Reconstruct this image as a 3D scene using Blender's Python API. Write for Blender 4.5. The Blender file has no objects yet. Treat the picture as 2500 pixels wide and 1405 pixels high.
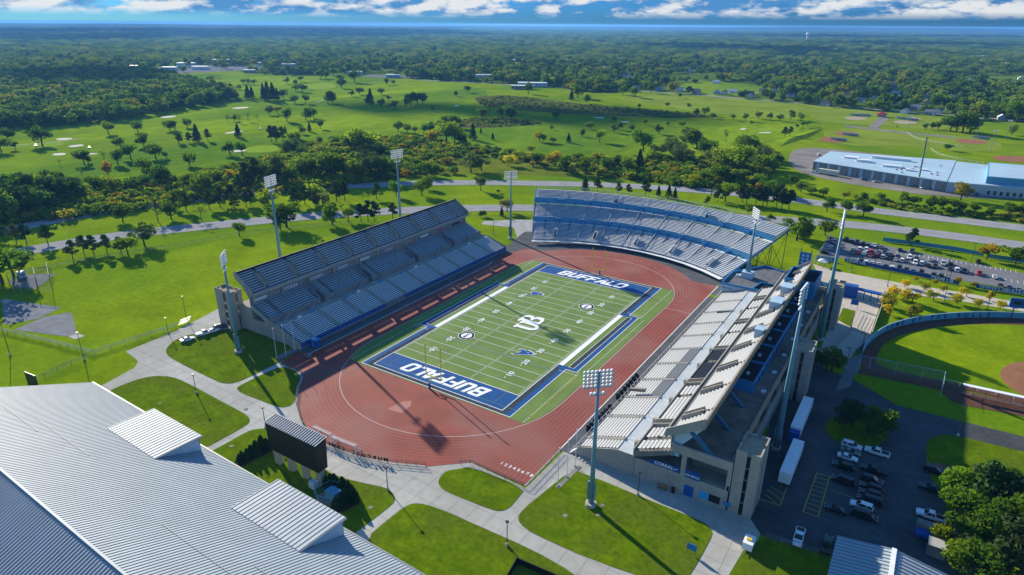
import bpy, bmesh, math, random
import numpy as np
from mathutils import Matrix, Vector
R_ = math.radians
random.seed(7); rng = np.random.default_rng(7)
scene = bpy.context.scene
col = scene.collection

# ---------------------------------------------------------------- camera
cam = bpy.data.cameras.new('camera'); cam.sensor_width = 36.0; cam.lens = 22.973
cam.clip_start = 1.0; cam.clip_end = 120000.0
camo = bpy.data.objects.new('camera', cam); col.objects.link(camo)
camo.matrix_world = Matrix(((0.83888, -0.20849, 0.50281, 110.98), (0.54428, 0.31033, -0.77939, -184.52),
                            (0.00646, 0.92748, 0.37381, 99.86), (0, 0, 0, 1)))
scene.camera = camo

# ---------------------------------------------------------------- light
SUN_AZ = math.atan2(-0.931, 0.366)      # measured from +Y towards +X
SUN_EL = R_(20.5)
SKY_TINT = (0.22, 1.02, 1.38, 1)
world = bpy.data.worlds.new('World'); scene.world = world; world.use_nodes = True
scene.view_settings.view_transform = 'Standard'; scene.view_settings.look = 'None'
scene.view_settings.gamma = 1.0; scene.view_settings.use_curve_mapping = False
scene.view_settings.exposure = 1.0
scene.cycles.max_bounces = 6; scene.cycles.diffuse_bounces = 3; scene.cycles.transparent_max_bounces = 12
scene.cycles.volume_bounces = 0
sd = bpy.data.lights.new('sun', 'SUN'); sd.energy = 5.0; sd.angle = R_(0.53); sd.color = (1.0, 0.91, 0.74)
so = bpy.data.objects.new('sun', sd); col.objects.link(so)
tosun = Vector((math.sin(SUN_AZ)*math.cos(SUN_EL), math.cos(SUN_AZ)*math.cos(SUN_EL), math.sin(SUN_EL)))
so.rotation_euler = tosun.to_track_quat('Z', 'Y').to_euler(); so.location = tosun*400

def build_world():
    nt = world.node_tree; N = nt.nodes; L = nt.links; N.clear()
    out = N.new('ShaderNodeOutputWorld'); bg = N.new('ShaderNodeBackground'); bg.inputs[1].default_value = 0.094
    sky = N.new('ShaderNodeTexSky'); sky.sky_type = 'NISHITA'; sky.sun_disc = False
    sky.sun_elevation = SUN_EL; sky.sun_rotation = SUN_AZ; sky.altitude = 300; sky.air_density = 1.0
    sky.dust_density = 0.3; sky.ozone_density = 3.0
    hsv = N.new('ShaderNodeHueSaturation'); hsv.inputs['Saturation'].default_value = 1.2; hsv.inputs['Value'].default_value = 0.85
    L.new(sky.outputs[0], hsv.inputs['Color'])
    tint = N.new('ShaderNodeMixRGB'); tint.blend_type = 'MULTIPLY'; tint.inputs[0].default_value = 1.0
    tint.inputs[2].default_value = SKY_TINT; L.new(hsv.outputs[0], tint.inputs[1])
    # the low band of sky is deeper than clear-air scattering gives: moist air under a broken cloud deck
    tc0 = N.new('ShaderNodeTexCoord'); sp0 = N.new('ShaderNodeSeparateXYZ'); L.new(tc0.outputs['Generated'], sp0.inputs[0])
    lowr = N.new('ShaderNodeMapRange'); lowr.inputs['From Min'].default_value = 0.0; lowr.inputs['From Max'].default_value = 0.30; lowr.interpolation_type = 'SMOOTHSTEP'
    L.new(sp0.outputs[2], lowr.inputs['Value'])
    lowc = N.new('ShaderNodeMixRGB'); lowc.inputs[1].default_value = (0.25, 0.22, 0.52, 1); lowc.inputs[2].default_value = (1, 1, 1, 1); L.new(lowr.outputs[0], lowc.inputs[0])
    low = N.new('ShaderNodeMixRGB'); low.blend_type = 'MULTIPLY'; low.inputs[0].default_value = 1.0; L.new(tint.outputs[0], low.inputs[1]); L.new(lowc.outputs[0], low.inputs[2])
    tint = low
    # broken cumulus: noise on the direction itself, flattened so that banks lie in level rows
    tc = N.new('ShaderNodeTexCoord'); sep = N.new('ShaderNodeSeparateXYZ'); L.new(tc.outputs['Generated'], sep.inputs[0])
    def noise(sc, det, rough, off):
        mp = N.new('ShaderNodeMapping'); mp.inputs['Scale'].default_value = (1, 1, 3.4); mp.inputs['Location'].default_value = off
        n = N.new('ShaderNodeTexNoise'); n.inputs['Scale'].default_value = sc; n.inputs['Detail'].default_value = det
        n.inputs['Roughness'].default_value = rough; L.new(tc.outputs['Generated'], mp.inputs[0]); L.new(mp.outputs[0], n.inputs['Vector']); return n
    o1 = (2.3, 0.4, 0.6); SH = 0.018
    n1 = noise(12, 8, 0.60, o1); n1b = noise(12, 8, 0.60, (o1[0]-SH*0.8, o1[1]+SH*0.3, o1[2]+SH*1.6)); n2 = noise(4.2, 3, 0.5, (5.1, 1.2, 3.3))
    mx = N.new('ShaderNodeMath'); mx.operation = 'MULTIPLY_ADD'; mx.inputs[1].default_value = 0.55
    L.new(n2.outputs[0], mx.inputs[0]); L.new(n1.outputs[0], mx.inputs[2])
    cov = N.new('ShaderNodeMapRange'); cov.inputs['From Min'].default_value = 0.655; cov.inputs['From Max'].default_value = 0.75; cov.interpolation_type = 'SMOOTHSTEP'
    L.new(mx.outputs[0], cov.inputs['Value'])
    # the sides turned to the sun are bright, the undersides slate blue
    df = N.new('ShaderNodeMath'); df.operation = 'SUBTRACT'; L.new(n1.outputs[0], df.inputs[0]); L.new(n1b.outputs[0], df.inputs[1])
    tone = N.new('ShaderNodeMapRange'); tone.inputs['From Min'].default_value = -0.075; tone.inputs['From Max'].default_value = 0.06
    L.new(df.outputs[0], tone.inputs['Value'])
    cc = N.new('ShaderNodeMixRGB'); cc.inputs[1].default_value = (0.45, 1.5, 3.2, 1); cc.inputs[2].default_value = (4.4, 4.5, 4.5, 1)
    L.new(tone.outputs[0], cc.inputs[0])
    lo = N.new('ShaderNodeMapRange'); lo.inputs['From Min'].default_value = 0.007; lo.inputs['From Max'].default_value = 0.017
    L.new(sep.outputs[2], lo.inputs['Value'])
    am = N.new('ShaderNodeMath'); am.operation = 'MULTIPLY'; L.new(cov.outputs[0], am.inputs[0]); L.new(lo.outputs[0], am.inputs[1])
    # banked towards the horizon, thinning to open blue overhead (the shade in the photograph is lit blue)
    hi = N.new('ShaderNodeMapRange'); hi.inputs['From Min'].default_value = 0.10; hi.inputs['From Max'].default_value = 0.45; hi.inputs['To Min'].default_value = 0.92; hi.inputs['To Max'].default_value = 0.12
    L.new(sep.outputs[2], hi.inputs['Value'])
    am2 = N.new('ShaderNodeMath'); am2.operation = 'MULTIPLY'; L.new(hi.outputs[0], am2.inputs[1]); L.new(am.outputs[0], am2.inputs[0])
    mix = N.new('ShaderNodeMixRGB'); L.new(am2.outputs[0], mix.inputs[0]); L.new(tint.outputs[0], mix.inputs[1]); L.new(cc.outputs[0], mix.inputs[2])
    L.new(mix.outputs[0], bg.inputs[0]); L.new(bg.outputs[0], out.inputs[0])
build_world()

# ---------------------------------------------------------------- helpers
MATS = {}
def mat(name, c, rough=0.8, var=0.0, vscale=1.0, c2=None, metal=0.0, bump=0.0, bscale=8.0, spec=None, tint=False,
        alpha=1.0, coord='Object', detail=4.0, stretch=None, c3=None, c3scale=0.02, fine=None):
    if name in MATS: return MATS[name]
    if spec is None: spec = 0.0 if rough >= 0.9 else 0.3
    m = bpy.data.materials.new(name); m.use_nodes = True; MATS[name] = m
    nt = m.node_tree; N = nt.nodes; L = nt.links; b = N['Principled BSDF']
    b.inputs['Roughness'].default_value = rough; b.inputs['Metallic'].default_value = metal
    b.inputs['Specular IOR Level'].default_value = spec; b.inputs['Alpha'].default_value = alpha
    tc = N.new('ShaderNodeTexCoord'); vec = tc.outputs[coord]
    if stretch:
        mp = N.new('ShaderNodeMapping'); mp.inputs['Scale'].default_value = stretch; L.new(vec, mp.inputs[0]); vec = mp.outputs[0]
    base = None
    if var > 0 or c2:
        n = N.new('ShaderNodeTexNoise'); n.inputs['Scale'].default_value = vscale; n.inputs['Detail'].default_value = detail
        n.inputs['Roughness'].default_value = 0.62; L.new(vec, n.inputs['Vector'])
        mr = N.new('ShaderNodeMapRange'); mr.inputs['From Min'].default_value = 0.32; mr.inputs['From Max'].default_value = 0.68
        L.new(n.outputs[0], mr.inputs['Value'])
        mix = N.new('ShaderNodeMixRGB'); L.new(mr.outputs[0], mix.inputs[0])
        mix.inputs[1].default_value = (*[max(0, x*(1-var)) for x in c], 1)
        mix.inputs[2].default_value = (*(c2 if c2 else [min(1, x*(1+var)) for x in c]), 1)
        base = mix.outputs[0]
        if c3:
            n3 = N.new('ShaderNodeTexNoise'); n3.inputs['Scale'].default_value = c3scale; n3.inputs['Detail'].default_value = 5
            L.new(vec, n3.inputs['Vector'])
            mr3 = N.new('ShaderNodeMapRange'); mr3.inputs['From Min'].default_value = 0.45; mr3.inputs['From Max'].default_value = 0.62
            L.new(n3.outputs[0], mr3.inputs['Value'])
            mx3 = N.new('ShaderNodeMixRGB'); L.new(mr3.outputs[0], mx3.inputs[0]); L.new(base, mx3.inputs[1]); mx3.inputs[2].default_value = (*c3, 1)
            base = mx3.outputs[0]
    if fine and base is not None:
        nf = N.new('ShaderNodeTexNoise'); nf.inputs['Scale'].default_value = fine[0]; nf.inputs['Detail'].default_value = 6; L.new(vec, nf.inputs['Vector'])
        mf = N.new('ShaderNodeMapRange'); mf.inputs['From Min'].default_value = 0.3; mf.inputs['From Max'].default_value = 0.7
        mf.inputs['To Min'].default_value = 1-fine[1]; mf.inputs['To Max'].default_value = 1+fine[1]; L.new(nf.outputs[0], mf.inputs['Value'])
        mm = N.new('ShaderNodeMixRGB'); mm.blend_type = 'MULTIPLY'; mm.inputs[0].default_value = 1.0; L.new(base, mm.inputs[1]); L.new(mf.outputs[0], mm.inputs[2]); base = mm.outputs[0]
    if tint:
        oi = N.new('ShaderNodeObjectInfo')
        if base is None: base = oi.outputs['Color']
        else:
            mu = N.new('ShaderNodeMixRGB'); mu.blend_type = 'MULTIPLY'; mu.inputs[0].default_value = 1.0
            L.new(base, mu.inputs[1]); L.new(oi.outputs['Color'], mu.inputs[2]); base = mu.outputs[0]
    if base is not None: L.new(base, b.inputs['Base Color'])
    else: b.inputs['Base Color'].default_value = (*c, 1)
    if bump > 0:
        n2 = N.new('ShaderNodeTexNoise'); n2.inputs['Scale'].default_value = bscale; n2.inputs['Detail'].default_value = 3
        L.new(vec, n2.inputs['Vector'])
        bp = N.new('ShaderNodeBump'); bp.inputs['Strength'].default_value = bump; L.new(n2.outputs[0], bp.inputs['Height'])
        L.new(bp.outputs[0], b.inputs['Normal'])
    return m

def leafmat(name, c, trans=0.35, inst=False, ramp=None):
    """foliage: diffuse with light passing through the leaf; hue drifts from tree to tree and clump to clump"""
    if name in MATS: return MATS[name]
    m = bpy.data.materials.new(name); m.use_nodes = True; MATS[name] = m
    nt = m.node_tree; N = nt.nodes; L = nt.links; N.clear()
    out = N.new('ShaderNodeOutputMaterial'); d = N.new('ShaderNodeBsdfDiffuse'); t = N.new('ShaderNodeBsdfTranslucent')
    mx = N.new('ShaderNodeMixShader'); mx.inputs[0].default_value = trans
    oi = N.new('ShaderNodeObjectInfo'); tc = N.new('ShaderNodeTexCoord')
    n = N.new('ShaderNodeTexNoise'); n.inputs['Scale'].default_value = 0.55; n.inputs['Detail'].default_value = 3
    L.new(tc.outputs['Object'], n.inputs['Vector'])
    mr = N.new('ShaderNodeMapRange'); mr.inputs['From Min'].default_value = 0.3; mr.inputs['From Max'].default_value = 0.7
    mr.inputs['To Min'].default_value = 0.6; mr.inputs['To Max'].default_value = 1.45; L.new(n.outputs[0], mr.inputs['Value'])
    cr = N.new('ShaderNodeValToRGB'); L.new(oi.outputs['Random'], cr.inputs[0])
    ramp = ramp or [(0.0, [x*0.7 for x in c]), (0.45, c), (0.8, (c[0]*1.25, c[1]*1.15, c[2])), (1.0, (c[0]*1.6, c[1]*1.25, c[2]))]
    els = cr.color_ramp.elements
    while len(els) < len(ramp): els.new(0.5)
    for e, (p, q) in zip(els, ramp): e.position = p; e.color = (*q, 1)
    base = cr.outputs[0]
    if not inst:
        mu0 = N.new('ShaderNodeMixRGB'); mu0.blend_type = 'MULTIPLY'; mu0.inputs[0].default_value = 1.0
        L.new(base, mu0.inputs[1]); L.new(oi.outputs['Color'], mu0.inputs[2]); base = mu0.outputs[0]
    mu = N.new('ShaderNodeMixRGB'); mu.blend_type = 'MULTIPLY'; mu.inputs[0].default_value = 1.0
    L.new(base, mu.inputs[1]); L.new(mr.outputs[0], mu.inputs[2])
    L.new(mu.outputs[0], d.inputs[0])
    g2 = N.new('ShaderNodeMixRGB'); g2.blend_type = 'MULTIPLY'; g2.inputs[0].default_value = 1.0; g2.inputs[2].default_value = (1.5, 1.45, 0.5, 1)
    L.new(mu.outputs[0], g2.inputs[1]); L.new(g2.outputs[0], t.inputs[0])
    L.new(d.outputs[0], mx.inputs[1]); L.new(t.outputs[0], mx.inputs[2]); L.new(mx.outputs[0], out.inputs[0])
    return m

class MB:
    """collects faces; build() links them as one mesh object"""
    def __init__(s): s.v = []; s.f = []
    def add(s, vs, fs):
        o = len(s.v); s.v += [tuple(map(float, v)) for v in vs]; s.f += [tuple(o+i for i in f) for f in fs]; return s
    def box(s, x0, x1, y0, y1, z0, z1):
        return s.add([(x0,y0,z0),(x1,y0,z0),(x1,y1,z0),(x0,y1,z0),(x0,y0,z1),(x1,y0,z1),(x1,y1,z1),(x0,y1,z1)],
                     [(3,2,1,0),(4,5,6,7),(0,1,5,4),(1,2,6,5),(2,3,7,6),(3,0,4,7)])
    def sheet(s, pts, z):
        pts = list(pts)
        if area(pts) < 0: pts = pts[::-1]
        return s.add([(x, y, z) for x, y in pts], [tuple(range(len(pts)))])
    def prism(s, pts, z0, z1):
        pts = list(pts)
        if area(pts) < 0: pts = pts[::-1]
        n = len(pts)
        return s.add([(x,y,z0) for x,y in pts]+[(x,y,z1) for x,y in pts],
                     [tuple(range(n-1,-1,-1)), tuple(range(n,2*n))]+[(i,(i+1)%n,(i+1)%n+n,i+n) for i in range(n)])
    def extr(s, prof, y0, y1):
        """profile in X-Z extruded along Y"""
        n = len(prof)
        return s.add([(x,y0,z) for x,z in prof]+[(x,y1,z) for x,z in prof],
                     [tuple(range(n)), tuple(range(2*n-1,n-1,-1))]+[(i+n,(i+1)%n+n,(i+1)%n,i) for i in range(n)])
    def tube(s, p, q, r0, r1=None, n=8, cap=True):
        r1 = r0 if r1 is None else r1
        p, q = Vector(p), Vector(q); d = (q-p).normalized()
        a = d.orthogonal().normalized(); b = d.cross(a)
        vs = []
        for c, r in ((p, r0), (q, r1)):
            for i in range(n):
                t = 2*math.pi*i/n; vs.append(c+a*(r*math.cos(t))+b*(r*math.sin(t)))
        fs = [(i,(i+1)%n,n+(i+1)%n,n+i) for i in range(n)]
        if cap: fs += [tuple(range(n-1,-1,-1)), tuple(range(n,2*n))]
        return s.add(vs, fs)
    def bar(s, p, q, w, h):
        """straight rectangular bar"""
        p, q = Vector(p), Vector(q); d = (q-p).normalized()
        side = d.cross(Vector((0,0,1)))
        side = Vector((1,0,0)) if side.length < 1e-4 else side.normalized()
        up = side.cross(d)
        vs = [c+side*(sx*w/2)+up*(sz*h/2) for c in (p,q) for sx,sz in ((-1,-1),(1,-1),(1,1),(-1,1))]
        return s.add(vs, [(0,1,2,3),(7,6,5,4),(0,4,5,1),(1,5,6,2),(2,6,7,3),(3,7,4,0)])
    def strip(s, line, w, z, closed=False):
        """flat ribbon along a polyline"""
        n = len(line); L_ = []; Rr = []
        for i in range(n):
            a = line[(i-1) % n] if (closed or i > 0) else line[i]
            b = line[(i+1) % n] if (closed or i < n-1) else line[i]
            dx, dy = b[0]-a[0], b[1]-a[1]; l = math.hypot(dx, dy) or 1
            nx, ny = -dy/l*w/2, dx/l*w/2
            L_.append((line[i][0]+nx, line[i][1]+ny, z)); Rr.append((line[i][0]-nx, line[i][1]-ny, z))
        m = n if closed else n-1
        return s.add(Rr+L_, [(i,(i+1)%n,n+(i+1)%n,n+i) for i in range(m)])
    def mesh(s, name):
        me = bpy.data.meshes.new(name); me.from_pydata(s.v, [], s.f); me.update(); return me
    def build(s, name, m, parent=None, loc=None, smooth=False, local=False):
        off = Vector((0,0,0))
        if parent is not None and not local: off = WLOC[parent.name]
        if off.length > 0: s.v = [(x-off.x, y-off.y, z-off.z) for x,y,z in s.v]
        return link(name, s.mesh(name), m, parent, loc, smooth)
WLOC = {}
def area(p): return 0.5*sum(p[i][0]*p[(i+1)%len(p)][1]-p[(i+1)%len(p)][0]*p[i][1] for i in range(len(p)))
def link(name, me, m, parent=None, loc=None, smooth=False, rotz=0.0):
    if m is not None and not me.materials: me.materials.append(m)
    if smooth: me.polygons.foreach_set('use_smooth', [True]*len(me.polygons))
    o = bpy.data.objects.new(name, me); col.objects.link(o)
    if parent is not None: o.parent = parent
    if loc is not None: o.location = loc
    if rotz: o.rotation_euler[2] = rotz
    WLOC[o.name] = (WLOC[parent.name] if parent is not None else Vector((0,0,0))) + (Vector(loc) if loc is not None else Vector((0,0,0)))
    return o
def tag(o, label=None, cat=None, group=None, kind=None):
    if label: o['label'] = label
    if cat: o['category'] = cat
    if group: o['group'] = group
    if kind: o['kind'] = kind
    return o
def thing(name, label, cat, loc=(0,0,0), rotz=0.0, group=None):
    o = bpy.data.objects.new(name, None); col.objects.link(o); o.location = loc; o.rotation_euler[2] = rotz
    o.empty_display_size = 0.5; WLOC[o.name] = Vector(loc)
    return tag(o, label, cat, group)
def struct(name, mb, m): return tag(mb.build(name, m), kind='structure')
def copy_tree(o, parent=None, loc=None, rotz=None):
    c = o.copy(); col.objects.link(c)
    if parent is not None: c.parent = parent
    if loc is not None: c.location = loc
    if rotz is not None: c.rotation_euler[2] = rotz
    for ch in list(o.children): copy_tree(ch, c)
    return c
ORD = ['first','second','third','fourth','fifth','sixth','seventh','eighth','ninth','tenth','eleventh','twelfth','thirteenth',
       'fourteenth','fifteenth','sixteenth','seventeenth','eighteenth','nineteenth','twentieth']
def nth(i):
    if i < 20: return ORD[i]
    k = i+1; return '%d%s' % (k, 'th' if 10 <= k % 100 <= 20 else {1:'st',2:'nd',3:'rd'}.get(k % 10, 'th'))
def text_mesh(txt, size=1.0, bold=0.0, shear=0.0, align='CENTER', sx=1.0, space=1.0, extrude=0.0):
    cu = bpy.data.curves.new('lettering', 'FONT'); cu.body = txt; cu.size = size; cu.offset = bold; cu.shear = shear
    cu.align_x = align; cu.align_y = 'CENTER'; cu.space_character = space; cu.resolution_u = 3; cu.extrude = extrude
    o = bpy.data.objects.new('lettering', cu); col.objects.link(o)
    dg = bpy.context.evaluated_depsgraph_get(); me = bpy.data.meshes.new_from_object(o.evaluated_get(dg))
    bpy.data.objects.remove(o); bpy.data.curves.remove(cu)
    me.materials.clear()
    if sx != 1.0: me.transform(Matrix.Diagonal((sx, 1, 1, 1)))
    return me
def place_text(name, txt, m, parent, origin, xdir, updir, lift=0.0, **kw):
    """lettering with its reading direction along xdir and its top towards updir (world vectors)"""
    me = text_mesh(txt, **kw); x = Vector(xdir).normalized(); u = Vector(updir).normalized(); n = x.cross(u)
    o = Vector(origin)+n*lift-(WLOC[parent.name] if parent is not None else Vector((0,0,0)))
    me.transform(Matrix(((x.x,u.x,n.x,o.x),(x.y,u.y,n.y,o.y),(x.z,u.z,n.z,o.z),(0,0,0,1))))
    return link(name, me, m, parent)
def arc(cx, cy, r, a0, a1, n):
    return [(cx+r*math.cos(R_(a0+(a1-a0)*i/n)), cy+r*math.sin(R_(a0+(a1-a0)*i/n))) for i in range(n+1)]
def inpoly(x, y, P):
    c = False; j = len(P)-1
    for i in range(len(P)):
        if (P[i][1] > y) != (P[j][1] > y) and x < (P[j][0]-P[i][0])*(y-P[i][1])/(P[j][1]-P[i][1])+P[i][0]: c = not c
        j = i
    return c
def smooth_poly(P, k=2):
    """round a polygon's corners (Chaikin)"""
    for _ in range(k):
        Q = []
        for i in range(len(P)):
            a, b = P[i], P[(i+1) % len(P)]
            Q += [(a[0]*.75+b[0]*.25, a[1]*.75+b[1]*.25), (a[0]*.25+b[0]*.75, a[1]*.25+b[1]*.75)]
        P = Q
    return P
def smooth_line(P, k=3):
    for _ in range(k):
        Q = [P[0]]
        for a, b in zip(P, P[1:]):
            Q += [(a[0]*.75+b[0]*.25, a[1]*.75+b[1]*.25), (a[0]*.25+b[0]*.75, a[1]*.25+b[1]*.75)]
        P = Q+[P[-1]]
    return P

# ---------------------------------------------------------------- materials
M_lawn = mat('lawn', (0.148,0.228,0.003), 0.95, 0.2, 0.05, c2=(0.205,0.288,0.004), bump=0.25, bscale=1.2, spec=0.0, detail=9, c3=(0.105,0.190,0.005), c3scale=0.012, fine=(0.5,0.16))
M_lawn2 = mat('lawn_dark', (0.082,0.145,0.003), 0.95, 0.25, 0.22, c2=(0.122,0.185,0.004), c3=(0.085,0.125,0.008), c3scale=0.09, fine=(0.9,0.22), bump=0.3, bscale=2.0, spec=0.0, detail=9)
M_golf = mat('fairway', (0.150,0.245,0.005), 0.95, 0.2, 0.02, c2=(0.220,0.315,0.008), spec=0.0, detail=8, stretch=(1,0.35,1), c3=(0.092,0.175,0.010), c3scale=0.006, fine=(0.15,0.18))
M_rough = mat('rough_grass', (0.105,0.165,0.010), 0.95, 0.3, 0.06, c2=(0.175,0.195,0.02), spec=0.0, detail=9)
M_green = mat('putting_green', (0.19,0.29,0.02), 0.95, 0.08, 0.2, spec=0.0)
M_conc = mat('concrete_walk', (0.41,0.40,0.36), 0.9, 0.13, 0.07, c3=(0.36,0.345,0.305), c3scale=0.03, fine=(0.6,0.07), bump=0.1, bscale=4, detail=9)
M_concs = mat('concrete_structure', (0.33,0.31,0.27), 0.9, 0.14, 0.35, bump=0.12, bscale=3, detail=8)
M_step = mat('seating_steps', (0.17,0.19,0.205), 0.9, 0.2, 0.5)  # darker than the concrete: shade between the benches is put into the colour
M_stepe = mat('steps_sun_tinted', (0.19,0.18,0.16), 0.9, 0.2, 0.5)  # east copy of the steps with warm sunlight put into its colour
M_wall_w = mat('concrete_shade_tinted', (0.21,0.225,0.23), 0.9, 0.2, 0.4, detail=8)  # west copy of the structural concrete, its shade mixed in as darker blue-grey
M_kerb = mat('track_kerb_paint', (0.58,0.48,0.45), 0.9)
M_walkb = mat('walkway_paint', (0.44,0.48,0.50), 0.85, 0.08, 0.3)
M_concd = mat('concrete_stained', (0.22,0.205,0.18), 0.9, 0.25, 0.4, detail=8)
M_conct = mat('concrete_tan', (0.34,0.27,0.19), 0.9, 0.15, 0.6)
M_asph = mat('asphalt', (0.080,0.086,0.090), 0.92, 0.18, 0.15, detail=9, c3=(0.060,0.064,0.068), c3scale=0.06, fine=(0.7,0.15))
M_asphl = mat('asphalt_worn', (0.17,0.17,0.175), 0.92, 0.12, 0.12, detail=9)
M_road = mat('road_asphalt', (0.27,0.265,0.27), 0.9, 0.10, 0.1, detail=8)
M_track = mat('track_rubber', (0.225,0.042,0.026), 0.85, 0.14, 0.10, bump=0.08, bscale=12, detail=8, c3=(0.235,0.080,0.062), c3scale=0.04, fine=(0.12,0.10))
M_trackl = mat('track_patch', (0.36,0.15,0.11), 0.85, 0.1, 0.5)
M_turf = mat('turf', (0.125,0.20,0.045), 0.95, 0.13, 0.12, c2=(0.155,0.235,0.055), detail=8, bump=0.1, bscale=20, spec=0.15)
M_blue = mat('turf_blue', (0.001,0.066,0.22), 0.9, 0.12, 0.3, spec=0.15)
M_char = mat('turf_charcoal', (0.05,0.062,0.075), 0.95, 0.25, 0.5)
M_wline = mat('white_line', (0.80,0.80,0.78), 0.9, 0.05, 1.0)
M_bluel = mat('blue_line', (0.25,0.40,0.60), 0.9)
M_yell = mat('goal_yellow', (0.78,0.62,0.02), 0.45)
M_yline = mat('yellow_line', (0.6,0.42,0.05), 0.9)
M_lane = mat('lane_line', (0.40,0.18,0.15), 0.9)
M_alum = mat('bench_aluminium', (0.78,0.78,0.76), 0.5, 0.06, 0.8)
M_alumw = mat('bench_warm_grey', (0.66,0.645,0.60), 0.6, 0.10, 0.5, detail=6)  # warmer, greyer bench colour for the east stand
M_alumd = mat('bench_black', (0.022,0.024,0.03), 0.5)
M_alumg = mat('bench_grey', (0.20,0.21,0.22), 0.5)
M_paleb = mat('pale_blue_paint', (0.36,0.50,0.60), 0.6, 0.08, 0.5)
M_white = mat('white_paint', (0.76,0.77,0.76), 0.55, 0.05, 0.5)
M_blpaint = mat('royal_blue_paint', (0.004,0.08,0.32), 0.55, 0.1, 0.4)
M_blmid = mat('mid_blue_paint', (0.025,0.20,0.44), 0.55, 0.1, 0.4)
M_blpale = mat('faded_blue_paint', (0.10,0.30,0.44), 0.6, 0.1, 0.4)
M_pole = mat('galvanised_pole', (0.13,0.27,0.33), 0.45, 0.05, 0.5)
M_steel = mat('dark_steel', (0.035,0.037,0.04), 0.5)
M_black = mat('black_paint', (0.012,0.013,0.014), 0.45)
M_tar = mat('roof_membrane', (0.03,0.033,0.037), 0.9, 0.2, 0.3)
M_gravel = mat('roof_gravel', (0.14,0.145,0.15), 0.95, 0.25, 0.6)
M_dirt = mat('infield_dirt', (0.27,0.125,0.07), 0.95, 0.12, 0.2)
M_warn = mat('warning_track', (0.13,0.065,0.045), 0.95, 0.15, 0.3)
M_bare = mat('bare_earth', (0.22,0.20,0.18), 0.95, 0.25, 0.06, detail=9)
M_sand = mat('bunker_sand', (0.62,0.58,0.49), 0.95)
M_roofm = mat('standing_seam', (0.33,0.375,0.40), 0.6, 0.07, 0.12, detail=7, fine=(0.25,0.05))
M_seam = mat('seam_rib', (0.20,0.235,0.26), 0.6)
M_glass = mat('dark_glass', (0.015,0.02,0.025), 0.08, spec=0.6)
M_tyre = mat('tyre', (0.015,0.015,0.016), 0.9)
M_rim = mat('rim', (0.35,0.36,0.37), 0.35, metal=0.7)
M_carp = mat('car_paint', (1,1,1), 0.28, tint=True, spec=0.5)
M_headl = mat('headlight', (0.6,0.62,0.65), 0.15)
M_taill = mat('tail_light', (0.30,0.01,0.01), 0.25)
M_red = mat('red_paint', (0.45,0.03,0.02), 0.5)
M_bark = mat('bark', (0.085,0.065,0.05), 0.95, 0.25, 3.0)
M_shingle = mat('shingles', (0.12,0.115,0.115), 0.9, 0.2, 1.0, tint=True)
M_siding = mat('siding', (1,1,1), 0.8, tint=True)
M_mesh = mat('chain_link', (0.30,0.33,0.34), 0.6, alpha=0.16)
M_netw = mat('white_net', (0.75,0.75,0.75), 0.8, alpha=0.22)
M_banner = mat('banner_blue', (0.003,0.07,0.30), 0.7)
M_bannerw = mat('banner_white', (0.55,0.60,0.62), 0.7)
M_wood = mat('wood', (0.32,0.15,0.06), 0.8, 0.15, 4)
M_mulch = mat('mulch', (0.055,0.04,0.03), 0.95, 0.2, 2)

# ================================================================ the ground and its sheets
def ground_sheet():
    c = [-40000,-20000,-10000,-6000,-4000,-3000,-2200,-1600,-1200,-900,-700,-550,-450,-350,-280,-220,-170,-120,-80,-40,0]
    xs = c+[-v for v in c[-2::-1]]
    n = len(xs); mb = MB()
    mb.add([(x, y, 0) for y in xs for x in xs], [(j*n+i, j*n+i+1, (j+1)*n+i+1, (j+1)*n+i) for j in range(n-1) for i in range(n-1)])
    return mb
struct('ground', ground_sheet(), M_lawn)
def sheet(name, pts, z, m, round_=0):
    return struct(name, MB().sheet(smooth_poly(pts, round_) if round_ else pts, z), m)
FAR_FLOOR = [(-3427, 1062.8), (-2638.9, 2051.6), (-1866.8, 3070.5), (-821.9, 4179.7), (542.2, 5128.5), (2027.1, 24550.1), (-3379, 15951.6), (-11753.8, 18103.5), (-17591.5, 12821.7), (-18774.5, 6583.7)]
sheet('distant_land', FAR_FLOOR, 0.6, mat('far_vegetation', (0.03,0.05,0.02), 0.95, 0.3, 0.004))
GOLF = [(-391.8, -29.01), (-363.5, 8.17), (-340.3, 70.04), (-329.8, 137.71), (-373.2, 199.07), (-364.7, 267.4), (-319.9, 299.2), (-220.2, 281.4), (-141.36, 299.1), (-75.37, 349.8), (-18.6, 449), (0.87, 559.7), (-24.48, 632), (-171.84, 509.9), (-262.4, 477.5), (-418.5, 580.9), (-553.5, 752), (-704.6, 794.8), (-945.6, 788.1), (-1078.4, 712.4), (-1091.5, 542.6), (-819.5, 454), (-685.1, 384.2), (-627.2, 244.4), (-627.6, 163.85), (-651, 64.24)]
sheet('golf_course', GOLF, 0.06, M_golf, 1)
SCRUB = [(-349, -44.39), (-345.7, 0.06), (-322, 58.86), (-312.6, 124.49), (-358.8, 193.83), (-350.5, 253.6), (-303.9, 280.8), (-213.3, 271.7), (-131.35, 280.2), (-66.45, 325.5), (-14.49, 430.9), (8.44, 357.4), (21.16, 252.1), (-17.03, 236.9), (-58.87, 240.5), (-142.37, 207.1), (-198.14, 160.24), (-214.7, 92.75), (-243.9, 59.65), (-261.2, 4.76), (-297, -63.12)]
sheet('scrub_land', SCRUB, 0.09, M_rough, 1)
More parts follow.
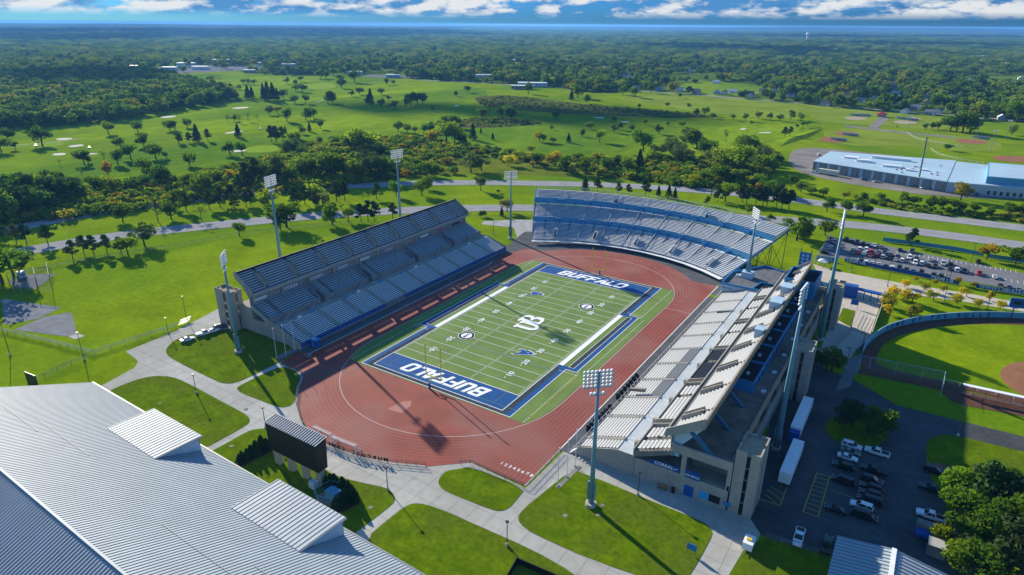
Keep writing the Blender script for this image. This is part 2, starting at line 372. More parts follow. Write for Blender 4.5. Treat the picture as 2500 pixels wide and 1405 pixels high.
sheet('meadow', [(-313.7, 725.6), (-269.1, 876.4), (-182.63, 852.6), (-97.34, 844.4), (-6.35, 811.5), (-39.41, 712.4), (-40.55, 646.1), (-96.83, 627.8), (-203.3, 667.3)], 0.06, mat('meadow_grass', (0.17,0.24,0.02), 0.95, 0.2, 0.02, c2=(0.22,0.28,0.03)), 1)
sheet('reed_bed', [(-486.6, 626), (-451, 682.8), (-322.2, 639.3), (-222.6, 631), (-115.09, 623.8), (-134.76, 578.1), (-217.6, 545.1), (-299.9, 523.2), (-394.4, 527.4)], 0.10, mat('reeds', (0.085,0.10,0.03), 0.95, 0.3, 0.05, detail=9), 1)
sheet('reed_bed', [(-361.7, 373.5), (-342.1, 437.2), (-300.1, 458.9), (-252.9, 451.7), (-269.3, 394.9), (-310.7, 358.2)], 0.10, MATS['reeds'], 1)
for i, P in enumerate([[(-606.4, 998.3), (-575.6, 1079.7), (-485.2, 1013.6), (-478.2, 901.4), (-528.6, 884.8)], [(-215.2, 835.9), (-325.5, 1029.7), (-265.7, 1134), (-144.73, 1062.6), (-142.94, 913.2)], [(-1216.9, 602.8), (-1195.4, 680), (-1073.1, 632.8), (-1074.2, 556)]]):
    sheet('far_lawn', P, 0.06, M_golf, 1)
for P in ([(-659.8, 301.3), (-647.2, 320.9), (-637.6, 349.3), (-619.8, 340.9), (-624.8, 316.6), (-637.4, 297.5)], ):
    pass
BUNK = [[(-644.5, 333.4), (-638, 354.5), (-624.6, 342.7), (-631.5, 327.1)], [(-634.9, 234.4), (-633.4, 253.2), (-617.7, 242.5), (-623.7, 229.7)], [(-568.7, 96.36), (-561.6, 107.06), (-551.1, 103.19), (-555.2, 92.01)], [(-518.8, 83.76), (-516.7, 95.42), (-507.3, 91.9), (-509, 80.84)], [(-474.3, 205.1), (-473.8, 225), (-464.7, 218.4), (-467, 200.9)],
        [(-67.26, 528.5), (-62.37, 535.5), (-60.05, 526.6), (-64.19, 520.2)], [(-45.26, 513.4), (-34.24, 524.6), (-33, 515.6), (-43.22, 508.3)], [(-233.2, 520.3), (-222.3, 528.2), (-217.6, 518.4), (-229.6, 514.1)], [(-192.97, 506.8), (-184.36, 512.9), (-180.36, 503.8), (-189.85, 500.9)], [(-436.3, 519.4), (-434, 526.9), (-425.5, 515.8), (-427.4, 508.8)],
        [(-385.9, 148.24), (-379.8, 159.61), (-372.7, 155.2), (-378.3, 144.41)], [(-490.7, 59), (-485.8, 66.9), (-475.8, 62.92), (-480.4, 55.35)], [(-481.7, 69.71), (-462.5, 80.99), (-457.5, 77.86), (-473.4, 66.74)]]
for P in BUNK: sheet('sand_bunker', P, 0.16, M_sand, 2)
for P in ([(-386.5, 164.53), (-388.8, 182.95), (-367.5, 187.76), (-351.1, 170.33), (-358.7, 155.88), (-371.4, 151.5)], [(-56.49, 525.7), (-46.71, 553.9), (-33.23, 549.3), (-36.27, 526.5), (-50.1, 516.6)], [(-820.6, 597.4), (-852, 681), (-748.4, 613.3), (-736.3, 550)], [(-551.1, 73.69), (-549.9, 93.02), (-522.4, 83.76), (-526.3, 66.25)]):
    sheet('putting_green', P, 0.12, M_green, 2)
struct('cart_path', MB().strip(smooth_line([(-561, 54.13), (-555.1, 65.78), (-549.4, 82.73), (-547.8, 111.14)]), 2.0, 0.15), M_conc)
struct('cart_path', MB().strip(smooth_line([(-606.9, 435.7), (-615.7, 454.4), (-629.5, 470.4)]), 2.0, 0.15), M_conc)
# two carriageways of the parkway with their far path
ROAD_A = smooth_line([(-241.1, -92.28), (-239.1, -74.43), (-233.4, -51.03), (-225, -26.21), (-210.1, -2.35), (-193.63, 22.67), (-175.34, 48.84), (-153.35, 74.17), (-127.15, 100.68), (-101.23, 121.7), (-81.41, 135.26), (-39.64, 158.28), (3.47, 174.9), (34.74, 186.01), (64.55, 198.44), (88.12, 205), (121.97, 210.1), (156.55, 211.4), (178.75, 211.4)])
ROAD_B = smooth_line([(-281.2, -78.84), (-281.8, -58), (-281.5, -35.24), (-278.3, -6.91), (-267.3, 20.55), (-258.6, 47.01), (-242.1, 76.57), (-219.8, 104.3), (-201.2, 122.87), (-180.59, 144.36), (-150.28, 168.25), (-114.62, 189.86), (-78.58, 210.3), (-41.13, 225.9), (-3.42, 236.6), (33.2, 243.4), (57.22, 242.7), (90.5, 242.8), (130.73, 246.4), (162.12, 248.8), (182.78, 249.6)])
for ln in (ROAD_A, ROAD_B):
    r = struct('road', MB().strip(ln, 14.5, 0.12), M_road)
    for off in (-4.6, 4.6):
        q = []
        for i in range(len(ln)):
            a, b = ln[max(0,i-1)], ln[min(len(ln)-1,i+1)]; l = math.hypot(b[0]-a[0], b[1]-a[1]) or 1
            q.append((ln[i][0]-(b[1]-a[1])/l*off, ln[i][1]+(b[0]-a[0])/l*off))
        MB().strip(q, 0.18, 0.15).build('edge_line', M_wline, r)
    d = MB(); acc = 0.0
    for a, b in zip(ln, ln[1:]):
        l = math.hypot(b[0]-a[0], b[1]-a[1]); t = 0.0
        while t < l:
            if (acc+t) % 12 < 4:
                u = min(l, t+1.0)/l; v = t/l
                d.strip([(a[0]+(b[0]-a[0])*v, a[1]+(b[1]-a[1])*v), (a[0]+(b[0]-a[0])*u, a[1]+(b[1]-a[1])*u)], 0.2, 0.15)
            t += 1.0
        acc += l
    tag(d.build('lane_dashes', M_wline, r), kind='stuff')
struct('path', MB().strip(smooth_line([(-311.4, -26.32), (-315.8, -6.76), (-316.2, 12.53), (-314.4, 24.2), (-313.6, 39.73), (-308.3, 53.39), (-306.1, 66.76)]), 3.0, 0.14), M_conc)
struct('road', MB().strip(smooth_line([(-747.3, 810), (-593.8, 834.6), (-499.4, 822.5), (-320.4, 864), (-221.4, 854.6), (-94.83, 832.9), (13.69, 809.2), (106.22, 798.4), (210, 784.1)]), 11, 0.14), M_road)
# gravel track and asphalt around the end stand
sheet('service_yard', [(-51.93, 61.3), (-58.18, 81.95), (-68.7, 95.59), (-86.58, 90.82), (-88.85, 95.93), (-75.44, 108.96), (-67.42, 114.43), (-43.82, 75.77)], 0.035, mat('gravel', (0.34,0.335,0.34), 0.95, 0.2, 0.25))
APRON = [(-53,58),(-56,74),(-60,92),(-45,104),(-20,112),(20,112),(50,100),(66,92),(60,62),(47,62),(20,60),(-20,60)]
sheet('stand_apron', APRON, 0.06, mat('apron_asphalt', (0.10,0.105,0.11), 0.92, 0.2, 0.2))
sheet('side_apron', [(46,-62),(51.6,-62),(51.6,59),(46,59)], 0.055, MATS['apron_asphalt'])
sheet('side_apron', [(-46,-62),(-51.6,-62),(-51.6,57),(-46,57)], 0.055, MATS['apron_asphalt'])
sheet('service_road', [(62,88),(72,103),(95,110),(102,101),(101,92),(86,86),(82,62),(66,62)], 0.045, M_asphl)

# plaza: one concrete sheet, lawns laid on it with a low edge
PLAZA = [(-81.7, -111.74), (-81.99, -108), (-84.5, -97.68), (-87.05, -95.23), (-89.35, -94.48), (-97.47, -93.48), (-98.33, -76.02), (-103.3, -55.57), (-97.1, -52.79), (-80.14, -59.48), (-50.92, -61.05), (-44.89, -55.27), (-23.72, -57.86), (15.01, -82.87), (30.88, -78.35), (47.12, -79.14), (47.95, -52.54), (50.9, -61.36), (66.02, -60.96), (78.28, -60.8), (90.07, -60.66), (93.35, -60.66), (96.36, -64.15), (96.4, -66.4), (94.66, -70.97), (94.03, -78.49), (93.58, -88.12), (46.65, -118.96), (21.98, -114.02), (-27.51, -112.02), (-70.75, -113.28)]
sheet('plaza', PLAZA, 0.04, M_conc)
# joints of the concrete slabs
jt = MB()
def clip_line(a, b, P, n=160):
    out = []; run = []
    for i in range(n+1):
        p = (a[0]+(b[0]-a[0])*i/n, a[1]+(b[1]-a[1])*i/n)
        if inpoly(p[0], p[1], P): run.append(p)
        else:
            if len(run) > 1: out.append((run[0], run[-1]))
            run = []
    if len(run) > 1: out.append((run[0], run[-1]))
    return out
for k in range(-26, 30):
    for a, b in clip_line((k*4.6,-135), (k*4.6,-55), PLAZA): jt.strip([a,b], 0.07, 0.052)
for k in range(0, 18):
    for a, b in clip_line((-110,-132+k*4.6), (100,-132+k*4.6), PLAZA): jt.strip([a,b], 0.07, 0.056)
LAWNS = [[(-86.77, -86.34), (-89.54, -83.98), (-91.9, -80.1), (-92.11, -76.12), (-90.62, -72.81), (-85.61, -65.94), (-80.14, -59.48), (-50.69, -61.25), (-49.86, -69.49), (-49.93, -77.17), (-49.82, -83.13), (-50.37, -86.41), (-52.58, -88.45), (-56.62, -88.82), (-75.28, -88.36), (-82.78, -87.77)],
 [(-47.2, -88.26), (-47.81, -86.99), (-47.94, -84.51), (-48.01, -78.64), (-47.24, -71.3), (-38.65, -71.81), (-33.16, -77.54), (-27.78, -82.95), (-26.57, -85.25), (-27.17, -87.17), (-29.41, -88.15), (-35.26, -88.43), (-43.72, -88.99)],
 [(-76.87, -109.91), (-77.09, -105.31), (-76.36, -100.18), (-73.7, -96.63), (-69.39, -94.66), (-63.8, -94.18), (-46.85, -94.81), (-35.16, -95.22), (-31.66, -95.57), (-29.43, -96.71), (-28.5, -98.43), (-28.46, -103.8), (-28.44, -111.41), (-38.03, -115.9), (-66.58, -114.32)],
 [(-26.33, -112.24), (-25.84, -107.42), (-26.02, -100.63), (-24.96, -98.14), (-22.51, -96.29), (-17.98, -95.31), (-9.54, -97.05), (-0.88, -99.35), (5.14, -100.27), (9.46, -99.78), (15.78, -98.1), (19.77, -96.85), (22.37, -97.19), (24.42, -98.34), (25.19, -100.12), (24.96, -106.2), (24.63, -111.7), (23.73, -115.65), (-9.09, -117.45)],
 [(27.71, -111.08), (27.74, -104.06), (27.89, -99.62), (28.67, -97.34), (31.38, -96.04), (36.69, -95.39), (43.26, -95.19), (58.4, -94.58), (68.31, -95.41), (72.81, -97.25), (54.09, -116.23), (34.92, -119.8)],
 [(29.06, -88.97), (27.96, -86.84), (27.83, -84.17), (29.91, -82.04), (31.83, -79.64), (47.19, -79.27), (47.5, -83.45), (47.66, -86.58), (46.8, -88.57), (44.69, -89.49), (34.89, -90.11), (31.31, -90.1)],
 [(50.86, -88.37), (50.42, -86.34), (50.8, -82.09), (52.9, -66.85), (56.54, -67.04), (61.81, -66.81), (70.18, -67.15), (77.99, -67.21), (83.58, -67.25), (86.26, -67.74), (87.78, -69.23), (88.01, -71.37), (87.76, -82.37), (87.21, -86.01), (84.87, -88.14), (70.25, -90.34), (55.98, -90.61), (52.38, -89.78)],
 [(94.18, -79.01), (94.81, -71.55), (96.52, -66.88), (98.42, -64.36), (110.54, -62.78), (111.45, -71.84), (95.32, -83.6)]]
for i, P in enumerate(LAWNS): struct('lawn', MB().prism(smooth_poly(P, 1), 0.02, 0.10), M_lawn2)
tag(jt.build('paving_joints', M_concd), kind='structure')

# right-hand lots
LOT = [(93.46, -60.74), (96.36, -64.15), (98.45, -64.49), (110.54, -62.78), (131.15, -56.51), (139.49, -60.13), (138.91, -38.4), (129.26, -32.76), (124.82, -18.18), (124.49, -10.45), (126.84, -5.74), (146.91, 1.33), (147.48, 10.72), (116.38, 9.6), (103.53, 19.13), (95.07, 21.19), (94.13, 27.06), (86.34, 28.69), (86.03, 0.25), (91.7, -50.92)]
sheet('parking_lot', LOT, 0.04, M_asph)
for P in ([(100.59, -11.96), (101.78, -7.59), (105.83, -3.2), (111.28, -1.78), (115.03, -4.72), (115.94, -9.73), (114.48, -14.56), (111.12, -18.46), (105.57, -19.83), (102.02, -17.17)], [(124.05, -8.65), (125.38, -3.04), (128.5, 0.8), (136.64, 1.81), (150.29, 2.56), (148.82, -16.59), (136.3, -21.48), (130.64, -20.82), (125.42, -15.85)]):
    struct('lawn', MB().prism(smooth_poly(P, 2), 0.02, 0.14), M_lawn2)
sheet('paving_strip', [(125.85, -15.57), (130.56, -14.96), (130.19, -18.39), (125.71, -18.73)], 0.16, mat('brick_paving', (0.25,0.10,0.08), 0.9, 0.15, 1))
sheet('lower_walk', [(100.48, 8.44), (100.67, 23.34), (100.09, 29.38), (103.43, 39.39), (105.01, 38.36), (104.11, 25.63), (103.7, 13.4)], 0.05, M_asphl)
# gate forecourt, steps and ramp at the far right of the east stand
sheet('forecourt', [(74.33, 123.68), (84.31, 119.55), (109.71, 118.89), (131.46, 120.99), (154.27, 121.22), (153.68, 111.48), (130.16, 109.93), (104.85, 104.71), (104.7, 90.41), (104.54, 51.73), (100.77, 31.49), (92.01, 32.47), (91.24, 71.96)], 0.06, mat('paver_tan', (0.47,0.42,0.35), 0.9, 0.1, 0.3))
struct('lawn', MB().prism([(93.11, 76.92), (97.47, 76.13), (98.2, 59.3), (93.16, 63.48)], 0.02, 0.12), M_lawn2)
sheet('car_park', [(75.38, 127.7), (75.08, 169.84), (82.81, 175.91), (98.86, 172.36), (123.09, 168.12), (156.8, 162.24), (155.34, 138.61), (129.9, 136.46), (105.15, 137.99), (81.34, 139.93)], 0.05, M_asphl)
# lower-left throwing sectors
for P in ([(-177.19, -97.6), (-177.01, -95.07), (-153.1, -87.56), (-151.15, -91.24), (-148.98, -97.63), (-153.19, -106.27)], [(-145.7, -106.08), (-147.55, -100.86), (-148.88, -94.99), (-145.28, -87.76), (-127.97, -94.24), (-121.85, -96.35), (-125.53, -98.81)], [(-198.73, -87.35), (-202.4, -79.56), (-193.42, -71.15), (-181.18, -84.21), (-189.62, -87.76)]):
    sheet('throwing_sector', P, 0.05, mat('cinder', (0.20,0.205,0.21), 0.95, 0.2, 0.2, detail=8))
for P in ([(-124.73, -98.27), (-124.42, -95.39), (-120.33, -94.96), (-120.36, -98.36)], [(-178.29, -97.85), (-179.94, -95.57), (-176.23, -94.54), (-173.73, -97.18)]): sheet('throwing_circle', P, 0.08, M_conc)
# softball ground
WARN = [(104.14, 36.42), (104.68, 48.09), (107.33, 62.16), (112.86, 74.1), (122.69, 86.28), (132.9, 95.33), (143.19, 101.77), (155.92, 108.08), (150.33, 27.05), (144.87, 29.8), (135.04, 30.56), (125.75, 29.49), (105.14, 24.76)]
sheet('warning_track', WARN, 0.05, M_warn)
sheet('outfield', smooth_poly([(108.16, 40.46), (109.51, 52.06), (113.68, 62.45), (123.05, 75.91), (132.92, 85.4), (142.91, 92.5), (157.73, 99.91), (152.46, 30.97), (147.09, 35.82), (125.66, 32.36), (108.76, 31.9)],1), 0.08, M_lawn)
sheet('infield', smooth_poly([(141.56, 48.37), (143.04, 54.72), (145.7, 59.42), (149.61, 62.68), (155.17, 66.38), (152.77, 35.05), (147.09, 35.82), (143.53, 39.86), (141.94, 43.77)],1), 0.11, M_dirt)
# construction site ground and the ball fields behind
sheet('site_yard', smooth_poly([(15.11, 362.1), (6.46, 409.3), (7.54, 441.4), (25.63, 454.1), (55.49, 450.7), (115.59, 448.3), (178.71, 438.3), (171.19, 329.3), (119.46, 303.9), (72.09, 308.2), (41.29, 322.6), (28.07, 333.8)],1), 0.10, M_bare)
for P in ([(12.12, 504.4), (17.75, 526.4), (28.53, 527.9), (40.22, 515.5), (33.33, 493.7), (20.3, 487.3)], [(18.91, 555.8), (25.89, 574.1), (37.91, 569.3), (44.13, 557.5), (37.41, 543.4), (24.87, 540.7)], [(122.25, 573.5), (128.74, 589.8), (145.22, 589.7), (151.34, 574.2), (138.47, 556.9), (127.32, 557.3)], [(147.94, 485.8), (155.43, 502.2), (178.12, 509.1), (178.97, 480.2), (157.12, 469)]):
    sheet('ball_diamond', smooth_poly(P,2), 0.16, M_dirt)
for P in ([(9.16, 690.8), (18.47, 711.2), (34.14, 708.9), (32.81, 681.7), (16.61, 674.3)], [(60.55, 689), (68.27, 707.2), (87.09, 699.9), (82.38, 676.5), (66.95, 669.3)], [(11.05, 734.2), (24.73, 754), (38.05, 734.6), (29.16, 714.3)], [(65.2, 726.8), (76.14, 748.3), (89.46, 735.4), (82.11, 717.2)]):
    sheet('ball_diamond', smooth_poly(P,2), 0.16, mat('infield_tan', (0.36,0.29,0.22), 0.95))
sheet('ball_field_grass', smooth_poly([(-30.53, 689.7), (-31.41, 749.1), (5.36, 797.5), (45.14, 778.9), (115.38, 767.5), (121.14, 652.3), (73.53, 632.6), (37.44, 640.4), (-2.79, 631.2)],1), 0.10, MATS['meadow_grass'])
sheet('ball_field_grass', smooth_poly([(6.85, 547.2), (18.33, 600.4), (44.88, 608.5), (86.52, 603.8), (158.66, 608), (158.98, 523.2), (123.18, 507.7), (82.21, 509.3), (36.41, 471.9)],1), 0.10, MATS['meadow_grass'])
sheet('ball_field_plaza', [(43.08, 618.1), (45.06, 730.4), (55.86, 715.6), (52.42, 610.3)], 0.18, M_bare)
sheet('ball_field_path', [(19.19, 623.4), (75.4, 606), (121.87, 600.1), (122.04, 588.1), (76.3, 593.3), (21.06, 609.7)], 0.17, M_bare)
struct('berm', MB().add([(x,y,0.1) for x,y in [(-18.67, 465.4), (-3.99, 542.8), (0.2, 587.4), (5.89, 577.2), (5.14, 523.6), (-7.89, 440.7)]]+[(x,y,1.8) for x,y in [(-7.62, 481), (0, 529.4)]], [(0,1,6),(1,7,6),(1,2,7),(2,3,7),(3,4,7),(4,7,6),(4,5,6),(5,0,6)]), M_golf)

# distant hills on the horizon
def hills():
    mb = MB(); az0, az1, n = -25, 95, 90
    rows = []
    for j, (d, hs) in enumerate(((15000, 0.0), (17500, 0.75), (20000, 1.0), (24000, 0.8))):
        r = []
        for i in range(n+1):
            a = R_(az0+(az1-az0)*i/n)     # to the left of +Y
            h = 62+26*math.sin(a*5.1+1.0)+12*math.sin(a*13+0.4)+7*math.sin(a*29+j)
            h *= 0.62+0.55*max(0, min(1, (math.degrees(a)+5 < 45)*1.0))*0.6
            r.append((110-d*math.sin(a), -184+d*math.cos(a), -2+max(8, h)*hs))
        rows.append(r)
    vs = [p for r in rows for p in r]; m = n+1
    mb.add(vs, [(j*m+i, (j+1)*m+i, (j+1)*m+i+1, j*m+i+1) for j in range(len(rows)-1) for i in range(n)])
    return mb
struct('hills', hills(), mat('hill_woods', (0.035,0.055,0.03), 0.95, 0.3, 0.002))

# ================================================================ running track and football field
def arcn(r, n=28, c=42.2): return arc(0, c, r, 39, 141, n)
track_out = ([(46.6,-78.5),(46.6,72.5),(35.6,71.6)] + arc(0,42.2,46.4,40,140,30)[1:-1] + [(-35.6,71.6),(-45,69),(-48.2,57),(-47.9,44.5),(-46.6,40),(-46.6,-62),(-51,-62.2),(-49.4,-70.8),(-38,-71.4)]
   + [(-36.8,-72.7),(-32.2,-78.3),(-26.5,-83.9),(-17.9,-89.3),(-10.4,-92.3),(-3.5,-93),(6.9,-91.9),(15.3,-89.2),(22.7,-85.7),(30.9,-78.3)])
track = struct('running_track', MB().sheet(track_out, 0.08), M_track)
def oval(r, n=24):
    return arc(0,42.2,r,0,180,n)+arc(0,-42.2,r,180,360,n)
for k in range(9):
    MB().strip(oval(36.5+1.22*k), 0.10 if k else 0.18, 0.10, closed=True).build('lane_line' if k else 'track_kerb', M_lane if k else M_kerb, track)
for k in range(1, 9):
    MB().strip([(36.5+1.22*k, -42), (36.5+1.22*k, -78)], 0.10, 0.102).build('lane_line', M_lane, track)
for k in range(8):
    place_text('lane_number', str(k+1), M_wline, track, (45.9-1.22*(7-k)-0.0, -74.5, 0.11), (1,0,0), (0,1,0), size=1.5, bold=0.02)
MB().strip([(46.55,-78.4),(46.55,72.4)], 0.25, 0.104).build('edge_line', M_wline, track)
MB().strip([(-46.55,-62),(-46.55,40),(-47.9,45)], 0.2, 0.104).build('edge_line', M_wline, track)
for (x, y, w, h, a) in ((7.0,-65.5,6.0,3.4,0.0),): 
    MB().sheet([(-2.78, -72), (-1.71, -66.43), (-0.01, -65.04), (1.61, -67.07), (1.94, -71.35)], 0.10).build('landing_sector', M_trackl, track)
for i, (cx, cy) in enumerate([(22.63, -62.45), (24.51, -62.61), (26.27, -62.83), (28, -63.05), (-6.34, -63.89), (-22.27, -58.45), (-19.95, -59.06), (-18.02, -59.3)]):
    q = MB(); 
    for dx in (-0.5, 0.5): q.strip([(cx+dx, cy-2.2), (cx+dx, cy+2.2)], 0.08, 0.104)
    q.strip([(cx-0.5, cy+2.2), (cx+0.5, cy+2.2)], 0.08, 0.104); q.build('runway_mark', M_lane, track)
marks = MB()
for k in range(26):
    a = R_(-75+k*7.0); rr = 37.4+1.22*(k % 8); y0 = 42.2
    x, y = rr*math.cos(a+R_(70)), y0+rr*math.sin(a+R_(70))
    if y > 42: marks.box(x-0.5, x+0.5, y-0.25, y+0.25, 0.10, 0.106)
for k in range(8): marks.box(37.0+1.22*k-0.3, 37.0+1.22*k+0.5, 38.2, 39.2, 0.10, 0.106)
tag(marks.build('lane_marks', M_lane, track), kind='stuff')

TURF = []
for p in oval(36.2, 40):
    if abs(p[1]) <= 57: TURF.append(p)
def clip_turf():
    x57 = math.sqrt(36.2**2-(57-42.2)**2); a = math.degrees(math.asin((57-42.2)/36.2))
    return arc(0,42.2,36.2,0,a,12)+arc(0,42.2,36.2,180-a,180,12)+arc(0,-42.2,36.2,180,180+a,12)+arc(0,-42.2,36.2,360-a,360,12)
field = tag(MB().sheet(clip_turf(), 0.11).build('football_field', M_turf), kind='structure')
Z1, Z2, Z3 = 0.135, 0.16, 0.185
W, Lg, Lf = 24.38, 45.72, 54.86
def rect(name, x0, x1, y0, y1, z, m): return MB().sheet([(x0,y0),(x1,y0),(x1,y1),(x0,y1)], z).build(name, m, field)
for s in (-1, 1):
    a, b = sorted((s*Lg, s*Lf)); rect('end_zone', -W, W, a, b, Z1, M_blue)
    a, b = sorted((s*(Lf+0.05), s*56.5)); rect('border_band', -26.2, 26.2, a, b, Z1, M_char)
    for e in (-1, 1):
        x0, x1 = sorted((s*(W+0.05), s*26.2)); y0, y1 = sorted((e*24.5, e*(Lf+0.05))); rect('border_band', x0, x1, y0, y1, Z1, M_char)
        x0, x1 = sorted((s*26.2, s*28.0)); y0, y1 = sorted((e*24.5, e*56.5)); rect('border_band', x0, x1, y0, y1, Z1, M_blue)
        x0, x1 = sorted((s*(W+0.05), s*31.65)); y0, y1 = sorted((e*22.7, e*24.5)); rect('border_band', x0, x1, y0, y1, Z1, M_blue)
    x0, x1 = sorted((s*29.8, s*31.65)); rect('border_band', x0, x1, -22.7, 22.7, Z1, M_blue)
    x0, x1 = sorted((s*28.0, s*29.8)); rect('border_band', x0, x1, -22.7, 22.7, Z1, M_char)
    x0, x1 = sorted((s*W, s*26.1)); rect('sideline_band', x0, x1, -22.86, 22.86, Z2, M_wline)
def line(name, pts, w, z, m): return MB().strip(pts, w, z).build(name, m, field)
OUTB = []
for sx, sy in ((1,1),(-1,1),(-1,-1),(1,-1)):
    q = [(sx*31.65, sy*24.5), (sx*28.0, sy*24.5), (sx*28.0, sy*56.5)]
    OUTB += q if sx*sy > 0 else q[::-1]
def hard_strip(P, w, z):
    mb = MB()
    for a, b in zip(P, P[1:]+P[:1]):
        if a[0] == b[0]: mb.sheet([(a[0]-w/2, min(a[1],b[1])-w/2), (a[0]+w/2, min(a[1],b[1])-w/2), (a[0]+w/2, max(a[1],b[1])+w/2), (a[0]-w/2, max(a[1],b[1])+w/2)], z)
        else: mb.sheet([(min(a[0],b[0])+w/2, a[1]-w/2), (max(a[0],b[0])-w/2, a[1]-w/2), (max(a[0],b[0])-w/2, a[1]+w/2), (min(a[0],b[0])+w/2, a[1]+w/2)], z+0.004)
    return mb
hard_strip(OUTB, 0.22, Z2).build('outline', M_wline, field)
hard_strip([(W,Lf),(-W,Lf),(-W,-Lf),(W,-Lf)], 0.22, Z2).build('outline', M_wline, field)
for s in (-1, 1):
    line('goal_line', [(-W+.11,s*Lg),(W-.11,s*Lg)], 0.26, Z3, M_wline)
    hard_strip([(s*29.8,22.7),(s*28.0,22.7),(s*28.0,-22.7),(s*29.8,-22.7)], 0.14, Z2).build('outline', M_wline, field)
    line('coach_line', [(s*28.1,-20),(s*36,-20)], 0.12, Z3, M_wline) if False else None
for k in range(-9, 10):
    line('yard_line', [(-W+.11, k*4.572), (W-.11, k*4.572)], 0.17, Z3, M_bluel if abs(k) == 6 else M_wline)
hm = MB()
for k in range(-49, 50):
    if k % 5 == 0: continue
    y = k*0.9144
    for x in (-23.7, 23.7, -6.4, 6.4): hm.sheet([(x-0.42,y-0.07),(x+0.42,y-0.07),(x+0.42,y+0.07),(x-0.42,y+0.07)], Z3)
tag(hm.build('hash_marks', M_wline, field), kind='stuff')
dm = MB()
for s in (-1, 1):
    for k in range(-51, 52):
        y = k*1.1
        x = 34.1 if abs(y) < 24 else 32.4
        dm.sheet([(s*x-0.13,y-0.2),(s*x+0.13,y-0.2),(s*x+0.13,y+0.2),(s*x-0.13,y+0.2)], Z2)
tag(dm.build('restraint_dashes', M_wline, field), kind='stuff')
for s in (-1, 1):
    line('soccer_line', [(s*33.0,-55.5),(s*33.0,-25.5)] if s > 0 else [(-33.0,-55.5),(-33.0,-54.0)], 0.10, Z2+0.004, M_yline)
    for e in (-1, 1): line('restraint_line', [(s*26.3,e*26.2),(s*33,e*26.2)], 0.12, Z3, M_wline)
line('soccer_line', [(-32.8,-52.9),(32.8,-52.9)], 0.10, Z3+0.004, mat('soccer_yellow', (0.20,0.33,0.20), 0.9))
for x in (-20.2, 20.2): line('soccer_line', [(x,-52.8),(x,-37)], 0.10, Z3+0.004, MATS['soccer_yellow'])
line('soccer_line', arc(0,-48,9.1,35,145,16), 0.09, Z3+0.004, mat('soccer_faint', (0.24,0.36,0.14), 0.9))
for k in range(-4, 5):
    n = (5-abs(k))*10; y = k*9.144
    for s in (-1, 1):
        t = str(n)
        for j, ch in enumerate(t):
            off = (j-0.5)*1.75*s
            place_text('numeral', ch, M_wline, field, (s*15.2, y+off, Z3+0.01), (0, s, 0), (-s, 0, 0), size=2.6, bold=0.05, sx=1.15)
        if k:
            d = -1 if k < 0 else 1
            a = y+d*2.3
            MB().sheet([(s*15.2-0.25+s*-.3,a),(s*15.2+0.25+s*-.3,a),(s*15.2+s*-.3,a+d*0.9)], Z3+0.01).build('direction_arrow', M_wline, field)

# end-zone lettering drawn as slanted block capitals on a 4 x 6 cell
GLY = {'B': ([[(0,0),(3.6,0),(4.3,0.7),(4.3,2.5),(3.8,3.0),(4.3,3.5),(4.3,5.3),(3.6,6),(0,6)], [(1.3,1.2),(1.3,2.4),(3.0,2.4),(3.0,1.2)], [(1.3,3.6),(1.3,4.8),(3.0,4.8),(3.0,3.6)]]),
       'U': ([[(0,6),(0,0.8),(0.8,0),(3.4,0),(4.2,0.8),(4.2,6),(2.9,6),(2.9,1.2),(1.3,1.2),(1.3,6)]]),
       'F': ([[(0,0),(1.3,0),(1.3,2.3),(3.4,2.3),(3.4,3.5),(1.3,3.5),(1.3,4.8),(4.0,4.8),(4.0,6),(0,6)]]),
       'A': ([[(0,0),(1.4,0),(1.75,1.3),(3.05,1.3),(3.4,0),(4.8,0),(3.2,6),(1.6,6)], [(2.0,2.4),(2.4,4.2),(2.8,2.4)]]),
       'L': ([[(0,0),(3.7,0),(3.7,1.2),(1.3,1.2),(1.3,6),(0,6)]]),
       'O': ([[(0.8,0),(3.6,0),(4.4,0.8),(4.4,5.2),(3.6,6),(0.8,6),(0,5.2),(0,0.8)], [(1.3,1.2),(1.3,4.8),(3.1,4.8),(3.1,1.2)]])}
def glyph_mesh(loops):
    cu = bpy.data.curves.new('glyph', 'CURVE'); cu.dimensions = '2D'; cu.fill_mode = 'BOTH'
    for lp in loops:
        sp = cu.splines.new('POLY'); sp.points.add(len(lp)-1); sp.use_cyclic_u = True
        for p, (x, y) in zip(sp.points, lp): p.co = (x, y, 0, 1)
    o = bpy.data.objects.new('glyph', cu); col.objects.link(o)
    me = bpy.data.meshes.new_from_object(o.evaluated_get(bpy.context.evaluated_depsgraph_get()))
    bpy.data.objects.remove(o); bpy.data.curves.remove(cu); me.materials.clear()
    return me
ADV = {'B': 4.9, 'U': 4.8, 'F': 4.3, 'A': 4.7, 'L': 4.1, 'O': 4.6}
def endzone_word(cy, s):
    tot = sum(ADV[c] for c in 'BUFFALO'); k = 30.5/tot; x = -tot/2; hy = 5.6/6
    for c in 'BUFFALO':
        me = glyph_mesh(GLY[c])
        me.transform(Matrix(((1,0.28,0,x-0.8),(0,1,0,-3),(0,0,1,0),(0,0,0,1))))
        me.transform(Matrix(((s*k,0,0,0),(0,s*hy,0,cy),(0,0,1,Z2+0.01),(0,0,0,1))))
        link('letter', me, M_wline, field); x += ADV[c]
endzone_word(50.3, 1); endzone_word(-50.3, -1)
def logo(name, loops, m, cx, cy, k, rot, z):
    me = glyph_mesh(loops); c, s = math.cos(R_(rot)), math.sin(R_(rot))
    me.transform(Matrix(((k*c,-k*s,0,cx),(k*s,k*c,0,cy),(0,0,1,z),(0,0,0,1)))); return link(name, me, m, field)
